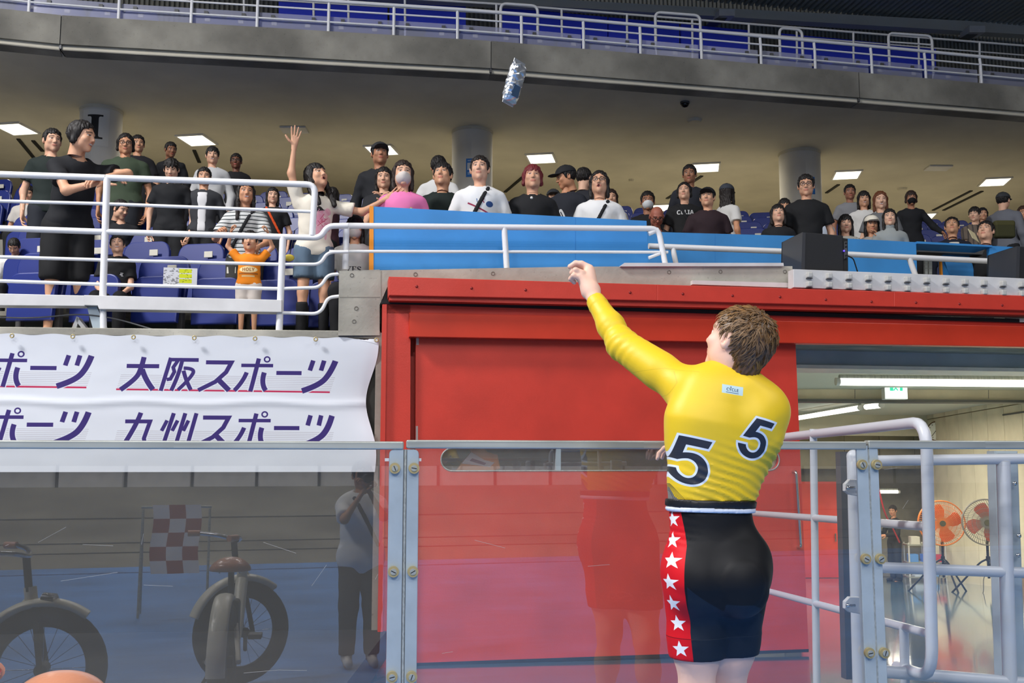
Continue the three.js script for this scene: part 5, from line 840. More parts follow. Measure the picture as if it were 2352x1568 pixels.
P_({ at: [627, 432], H: 1.62, dMin: 9.9, dMax: 10.8, top: '#191a1d', hair: 'bob', head: [0.2, 0], label: 'woman with bobbed hair in black and orange behind the striped shirt', strap: 'right', strapColor: '#e2521c' });
const pinkArt = printTex('#ece4d2', (c) => { c.fillStyle = '#e59ab0'; for (let i = 0; i < 26; i++) { c.beginPath(); c.ellipse(300 + rr(-50, 50), 300 + rr(-90, 110), rr(10, 34), rr(14, 40), rr(0, 3), 0, 7); c.globalAlpha = 0.6; c.fill(); } c.globalAlpha = 1; c.strokeStyle = '#c9566f'; c.lineWidth = 5; for (let i = 0; i < 8; i++) { c.beginPath(); c.moveTo(300 + rr(-50, 50), 280 + rr(-60, 60)); c.lineTo(300 + rr(-50, 50), 320 + rr(-60, 60)); c.stroke(); } });
P_({ at: [726, 379], H: 1.46, dMin: 8.86, dMax: 8.9, row: 0, headScale: 1.12, print: pinkArt, yaw: 0.25, lean: 0.06, hair: 'long bang', head: [0.45, -0.4, 0.1], armR: [0.06, 0.52, 0.06, [1, -0.2, 0.2]], armL: [0.48, 0.08, 0.12, [0.2, -1, 0]], handR: 'open', handL: 'open', palmR: [0, 0, 1], palmL: [0, 0.4, 1], bottom: '#5d7285', bottomLen: 'short', shortHem: 0.62, shortLen: 0.75, socks: '#17181b', mouth: 'open', sleeveLen: 0.7, cell: 0.014, label: 'girl in a cream shirt with a pink print waving one arm high' });
P_({ at: [271, 541], pose: 'sit', H: 1.66, dMin: 8.86, dMax: 8.9, row: 0, top: '#121316', bottom: '#121317', hair: 'tied', head: [0.1, -0.25, 0.1], mouth: 'smile', arms: 'lap', skin: '#e2b091', cell: 0.016, loose: 0.035, print: printTex('#121316', (c) => { c.fillStyle = '#d8d8d8'; c.fillRect(308, 250, 26, 10); c.fillRect(314, 236, 26, 8); c.fillRect(320, 264, 20, 6); }), label: 'laughing woman in a loose black shirt seated in the front row' });
P_({ at: [44, 560], pose: 'sit', H: 1.6, dMin: 9.3, dMax: 10.4, top: '#e9e6e0', sleeve: 'long', hair: 'short', head: [0, 0.6], lean: 0.45, skin: '#b98a70', label: 'spectator in a white jacket bent forward beside the leaning man' });
P_({ at: [282, 466], pose: 'sit', H: 1.7, dMin: 10.2, dMax: 12, top: '#1a1c21', hair: 'short', head: [0.9, 0.25], lean: 0.15, label: 'seated man in black turned aside above the laughing woman' });
P_({ at: [350, 424], pose: 'sit', H: 1.6, dMin: 12, dMax: 13.6, top: '#1f2126', hair: 'messy', head: [0, 0.2], label: 'small seated figure between the olive shirt and the shaggy-haired man' });
P_({ at: [816, 498], pose: 'sit', H: 1.62, dMin: 9.12, dMax: 9.16, row: 0, top: '#dcdad3', hair: 'long bang', head: [0, 0.1], mask: '#d6cfc6', print: printTex('#dcdad3', (c) => { c.fillStyle = '#3c3c40'; c.font = 'bold 70px serif'; c.textAlign = 'center'; c.fillText('YES', 256, 330); }), label: 'long-haired spectator in a printed white top seated beside the blue board' });
P_({ at: [762, 432], H: 1.55, dMin: 10.2, dMax: 11.4, top: '#4a2b35', hair: 'bob', head: [1.8, 0], yaw: 1.4, label: 'spectator in a maroon top behind the waving girl' });
P_({ at: [66, 428], pose: 'sit', H: 1.6, dMin: 11.6, dMax: 13, top: '#cfc9c0', hair: 'short', head: [0, 0.2], label: 'spectator in a pale top far behind the leaning man' });
// --- behind the tall blue board
const B1 = { dMin: 9.0, dMax: 9.5, row: 0 };
P_({ at: [873, 329], H: 1.78, dMin: 10.3, dMax: 11.6, top: '#1c1e23', sleeve: 'long', hair: 'short', capColor: '#2a2b2e', head: [0.2, -0.1], skin: '#b98262', label: 'man in a black jacket and dark cap below a ceiling light' });
P_({ at: [926, 371], H: 1.52, ...B1, dMax: 9.2, headScale: 1.06, top: '#ee7fb6', sleeve: 'long', hair: 'bob', hairColor: '#2a1c14', mask: '#d9cfc6', head: [0.15, -0.1], skin: '#e2b091', cell: 0.016, print: printTex('#ee7fb6', (c) => { c.fillStyle = '#e8d23c'; c.beginPath(); c.ellipse(325, 226, 13, 20, 0, 0, 7); c.fill(); c.fillStyle = '#f5f0e0'; c.beginPath(); c.arc(325, 218, 8, 0, 7); c.fill(); }), label: 'girl in a pink sweatshirt and beige face mask' });
P_({ at: [882, 386], H: 1.6, dMin: 9.7, dMax: 10.3, top: '#202227', hair: 'bob', armR: 'chest', armL: 'chest', label: 'clapping spectator half hidden behind the girl in pink' });
P_({ at: [1008, 360], H: 1.72, dMin: 10.2, dMax: 11.4, top: '#dcdcda', hair: 'short', yaw: 3.0, head: [0, 0], label: 'man in a white shirt seen from behind beside the column' });
P_({ at: [1017, 374], H: 1.7, dMin: 9.4, dMax: 9.9, top: '#12201d', hair: 'short bang', head: [-0.2, -0.25], label: 'man in a very dark green shirt between the pink girl and the white shirt' });
const artTee = printTex('#e9e9e7', (c) => { c.strokeStyle = '#9c2f4c'; c.lineWidth = 11; c.beginPath(); c.moveTo(170, 210); c.lineTo(330, 290); c.stroke(); c.fillStyle = '#2f4f86'; c.beginPath(); c.ellipse(330, 220, 26, 22, 0, 0, 7); c.fill(); c.strokeStyle = '#b33a55'; c.lineWidth = 6; c.beginPath(); c.moveTo(270, 180); c.lineTo(292, 212); c.moveTo(292, 180); c.lineTo(268, 214); c.stroke(); c.strokeStyle = '#4a6a9c'; c.beginPath(); c.moveTo(236, 180); c.lineTo(240, 206); c.stroke(); });
P_({ at: [1102, 360], H: 1.74, ...B1, dMin: 9.1, dMax: 9.35, wide: 1.06, print: artTee, strap: 'left', hair: 'short', hairColor: '#1c1511', head: [-0.1, -0.15], arms: 'down', skin: '#e2b091', cell: 0.016, label: 'man in a white printed shirt with a black crossbody strap' });
P_({ at: [1223, 380], H: 1.7, ...B1, dMin: 9.2, dMax: 9.45, top: '#131417', sleeve: 'long', hair: 'middle bang', hairColor: '#6e2226', head: [0.05, -0.15], skin: '#dba684', label: 'red-haired spectator in a black zip top with a pale pendant' });
const whale = printTex('#1d212b', (c) => { c.strokeStyle = '#cfd2d4'; c.lineWidth = 34; c.lineCap = 'round'; c.beginPath(); c.moveTo(250, 250); c.quadraticCurveTo(300, 330, 270, 480); c.stroke(); c.strokeStyle = '#22252e'; c.lineWidth = 9; c.beginPath(); c.moveTo(250, 260); c.quadraticCurveTo(296, 340, 270, 480); c.stroke(); });
P_({ at: [1300, 383], H: 1.7, dMin: 9.8, dMax: 10.6, yaw: -0.5, print: whale, capColor: '#1c1d20', hair: 'short', head: [-0.8, 0.2], skin: '#c98f6a', label: 'man in a black cap and printed navy shirt looking aside' });
P_({ at: [1341, 387], H: 1.72, dMin: 10.7, dMax: 11.8, yaw: 2.6, top: '#20222a', hair: 'short', label: 'dark-haired man seen from behind next to the black cap' });
P_({ at: [1376, 394], H: 1.68, ...B1, dMin: 9.3, dMax: 9.55, top: '#ececea', hair: 'middle bob', glasses: 1, strap: 'left', mouth: 'open', head: [-0.1, -0.2], skin: '#dba684', label: 'man with long black hair and glasses in a white buttoned shirt' });
P_({ at: [1271, 436], pose: 'sit', H: 1.6, dMin: 11, dMax: 13.5, top: '#3a3c40', capColor: '#33363a', hair: 'short', label: 'small spectator in a grey cap between the red hair and the black cap' });
P_({ at: [1403, 436], pose: 'sit', H: 1.55, dMin: 11, dMax: 13, top: '#c9c4bb', hair: 'bob', hairColor: '#2d1d16', label: 'small face peeping past the long-haired man in the white shirt' });
// --- towards the tunnel
P_({ at: [1487, 441], pose: 'sit', H: 1.7, dMin: 12, dMax: 14.5, hair: 'short', mask: '#dfe3e6', skin: '#a87458', print: printTex('#15161a', (c) => { c.fillStyle = '#8e1e2a'; c.fillRect(170, 330, 60, 60); c.fillRect(270, 330, 60, 60); }), label: 'seated man in a white mask and a black shirt with red print' });
P_({ at: [1505, 488], pose: 'sit', H: 1.6, dMin: 10, dMax: 11.6, top: '#2c3038', hair: 'bald', skin: '#b06a56', glasses: 1, head: [0.1, 0.5], lean: 0.35, label: 'bald man leaning forward at the end of the tall blue board' });
P_({ at: [1583, 380], H: 1.76, dMin: 12.2, dMax: 14, top: '#23262f', sleeve: 'long', hair: 'short', skin: '#a97658', head: [-0.2, 0], label: 'tall man in a dark jacket below a ceiling light' });
P_({ at: [1571, 420], H: 1.66, dMin: 10.7, dMax: 11.6, hair: 'middle', head: [-0.2, -0.15], skin: '#e2b091', strap: 'right', print: printTex('#131416', (c) => { c.fillStyle = '#dcdcdc'; c.font = 'bold 66px sans-serif'; c.textAlign = 'center'; c.fillText('CELIA', 256, 200); }), label: 'spectator in a black shirt lettered CELIA' });
P_({ at: [1624, 432], H: 1.68, dMin: 10.0, dMax: 10.5, top: '#2c1a20', capColor: '#141518', hair: 'short', head: [-0.25, -0.15], skin: '#dba684', wide: 1.1, label: 'man in a black cap and dark maroon shirt' });
P_({ at: [1668, 424], H: 1.64, dMin: 11, dMax: 12, yaw: 2.2, top: '#d9d8d4', capColor: '#3a4048', hair: 'long', hairColor: '#1e1612', head: [0.5, 0], label: 'long-haired woman in a white shirt and cap seen from behind' });
P_({ at: [1786, 470], H: 1.45, dMin: 10.0, dMax: 10.4, headScale: 1.1, top: '#15171b', hair: 'bob bang', head: [0, -0.25], skin: '#e2b091', label: 'boy with a bowl cut in a black shirt looking up' });
P_({ at: [1801, 457], H: 1.5, dMin: 11, dMax: 12, top: '#2a2c33', hair: 'long bang', label: 'dark-haired spectator hidden behind the boy with the bowl cut' });
P_({ at: [1850, 403], H: 1.76, dMin: 10.0, dMax: 10.5, top: '#131416', glasses: 1, hair: 'messy', head: [-0.15, 0], skin: '#dba684', wide: 1.08, label: 'man in glasses and a plain black shirt beside the loudspeaker' });
P_({ at: [1888, 470], H: 1.55, dMin: 11.2, dMax: 12.2, yaw: 0.6, top: '#c6d2e2', arms: 'cross', hair: 'short', head: [-0.6, 0.4], label: 'spectator in a pale blue shirt with folded arms behind the loudspeaker' });
P_({ at: [1951, 425], H: 1.7, dMin: 13.5, dMax: 15.5, top: '#8f9094', hair: 'short', skin: '#a9745a', label: 'man in a grey polo shirt standing in the back' });
P_({ at: [1983, 440], H: 1.62, dMin: 12.4, dMax: 13.6, top: '#e4e3df', sleeve: 'long', hair: 'bob bang', mouth: 'smile', label: 'smiling woman with short dark hair in a white blouse' });
P_({ at: [2021, 441], H: 1.64, dMin: 11.2, dMax: 12.2, top: '#6d6f72', hair: 'middle bob', hairColor: '#6a3a1e', mouth: 'smile', skin: '#e6b799', label: 'smiling woman with light brown hair in a grey top' });
P_({ at: [1941, 494], H: 1.4, dMin: 10.1, dMax: 10.8, headScale: 1.1, hair: 'long bang', top: '#c9c6ba', print: printTex('#d4d2c6', (c, w, h) => { c.fillStyle = '#6a6f66'; for (let i = 0; i < 160; i++) c.fillRect(rr(0, w), rr(0, h), 9, 14); }), label: 'girl with a dark fringe in a patterned blouse' });
P_({ at: [2001, 496], H: 1.4, dMin: 10.1, dMax: 10.8, headScale: 1.1, hair: 'long bang', capColor: '#e9e3d2', top: '#b9b7b2', head: [0, 0.05], armL: [-0.1, 0.0, 0.22], label: 'girl in a cream cap with a hand at her face' });
P_({ at: [2042, 481], H: 1.5, dMin: 10.0, dMax: 10.6, hair: 'long', turtle: 1, sleeve: 'long', top: '#9aa09f', head: [-0.1, -0.1], skin: '#e6b799', cell: 0.016, label: 'girl with very long black hair in a grey turtleneck' });
P_({ at: [2089, 443], H: 1.7, dMin: 13.2, dMax: 15.5, top: '#191b20', sleeve: 'long', mask: '#111214', hair: 'middle bang', hairColor: '#33231a', lean: 0.15, armL: [0.25, -0.36, 0.2], skin: '#b98262', label: 'leaning man in a black mask and black shirt' });
P_({ at: [2185, 499], pose: 'sit', H: 1.62, dMin: 11, dMax: 12.4, top: '#161d2e', sleeve: 'long', openFront: '#d9d4c6', hair: 'short', head: [-0.2, -0.35], label: 'boy in a navy rugby top with a white collar looking up' });
P_({ at: [2237, 476], H: 1.5, dMin: 12.4, dMax: 13.2, headScale: 1.06, hair: 'short bang', head: [-0.5, 0], armR: 'clasp', armL: 'clasp', print: printTex('#6e6257', (c, w, h) => { c.fillStyle = '#4a4440'; for (let x = 20; x < w; x += 60) c.fillRect(x, 0, 18, h); }), label: 'boy in a brown striped shirt holding a slip of paper' });
P_({ at: [2256, 478], H: 1.5, dMin: 13.2, dMax: 14.2, top: '#1b1c20', hair: 'bob', hairColor: '#15141a', label: 'dark-haired head behind the boy in the striped shirt' });
P_({ at: [2262, 508], pose: 'sit', H: 1.7, dMin: 11.0, dMax: 11.6, top: '#17181b', sleeve: 'long', hair: 'short', head: [-0.5, -0.35], skin: '#e2b091', cell: 0.016, label: 'young man in a black top turning his face up' });
P_({ at: [2303, 443], H: 1.74, dMin: 12.3, dMax: 13.4, yaw: 2.5, top: '#6d7078', sleeve: 'long', capColor: '#34373a', hair: 'short', wide: 1.15, girth: 1.15, strap: 'left', bottom: '#17181b', label: 'man in a grey jacket and cap with a shoulder bag, back turned' });
P_({ at: [2349, 474], H: 1.6, dMin: 12.8, dMax: 14, top: '#22242b', hair: 'short', hairColor: '#3a2418', label: 'spectator at the very edge next to the grey jacket' });
// ---------------------------------------------------------------- the rider at the barrier
{
  const J = (x, y, d) => onDepth(x, y, d), skin = '#edc0a8', hairC = '#8a6238';
  const g = thing('person', 'rider in a yellow number 5 jersey throwing from behind the clear barrier', 'person');
  const px = 3.5 / FOCAL;   // metres per pixel at the rider
  const pel = J(1645, 1285, 3.55), wai = J(1630, 1165, 3.55), che = J(1660, 1010, 3.56), upp = J(1668, 925, 3.57), nek = J(1692, 868, 3.55);
  const shL = J(1562, 884, 3.62), elL = J(1430, 792, 3.78), wrL = J(1364, 684, 3.93), shR = J(1762, 945, 3.55), elR = J(1716, 1040, 3.84), wrR = J(1606, 1024, 4.1);
  const hiL = J(1602, 1325, 3.56), knL = J(1600, 1585, 3.6), hiR = J(1684, 1325, 3.58), knR = J(1672, 1585, 3.72);
  const anL = V(knL.x - 0.02, 0.09, knL.z + 0.05), anR = V(knR.x + 0.03, 0.09, knR.z + 0.03);
  const back = [Math.sin(0.35), 0, Math.cos(0.35)];   // flattening across the body, turned to his right
  const torso = [cap(wai, J(1640, 1090, 3.55), 0.14, 0.15, 0.72, back), cap(J(1640, 1090, 3.55), J(1662, 985, 3.555), 0.152, 0.192, 0.66, back), cap(J(1662, 985, 3.555), J(1668, 940, 3.56), 0.194, 0.17, 0.64, back), cap(J(1590, 905, 3.6), J(1735, 930, 3.54), 0.075, 0.085), cap(J(1615, 895, 3.55), J(1700, 905, 3.52), 0.06, 0.06), cap(J(1738, 965, 3.5), J(1752, 1000, 3.52), 0.07, 0.06), cap(J(1590, 960, 3.52), J(1580, 1010, 3.54), 0.075, 0.06)];
  const neck = cap(J(1690, 885, 3.56), J(1692, 820, 3.55), 0.066, 0.058);
  const armL = [cap(shL, elL, 0.066, 0.05), cap(shL.clone().lerp(elL, 0.35), elL, 0.06, 0.046), cap(elL, elL.clone().lerp(wrL, 0.4), 0.047, 0.044), cap(elL.clone().lerp(wrL, 0.4), wrL, 0.044, 0.029)], armR = [cap(shR, elR, 0.07, 0.05), cap(elR, wrR, 0.048, 0.03)];
  const pelvis = [cap(wai, pel, 0.142, 0.15, 0.74, back), cap(J(1608, 1290, 3.54), J(1688, 1290, 3.54), 0.12, 0.12), cap(J(1607, 1325, 3.49), J(1606, 1345, 3.5), 0.105, 0.1), cap(J(1696, 1325, 3.46), J(1697, 1350, 3.47), 0.099, 0.095)];
  const legs = [cap(hiL, hiL.clone().lerp(knL, 0.62), 0.118, 0.088), cap(hiL.clone().lerp(knL, 0.55), knL, 0.09, 0.064), cap(hiR, hiR.clone().lerp(knR, 0.62), 0.12, 0.09), cap(hiR.clone().lerp(knR, 0.55), knR, 0.09, 0.064)];
  const shins = []; for (const [k, a, s] of [[knL, anL, -1], [knR, anR, 1]]) { shins.push(cap(k, k.clone().lerp(a, 0.35), 0.06, 0.062), cap(k.clone().lerp(a, 0.3), a, 0.06, 0.038), cap(a.clone().add(V(0, -0.045, 0.04)), a.clone().add(V(s * 0.03, -0.05, -0.16)), 0.04, 0.03)); }
  // head
  const fwd = V(-0.66, 0.4, -0.62).normalize(), up0 = V(0.26, 0.9, 0.12), right = up0.clone().cross(fwd).normalize(), up = fwd.clone().cross(right).normalize(), HS = 1.05;
  const hc = J(1692, 786, 3.54), headM = new THREE.Matrix4().makeBasis(right.clone().multiplyScalar(HS), up.clone().multiplyScalar(HS), fwd.clone().multiplyScalar(HS)).setPosition(hc);
  // throwing hand, fingers bent loosely around nothing
  const HL = [], D = 3.97, hp = (x, y, d = D) => J(x, y, d);
  const palm = [cap(wrL, hp(1360, 668, 3.95), 0.029, 0.031, 0.8), cap(hp(1358, 668, 3.96), hp(1354, 622, 3.98), 0.03, 0.022), cap(hp(1352, 668, 3.955), hp(1334, 634, 3.96), 0.028, 0.018)];
  const fing = [[hp(1354, 614, 3.98), hp(1336, 605, 3.985), hp(1322, 604, 3.99), hp(1309, 612, 3.995)], [hp(1350, 616, 3.985), hp(1330, 609, 4.0), hp(1320, 613, 4.02), hp(1316, 620, 4.03)], [hp(1337, 626, 3.96), hp(1322, 620, 3.955), hp(1314, 626, 3.975), hp(1320, 634, 3.99)], [hp(1332, 638, 3.955), hp(1317, 633, 3.95), hp(1311, 640, 3.965), hp(1319, 648, 3.98)]];
  const fr = [0.0115, 0.0115, 0.0112, 0.0105]; const thumb = [hp(1350, 650, 4.0), hp(1338, 640, 4.03), hp(1328, 630, 4.04), hp(1320, 624, 4.04)];
  const handF = (x, y, z) => { let d = 1e3; for (const q of palm) d = smin(d, capsule(q, x, y, z, 0), 0.02); [...fing, thumb].forEach((f, i) => { let e = 1e3; for (let k = 0; k < 3; k++) e = smin(e, capsule(cap(f[k], f[k + 1], (fr[i] ?? 0.0125) * (1.04 - k * 0.06), (fr[i] ?? 0.0125) * (0.98 - k * 0.06)), x, y, z, 0), 0.004); d = smin(d, e, 0.008); }); return d; };
  const hb = bounds([...palm, ...[...fing, thumb].flatMap((f) => [cap(f[0], f[1], 0.01, 0.01), cap(f[2], f[3], 0.01, 0.01)])], 0.02);
  const handL = paint(sdfMesh(handF, hb[0], hb[1], 0.004), skin);
  const handR = paint(placeHand('relaxed', wrR, V(-0.35, 0.02, -0.2), V(0, -1, 0), false, 1.05, 0.004), skin);
  const bodyList = [...torso, neck, ...armL, ...armR, ...pelvis, ...legs, ...shins], [lo, hi] = bounds(bodyList, 0.02);
  const bodyG = paint(sdfMesh(union(bodyList, 0.03, -0.008), lo, hi, 0.012), skin);
  part('body', mergeSkin([bodyG, paintHead(headGeo('closed', 0.0042), skin, '#9a7048').applyMatrix4(headM), handL, handR]), skinMat, g);
  // jersey
  const hemY = J(1630, 1152, 3.45).y, waistY = J(1630, 1166, 3.45).y, pocketY = J(1630, 1178, 3.45).y;
  const cuffL = elL.clone().lerp(wrL, 0.97), cuffD = wrL.clone().sub(elL).normalize(), cuffR = elR.clone().lerp(wrR, 0.95), cuffRD = wrR.clone().sub(elR).normalize();
  const tf = union([...torso], 0.05, 0.004), aL = union(armL, 0.025, 0.004), aR = union(armR, 0.03, 0.004), neckCut = cap(J(1691, 858, 3.55), J(1694, 800, 3.54), 0.066, 0.085);
  const folds = (x, y, z) => { const a = clamp((J(0, 0, 1), (1.36 - y)) / 0.14, 0, 1), b = clamp((x - 0.5) / 0.25, 0.15, 1), ph = (y + 0.38 * (x - 0.6)) / 0.027 * 6.283 + 2.2 * n3(x * 9, y * 14, z * 9); return 0.016 * a * b * Math.pow(0.5 + 0.5 * Math.sin(ph), 1.6) * (0.6 + 0.5 * n3(x * 12 + 3, y * 8, z * 5)); };
  const cuffSeam = elL.clone().lerp(wrL, 0.82);
  const jersey = (x, y, z) => {
    let a = aL(x, y, z), b = aR(x, y, z); const s = (x - cuffSeam.x) * cuffD.x + (y - cuffSeam.y) * cuffD.y + (z - cuffSeam.z) * cuffD.z; a -= 0.0016 * (s > 0 ? 1 : 0) + 0.0022 * Math.exp(-s * s / 0.00002);
    const e = Math.hypot(x - elL.x, y - elL.y, z - elL.z); a -= 0.003 * Math.exp(-e * e / 0.006) * Math.sin(((x - elL.x) * cuffD.x + (y - elL.y) * cuffD.y + (z - elL.z) * cuffD.z) * 190);
    a = Math.max(a, (x - cuffL.x) * cuffD.x + (y - cuffL.y) * cuffD.y + (z - cuffL.z) * cuffD.z); b = Math.max(b, (x - cuffR.x) * cuffRD.x + (y - cuffR.y) * cuffRD.y + (z - cuffR.z) * cuffRD.z);
    let d = smin(smin(tf(x, y, z), a, 0.045), b, 0.05); d -= folds(x, y, z); d = Math.max(d, hemY - y); return Math.max(d, -capsule(neckCut, x, y, z, 0)) * 0.9;
  };
  const jb = bounds([...torso, ...armL, ...armR], 0.03), jg = sdfMesh(jersey, jb[0], jb[1], 0.0062);
  // flat print across the back in the rider's own frame (0.9 m square), plain yellow on the front half
  const eU = V(Math.cos(0.12), 0, -Math.sin(0.12)), u0 = J(1660, 1020, 3.42).dot(eU), v0 = 1.32, S = 0.9, N = 1536;
  const toC = (x, y) => { const p = J(x, y, 3.42); return [(p.dot(eU) - u0 + S / 2) / S * N, (0.5 - (p.y - v0) / S) * N]; };
  const tex = canvasTexture(N, N, (c) => {
    c.fillStyle = '#e9c41c'; c.fillRect(0, 0, N, N);
    const zc = (x, y) => toC(1500 + x / 6.03, 920 + y / 6.03), [ox, oy] = zc(0, 0), [ax, ay] = zc(1000, 0), [bx_, by] = zc(0, 1000);
    c.fillStyle = '#77787c'; c.beginPath(); [[1500, 1180], [1500, 1062], [1534, 1052], [1540, 1085], [1549, 1110], [1560, 1140], [1585, 1165], [1585, 1180]].forEach(([x, y], i) => (i ? c.lineTo(...toC(x, y)) : c.moveTo(...toC(x, y)))); c.fill();
    c.save(); c.transform((ax - ox) / 1000, (ay - oy) / 1000, (bx_ - ox) / 1000, (by - oy) / 1000, ox, oy);
    c.strokeStyle = '#2b2a22'; c.lineWidth = 3; for (let i = 0; i < 7; i++) { c.beginPath(); c.moveTo(250 + i * 10, 1110 + i * 6); c.quadraticCurveTo(330 + i * 8, 1250, 360 + i * 22, 1390); c.stroke(); }
    const fives = ['M330,475 L755,578 L700,672 L418,605 L382,715 Q560,705 650,820 Q730,930 690,1050 Q630,1170 480,1160 Q330,1140 265,1030 Q240,980 238,905 L312,925 Q315,985 365,1030 Q430,1090 505,1060 Q580,1010 570,920 Q545,830 450,800 Q390,790 325,808 L245,775 Z', 'M1440,242 L1712,318 L1665,388 L1490,345 L1430,430 Q1560,450 1605,560 Q1625,680 1560,750 Q1480,815 1370,795 Q1270,770 1210,690 Q1178,640 1178,580 L1300,605 Q1305,660 1355,700 Q1420,735 1480,700 Q1530,650 1525,590 Q1500,510 1420,505 Q1385,505 1350,512 L1250,485 Z'];
    fives.forEach((f, fi) => { const p = new Path2D(f); c.save(); if (fi === 0) c.translate(58, 0); c.lineJoin = 'miter'; c.strokeStyle = '#dde7f2'; c.lineWidth = 62; c.stroke(p); c.fillStyle = '#1a2233'; c.fill(p); c.restore(); }); 
    c.restore();
    c.save(); const [lx, ly] = toC(1664, 880), [mx, my] = toC(1713, 888); c.translate(lx, ly); c.rotate(Math.atan2(my - ly, mx - lx)); const w = Math.hypot(mx - lx, my - ly); c.fillStyle = '#b8d3d8'; c.fillRect(0, 0, w, w * 0.42); c.fillStyle = '#24405e'; c.font = 'bold ' + Math.round(w * 0.2) + 'px sans-serif'; c.textAlign = 'center'; c.fillText('CYCLE', w / 2, w * 0.28); c.beginPath(); c.arc(w * 0.42, w * 0.09, w * 0.03, 0, 7); c.fill(); c.fillRect(w * 0.2, w * 0.34, w * 0.6, w * 0.025); c.restore();
    c.strokeStyle = '#d7b414'; c.lineWidth = 4; for (const line of [[[1576, 842], [1576, 872], [1560, 900], [1512, 920]], [[1500, 838], [1560, 834], [1620, 850]]]) { c.beginPath(); line.forEach(([x, y], i) => (i ? c.lineTo(...toC(x, y)) : c.moveTo(...toC(x, y)))); c.stroke(); }
  });
  const rib = noiseTexture(256, (u, v) => gray(128 + 90 * Math.sin((v * 40 + u * 6 + 0.4 * Math.sin(u * 12.566)) * 6.283)));
  rib.repeat.set(8, 8);
  { const q = jg.toNonIndexed(), nI = jg.attributes.normal, ix = jg.index.array, p = q.attributes.position, uv = new Float32Array(p.count * 2), nn = new Float32Array(p.count * 3), v = V(0, 0, 0);
    for (let i = 0; i < p.count; i += 3) { let nz = 0; for (let j = 0; j < 3; j++) nz += nI.getZ(ix[i + j]) * 0.98 - nI.getX(ix[i + j]) * 0.35; for (let j = 0; j < 3; j++) { const k = i + j; v.fromBufferAttribute(p, k); nn.set([nI.getX(ix[k]), nI.getY(ix[k]), nI.getZ(ix[k])], k * 3); const u = (v.dot(eU) - u0 + S / 2) / S, w = (v.y - v0) / S + 0.5; uv[2 * k] = nz > -0.2 ? u : 0.02 + (u - 0.5) * 0.01; uv[2 * k + 1] = nz > -0.2 ? w : 0.98 + (w - 0.5) * 0.01; } }
    q.setAttribute('normal', new THREE.BufferAttribute(nn, 3)); q.setAttribute('uv', new THREE.BufferAttribute(uv, 2));
    part('jersey', q, mat('#ffffff', 0.5, { map: tex, bumpMap: rib, bumpScale: 0.00012, sheen: 0.3, sheenColor: new THREE.Color('#fff2b0') }), g); }
  const band = (y0, y1, grow, m, name) => { const f = union([...torso.slice(0, 2), ...pelvis.slice(0, 1)], 0.05, grow); const [l, h] = bounds(torso.slice(0, 2), 0.05); l[1] = y0 - 0.02; h[1] = y1 + 0.02; part(name, metreUV(sdfMesh((x, y, z) => Math.max(f(x, y + 0.03 * (x - wai.x) - 0.0, z), Math.abs(y + 0.03 * (x - wai.x) - (y0 + y1) / 2) - (y1 - y0) / 2), l, h, 0.006)), m, g); };
  band(waistY - 0.002, hemY + 0.004, 0.0035, mat('#141416', 0.45), 'waistband'); band(pocketY, waistY - 0.001, 0.003, mat('#dbe4f2', 0.6), 'gripper_band');
  // shorts
  const hem = J(1600, 1521, 3.5).y, sf = union([...pelvis, ...legs], 0.035, 0.002), sTop = pocketY + 0.004;
  const padC = J(1712, 1345, 3.36);
  const shorts = (x, y, z) => { let d = sf(x, y, z); const wr = clamp(1 - Math.abs(y - J(0, 1230, 3.5).y) / 0.06, 0, 1) * clamp((0.64 - x) / 0.1, 0, 1); d -= 0.0025 * wr * Math.sin(y * 280 + x * 40); const pe = Math.hypot((x - padC.x) / 0.075, (y - padC.y) / 0.085) - 1; if (z > pel.z) d -= 0.004 * clamp(-pe * 6, 0, 1); d -= 0.0015 * Math.exp(-Math.pow((y - J(0, 1467, 3.5).y) / 0.003, 2)); return Math.max(d, hem - y, y - sTop) * 0.95; };
  const sb = bounds([...pelvis, ...legs], 0.02); sb[0][1] = hem - 0.03; sb[1][1] = sTop + 0.03; const sg = sdfMesh(shorts, sb[0], sb[1], 0.007);
  const aL0 = hiL.clone(), aL1 = knL.clone(), aR0 = hiR.clone(), aR1 = knR.clone();
  const stex = canvasTexture(1024, 1024, (c, W, H) => { // u: angle about the left leg (0.5 = towards the camera), v: height of the shorts
    c.fillStyle = '#121316'; c.fillRect(0, 0, W, H); const U = (deg) => (deg / 360 + 0.5) * W, Vy = (py) => { const y = J(1600, py, 3.5).y; return (1 - (y - hem) / (sTop - hem)) * H; };
    c.fillStyle = '#d3121f'; c.beginPath(); c.moveTo(U(-125), 0); [[1170, -36], [1250, -24], [1350, -24], [1450, -21], [1525, -16]].forEach(([y, a]) => c.lineTo(U(a), Vy(y))); c.lineTo(U(-125), H); c.fill();
    c.fillStyle = '#1b2430'; c.beginPath(); c.moveTo(U(-21), Vy(1340)); c.quadraticCurveTo(U(10), Vy(1400), U(75), Vy(1430)); c.lineTo(U(75), H); c.lineTo(U(-16), H); c.lineTo(U(-22), Vy(1450)); c.fill();
    c.fillStyle = '#f3f1f0'; for (const [y, a] of [[1192, -56], [1240, -54], [1285, -46], [1334, -49], [1384, -50], [1432, -48], [1492, -43]]) { c.save(); c.translate(U(a), Vy(y)); c.scale(W / 360 * 20, H / (sTop - hem) * 0.0285); c.beginPath(); for (let k = 0; k < 10; k++) { const r = k % 2 ? 0.42 : 1, t = k * Math.PI / 5 - Math.PI / 2 - 0.1; c.lineTo(Math.cos(t) * r, Math.sin(t) * r); } c.fill(); c.restore(); }
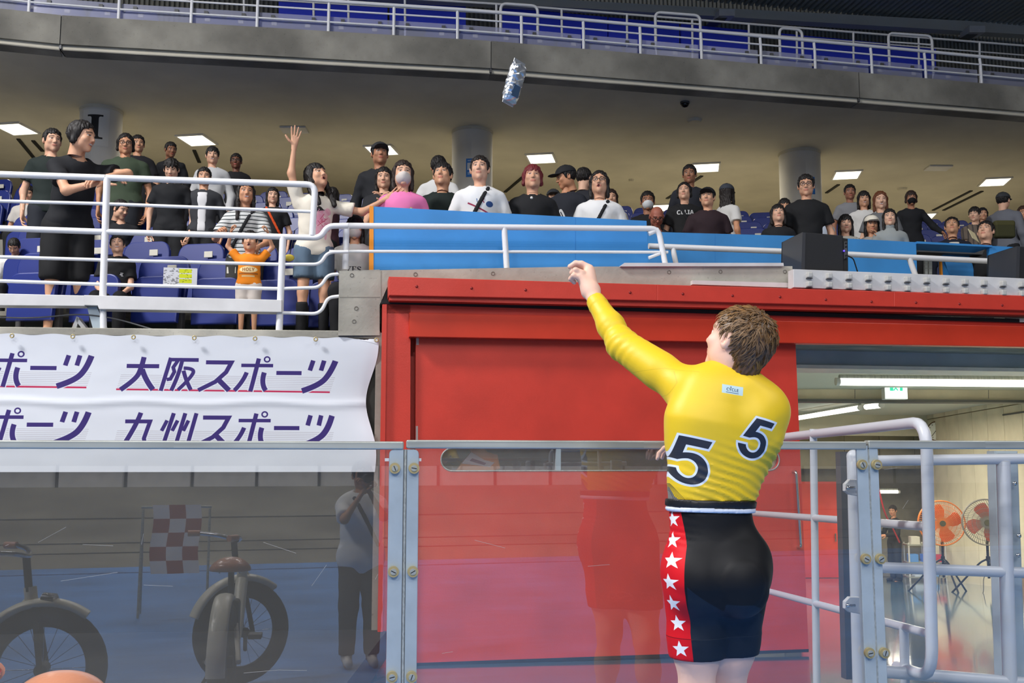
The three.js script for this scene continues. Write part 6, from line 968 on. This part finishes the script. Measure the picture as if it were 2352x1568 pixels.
    c.fillStyle = '#7c0d16'; c.fillRect(U(-125), Vy(1466), U(-18) - U(-125), 5); c.fillStyle = '#2c3138'; c.fillRect(U(-18), Vy(1466), U(80) - U(-18), 4);
    c.strokeStyle = '#8a4a44'; c.lineWidth = 7; for (const a of [-170, 170]) { c.beginPath(); c.ellipse(U(a), Vy(1480), 34, 44, 0, 0, 7); c.stroke(); c.beginPath(); c.moveTo(U(a) - 24, Vy(1480) - 16); c.lineTo(U(a), Vy(1480) + 20); c.lineTo(U(a) + 24, Vy(1480) - 10); c.stroke(); }
  });
  { const q = sg.toNonIndexed(), nI = sg.attributes.normal, ix = sg.index.array, p = q.attributes.position, uv = new Float32Array(p.count * 2), nn = new Float32Array(p.count * 3);
    for (let i = 0; i < p.count; i += 3) {
      const cx0 = (p.getX(i) + p.getX(i + 1) + p.getX(i + 2)) / 3, cy0 = p.getY(i), mid = lerp((hiL.x + hiR.x) / 2, (knL.x + knR.x) / 2, clamp((hiL.y - cy0) / (hiL.y - knL.y), 0, 1)), left = cx0 < mid; let ref = null;
      for (let j = 0; j < 3; j++) { const k = i + j, x = p.getX(k), y = p.getY(k), z = p.getZ(k), t = clamp((hiL.y - y) / (hiL.y - knL.y), 0, 1), A = left ? aL0 : aR0, Bq = left ? aL1 : aR1, ccx = lerp(A.x, Bq.x, t), ccz = lerp(A.z, Bq.z, t); let a = Math.atan2(x - ccx, z - ccz); if (!left) a = Math.abs(a) < 1.6 ? Math.max(a, 0.1) : a; if (ref === null) ref = a; else { if (a - ref > Math.PI) a -= 2 * Math.PI; if (ref - a > Math.PI) a += 2 * Math.PI; } nn.set([nI.getX(ix[k]), nI.getY(ix[k]), nI.getZ(ix[k])], k * 3); uv[2 * k] = a / (2 * Math.PI) + 0.5; uv[2 * k + 1] = (y - hem) / (sTop - hem); }
    }
    q.setAttribute('normal', new THREE.BufferAttribute(nn, 3)); q.setAttribute('uv', new THREE.BufferAttribute(uv, 2)); stex.wrapS = THREE.RepeatWrapping;
    part('shorts', q, mat('#ffffff', 0.6, { map: stex, specularIntensity: 0.5 }), g); }
  for (const a of [anL, anR]) part('shoe', metreUV(sdfMesh((x, y, z) => Math.max(capsule([a.x, a.y - 0.02, a.z + 0.03, a.x, a.y - 0.035, a.z - 0.16, 0.05, 0.044, 0.9, 1, 0, 0], x, y, z, 0), -y), [a.x - 0.08, -0.02, a.z - 0.24], [a.x + 0.08, a.y + 0.06, a.z + 0.12], 0.012)), clothMat('#e8e6e2'), g);
  // hair: a tousled cap of locks
  const hf = (x, y, z) => {
    const ang = Math.atan2(x, z + 0.02); let d = ell(x, y, z, 0, 0.03, -0.02, 0.081, 0.093, 0.101); d -= 0.006 * n3(x * 55 + 2, y * 38, z * 55) + 0.003 * Math.sin(ang * 22 + y * 60 + 2 * n3(x * 30, y * 30, z * 30));
    let yb; if (z < -0.04) yb = -0.115; else if (z < 0.015) yb = lerp(-0.115, 0.012, (z + 0.04) / 0.055); else if (z < 0.05) yb = lerp(0.012, 0.045, (z - 0.015) / 0.035); else yb = 0.06; yb += 0.006 * Math.sin(ang * 30);
    if (Math.abs(x) > 0.06 && z > -0.035 && z < 0.02) yb = Math.max(yb, 0.02);
    const n = capsule([0, -0.03, -0.065, 0, -0.11, -0.062, 0.06, 0.048, 0.8, 0, 0, 1], x, y, z, 0.002 * Math.sin(ang * 30)); d = smin(d, n, 0.03); return Math.max(d, (yb - y) * 0.7);
  };
  const hg = sdfMesh(hf, [-0.11, -0.15, -0.15], [0.11, 0.15, 0.11], 0.004);
  { // vertex tints vary lock by lock
    const p = hg.attributes.position, a = new Float32Array(p.count * 3), c0 = lin('#38250f'), c1 = lin('#7a5836'), c = new THREE.Color(); for (let i = 0; i < p.count; i++) { const t = clamp(0.45 + 0.45 * n3(p.getX(i) * 140, p.getY(i) * 60, p.getZ(i) * 140), 0, 1); c.copy(c0).lerp(c1, t).toArray(a, i * 3); } hg.setAttribute('color', new THREE.BufferAttribute(a, 3)); }
  const hm = new THREE.MeshPhysicalMaterial({ vertexColors: true, roughness: 0.42, sheen: 0.3, sheenColor: new THREE.Color('#ffdca0'), sheenRoughness: 0.4 });
  const hair = part('hair', hg.applyMatrix4(headM), hm, g);
  { // loose locks
    const pos = [], nor = [], col = [], idx = [], base = sdfLocks(hf); 
    function sdfLocks(f) { const L = []; let s = 7; const R = () => { s = (s * 1103515245 + 12345) & 0x7fffffff; return s / 0x7fffffff; }; while (L.length < 2600) { const th = R() * 6.283, ph = Math.acos(1 - 2 * R()), dir = V(Math.sin(ph) * Math.sin(th), Math.cos(ph), Math.sin(ph) * Math.cos(th)); let t = 0.14; for (let k = 0; k < 40; k++) { const d = f(dir.x * t, 0.02 + dir.y * t, -0.02 + dir.z * t); t -= d * 0.8; if (Math.abs(d) < 0.0006) break; } const p = V(dir.x * t, 0.02 + dir.y * t, -0.02 + dir.z * t); if (Math.abs(f(p.x, p.y, p.z)) > 0.003) continue; if (p.z > 0.055 && p.y < 0.07) continue; L.push([p, dir, R(), R(), R()]); } return L; }
    for (const [p, n, a, b, c] of base) {
      const crown = V(0.015, 0.11, -0.06), flow = p.clone().sub(crown); flow.addScaledVector(n, -flow.dot(n)).normalize(); const side = n.clone().cross(flow); flow.addScaledVector(side, (a - 0.5) * 1.3 + 1.1 * n3(p.x * 40, p.y * 40, p.z * 40)).normalize();
      const len = 0.016 + 0.022 * b, w = 0.0022 + 0.0016 * c, lift = 0.3 + 0.45 * c, t0 = lin('#2e1e0f').lerp(lin('#8f6c44'), clamp(a * 0.7 + b * 0.4, 0, 1)); let q = p.clone().addScaledVector(n, -0.002), dir = flow.clone().addScaledVector(n, lift).normalize(); const st = pos.length / 3;
      for (let k = 0; k <= 4; k++) { const ww = w * (1 - k / 4.3); const sd = dir.clone().cross(n).normalize(), up2 = sd.clone().cross(dir); for (const [sx, sy] of [[-1, 0], [0, 1], [1, 0]]) { const v = q.clone().addScaledVector(sd, sx * ww).addScaledVector(up2, sy * ww); pos.push(v.x, v.y, v.z); const nn = n.clone().addScaledVector(sd, sx * 0.7).normalize(); nor.push(nn.x, nn.y, nn.z); col.push(t0.r, t0.g, t0.b); } if (k) for (const [i0, i1] of [[0, 1], [1, 2], [2, 0]]) { const A = st + (k - 1) * 3 + i0, B = st + (k - 1) * 3 + i1; idx.push(A, B, A + 3, B, B + 3, A + 3); } q = q.clone().addScaledVector(dir, len / 4); dir.addScaledVector(n, -0.3).addScaledVector(side, 0.34 * Math.sin(k * 1.2 + a * 6)).normalize(); }
    }
    const lg = new THREE.BufferGeometry(); lg.setAttribute('position', new THREE.Float32BufferAttribute(pos, 3)); lg.setAttribute('normal', new THREE.Float32BufferAttribute(nor, 3)); lg.setAttribute('color', new THREE.Float32BufferAttribute(col, 3)); lg.setIndex(idx); lg.applyMatrix4(headM); const lk = part('locks', lg, hm, hair); lk.userData.kind = 'stuff';
  }
}
// ---------------------------------------------------------------- the thrown foil package, in flight
{
  const g = thing('foil_package', 'crumpled silver foil package flying through the air', 'package'), c = onDepth(1180, 190, 6.0), ax = V(0.36, 0.93, 0.0).normalize(); g.position.copy(c);
  const L = 0.235, W = 0.1, T = 0.06, NX = 26, NY = 18, pos = [], idx = [];
  // pillow-shaped wrapper: a closed tube of rounded rectangular sections with cross creases
  for (let i = 0; i <= NX; i++) { const t = i / NX, y = (t - 0.5) * L, end = Math.pow(Math.abs(t - 0.5) * 2, 8), cr = 1 + 0.12 * (Math.abs(((t * 6.3) % 1) - 0.5) * 2 - 0.5); for (let j = 0; j < NY; j++) { const a = j / NY * Math.PI * 2, ca = Math.cos(a), sa = Math.sin(a), k = Math.pow(Math.pow(Math.abs(ca), 5) + Math.pow(Math.abs(sa), 5), -0.2); pos.push(ca * k * W / 2 * (1 - 0.06 * end) * lerp(1, cr, 0.5) + 0.004 * hash2(i, j, 3), y + 0.006 * Math.sin(j * 1.7 + i), sa * k * T / 2 * (1 - end * 0.75) * cr + 0.004 * hash2(i, j, 9)); if (i) { const A = (i - 1) * NY + j, B = (i - 1) * NY + (j + 1) % NY; idx.push(A, A + NY, B, B, A + NY, B + NY); } } }
  for (const [s, y] of [[0, -L / 2], [NX, L / 2]]) { const n = pos.length / 3; pos.push(0, y, 0); for (let j = 0; j < NY; j++) { const A = s * NY + j, B = s * NY + (j + 1) % NY; s ? idx.push(A, n, B) : idx.push(A, B, n); } }
  const geo = new THREE.BufferGeometry(); geo.setAttribute('position', new THREE.Float32BufferAttribute(pos, 3)); geo.setIndex(idx); const f = geo.toNonIndexed(); f.computeVertexNormals(); 
  const m = mat('#eef1f4', 0.3, { metalness: 0.85 }); part('wrapper', f, m, g); part('seal', bx(W * 0.95, 0.022, 0.004, 0, L / 2 + 0.008, 0), m, g); part('seal', bx(W * 0.9, 0.02, 0.004, 0, -L / 2 - 0.008, 0), m, g);
  part('print', bx(W * 0.55, L * 0.3, 0.002, 0.006, -0.05, T / 2 + 0.004), mat('#5b7796', 0.3, { metalness: 0.6 }), g);
  g.rotation.set(0.35, 0.75, -0.38);
}
// ---------------------------------------------------------------- camera side: bicycles, photographer, towel stand (seen in the glass)
function bicycle(label, x, y, z, heading, steer) {
  const g = thing('bicycle', label, 'bicycle', 'small white bicycles by the barrier'); g.position.set(x, y, z); g.rotation.y = heading;   // forward along +x
  const ivory = mat('#e3dfcf', 0.35), leather = mat('#c98a6c', 0.28, { clearcoat: 0.4, clearcoatRoughness: 0.2, bumpMap: scaled(fineBump, 3), bumpScale: 0.0006 }), tyre = mat('#2b2826', 0.8);
  const wheel = (cx, turn, name) => {
    const w = new THREE.Group(); w.name = name; w.position.set(cx, 0.3, 0); w.rotation.y = turn; g.add(w);
    part('tyre', new THREE.TorusGeometry(0.25, 0.045, 10, 40), tyre, w); part('rim', new THREE.TorusGeometry(0.205, 0.012, 6, 40), M.black, w);
    const sp = []; for (let i = 0; i < 20; i++) { const a = i / 20 * 6.283; sp.push(tube([V(0, 0, i % 2 ? 0.02 : -0.02), V(Math.cos(a) * 0.2, Math.sin(a) * 0.2, 0)], 0.0016, 0.01, 4)); } part('spokes', merge(sp), M.chrome, w); part('hub', new THREE.CylinderGeometry(0.03, 0.03, 0.1, 14).rotateX(Math.PI / 2), M.black, w);
    const f = []; for (let s = 0; s <= 10; s++) { const a = lerp(0, 1.9, s / 10) + (name === 'rear_wheel' ? 1.3 : 0.9); f.push(V(Math.cos(a) * 0.31, Math.sin(a) * 0.31, 0)); } const ft = tube(f, 0.022, 0.03, 10); ft.scale(1, 1, 2.1); part('fender', ft, ivory, w);
    return w;
  };
  wheel(-0.46, 0, 'rear_wheel'); const fw = wheel(0.5, steer, 'front_wheel');
  const T = (name, pts, r, m = ivory, bend = 0.05) => part(name, tube(pts.map((p) => V(...p)), r, bend, 10), m, g);
  T('main_tube', [[0.42, 0.6, 0], [0.2, 0.36, 0], [-0.05, 0.3, 0]], 0.035, ivory, 0.15); T('seat_tube', [[-0.05, 0.28, 0], [-0.16, 0.56, 0]], 0.026); T('seat_post', [[-0.16, 0.54, 0], [-0.2, 0.76, 0]], 0.016, M.black);
  for (const s of [-1, 1]) { T('chain_stay', [[-0.05, 0.29, 0.03 * s], [-0.46, 0.3, 0.075 * s]], 0.014); T('seat_stay', [[-0.15, 0.52, 0.02 * s], [-0.46, 0.3, 0.075 * s]], 0.012); }
  T('head_tube', [[0.42, 0.68, 0], [0.44, 0.55, 0]], 0.03); const c = Math.cos(steer), n = Math.sin(steer), st = (x, y, z) => [0.46 + (x - 0.46) * c + z * n, y, -(x - 0.46) * n + z * c];
  for (const s of [-1, 1]) T('fork_leg', [st(0.45, 0.6, 0.03 * s), st(0.5, 0.3, 0.075 * s)], 0.014, M.black);
  T('stem', [st(0.42, 0.66, 0), st(0.4, 0.82, 0)], 0.018, M.black); T('handlebar', [st(0.3, 0.86, -0.26), st(0.38, 0.85, -0.14), st(0.42, 0.82, 0), st(0.38, 0.85, 0.14), st(0.3, 0.86, 0.26)], 0.012, M.chrome, 0.08); for (const s of [-1, 1]) T('grip', [st(0.3, 0.86, 0.26 * s), st(0.24, 0.86, 0.29 * s)], 0.018, leather);
  part('chainring', new THREE.TorusGeometry(0.08, 0.008, 6, 24).translate(-0.05, 0.29, 0.06), M.black, g); T('crank', [[-0.05, 0.29, 0.07], [0.08, 0.2, 0.08]], 0.011, M.black); T('crank', [[-0.05, 0.29, -0.07], [-0.18, 0.38, -0.08]], 0.011, M.black); part('pedal', bx(0.09, 0.025, 0.07, 0.08, 0.2, 0.13, 0.006), M.black, g); part('pedal', bx(0.09, 0.025, 0.07, -0.18, 0.38, -0.13, 0.006), M.black, g);
  part('battery_box', bx(0.12, 0.3, 0.1, -0.2, 0.42, 0, 0.02), M.black, g); part('head_lamp', cyl(0.035, 0.03, 0.06, 14).rotateZ(Math.PI / 2).translate(0.52, 0.62, 0), M.chrome, g); T('kickstand', [[-0.3, 0.26, 0.06], [-0.34, 0.01, 0.2]], 0.01, M.black);
  const sadd = (x_, y_, z_) => { let d = ell(x_, y_ + 2.0 * Math.pow(Math.max(0, Math.abs(z_) - 0.02), 2), z_, -0.05, 0, 0, 0.1, 0.045, 0.105); d = smin(d, capsule([-0.03, 0.004, 0, 0.14, -0.004, 0, 0.05, 0.026, 0.6, 0, 1, 0], x_, y_, z_, 0), 0.05); return Math.max(d, -0.022 - y_); };
  const s = part('saddle', metreUV(sdfMesh(sadd, [-0.2, -0.05, -0.15], [0.2, 0.07, 0.15], 0.006)).translate(-0.19, 0.74, 0), leather, g); s.userData.label = 'brown leather saddle';
  const ss = []; for (const q of [-1, 1]) ss.push(new THREE.TorusGeometry(0.02, 0.004, 6, 12).translate(-0.27, 0.73, 0.05 * q)); part('saddle_springs', merge(ss), M.chrome, s);
  return g;
}
// saddle of this one rises into the bottom corner of the picture
bicycle('small white bicycle with a brown saddle, its saddle top in the bottom corner', -1.0, 0.0, -2.22, -Math.PI / 2 + 0.12, 1.05);
bicycle('small white bicycle standing sideways, seen only in the clear barrier', -2.35, 0.0, -2.45, 0.35, -0.3);
{
  const p = makePerson({ label: 'photographer in a white shirt reflected in the clear barrier, camera at the face', top: '#ececea', bottom: '#26262a', shoe: '#d9d6cf', hair: 'messy', head: [0, 0], armR: [-0.14, 0.12, 0.28], armL: [-0.12, 0.1, 0.28], handR: 'grip', handL: 'grip', skin: '#c08a68', loose: 0.04, sleeveLen: 0.85, hem: -0.14, strap: 'left' });
  delete p.userData.topY; p.position.set(0.1, -0.4, 0.85); p.rotation.y = Math.PI; p.scale.setScalar(1.0);
  const c = thing('hand_camera', 'black camera held up by the photographer', 'camera'); c.position.set(0.1, -0.4 + 1.56, 0.85 - 0.2); part('body', bx(0.14, 0.1, 0.06, 0, 0, 0, 0.015), M.blackPlastic, c); part('lens', new THREE.CylinderGeometry(0.04, 0.036, 0.12, 24).rotateX(Math.PI / 2).translate(0, -0.005, -0.09), M.black, c); part('viewfinder', bx(0.05, 0.03, 0.05, 0, 0.06, 0, 0.008), M.black, c);
}
{
  const g = thing('towel_stand', 'low grey clothes stand carrying a checked towel, reflected in the barrier', 'stand'); g.position.set(-1.5, -0.4, 4.4);
  for (const s of [-1, 1]) { part('leg', tube([V(0.36 * s, 0.01, -0.2), V(0.36 * s, 1.2, 0), V(0.36 * s, 0.01, 0.2)], 0.014, 0.05), M.steel, g); } part('bar', tube([V(-0.38, 1.2, 0), V(0.38, 1.2, 0)], 0.014, 0.02), M.steel, g);
  const t = canvasTexture(128, 192, (c) => { c.fillStyle = '#e6ddd8'; c.fillRect(0, 0, 128, 192); c.fillStyle = '#9c2f34'; for (let i = 0; i < 3; i++) for (let j = 0; j < 5; j++) if ((i + j) % 2) c.fillRect(i * 43, j * 39, 43, 39); });
  const pos = [], uv = [], idx = []; for (let j = 0; j <= 20; j++) for (let i = 0; i <= 16; i++) { const u = i / 16, v = j / 20; pos.push((u - 0.5) * 0.52 + 0.015 * Math.sin(v * 7), 1.225 - v * 0.76, -0.02 - 0.015 * v + 0.012 * Math.sin(u * 11) * v); uv.push(u, 1 - v); if (i < 16 && j < 20) { const a = j * 17 + i; idx.push(a, a + 1, a + 17, a + 1, a + 18, a + 17); } }
  const tg = new THREE.BufferGeometry(); tg.setAttribute('position', new THREE.Float32BufferAttribute(pos, 3)); tg.setAttribute('uv', new THREE.Float32BufferAttribute(uv, 2)); tg.setIndex(idx); tg.computeVertexNormals(); const tw = solo('towel', tg, mat('#ffffff', 0.9, { map: t }), 'red and white checked towel hung on the grey stand', 'towel'); tw.position.set(-1.5, -0.4, 4.4);
}
{ // person in the tunnel
  const d = 24.6, f = onDepth(2058, 1328, d), p = makePerson({ label: 'person in dark clothes walking in the tunnel beside the red hose', top: '#1e2024', sleeve: 'long', bottom: '#24262c', hair: 'short', hairColor: '#2a201a', yaw: 0, armR: [0.05, -0.25, 0.32], armL: [0.0, -0.28, 0.34], shoe: '#202124', skin: '#c98f70', head: [0.5, 0.1] });
  delete p.userData.topY; p.position.set(f.x, rampY(d), -d); p.rotation.y = -1.25; p.scale.setScalar(1.03);
}
// ---------------------------------------------------------------- small things in the stand
{
  const t = canvasTexture(256, 128, (c) => { c.fillStyle = '#d9dbe0'; c.fillRect(0, 0, 256, 128); c.fillStyle = '#8a8b90'; for (let i = 0; i < 60; i++) c.fillRect(rr(0, 110), rr(0, 128), rr(4, 20), rr(3, 10)); c.fillStyle = '#d6e020'; c.font = 'bold 46px sans-serif'; for (let i = 0; i < 3; i++) c.fillRect(120 + rr(-6, 6), 8 + i * 38, 96, 30); c.fillStyle = '#8f9a1c'; for (let i = 0; i < 22; i++) c.fillRect(124 + rr(0, 90), 10 + rr(0, 100), rr(4, 14), 5); });
  const P = plane(9.1, 0.17), [a, b] = toLocal(onPlane(376, 614, P), P), [c, d] = toLocal(onPlane(452, 655, P), P); const g = boxOn(P, a, c, d, b, -0.006, 0); const q = solo('paper_sheet', g, M.white, 'newspaper sheet with yellow print hung over a front row seat', 'paper');
  part('print', new THREE.PlaneGeometry(c - a, b - d).translate((a + c) / 2, (b + d) / 2, 0.002).applyMatrix4(frame(P)), mat('#ffffff', 0.8, { map: t }), q);
  const s = onDepth(2236, 541, 11.0); const sp = solo('paper_slip', bx(0.11, 0.004, 0.16, 0, 0, 0), mat('#e6d9ac', 0.8), 'cream slip of paper in the hands of the boy in stripes', 'paper'); sp.position.copy(s); sp.rotation.set(0.9, 0, -0.6);
  const child = (label, name, geo, m) => { const o = scene.children.find((q) => q.userData.label?.startsWith(label)); o.updateMatrixWorld(true); return part(name, geo.applyMatrix4(o.matrixWorld.clone().invert()), m, o); };
  const bp = onPlane(664, 592, plane(8.42, 0.0875)); const bd = child('girl in a cream shirt', 'bag_charm', new THREE.SphereGeometry(0.036, 14, 10).scale(1.2, 0.8, 0.8).translate(bp.x, bp.y, bp.z), mat('#d9c24a', 0.8)); bd.userData.label = 'small yellow plush charm'; child('girl in a cream shirt', 'charm_string', tube([V(bp.x, bp.y, bp.z), V(bp.x + 0.02, bp.y + 0.25, bp.z - 0.1)], 0.004, 0.05, 5), M.black);
  const pen = onDepth(1221, 454, 8.98); child('red-haired', 'pendant', new THREE.SphereGeometry(0.013, 10, 8).translate(pen.x, pen.y, pen.z), mat('#e8e4da', 0.3));
  const bag = thing('shoulder_bag', 'small dark olive bag at the side of the man in the grey jacket', 'bag'), q2 = onDepth(2306, 528, 12.1); part('pouch', bx(0.24, 0.2, 0.1, q2.x, q2.y, q2.z, 0.03), clothMat('#3a3a1c'), bag); part('flap', bx(0.245, 0.08, 0.105, q2.x, q2.y + 0.07, q2.z, 0.03), clothMat('#4a4824'), bag);
}
renderer.render(scene, camera);
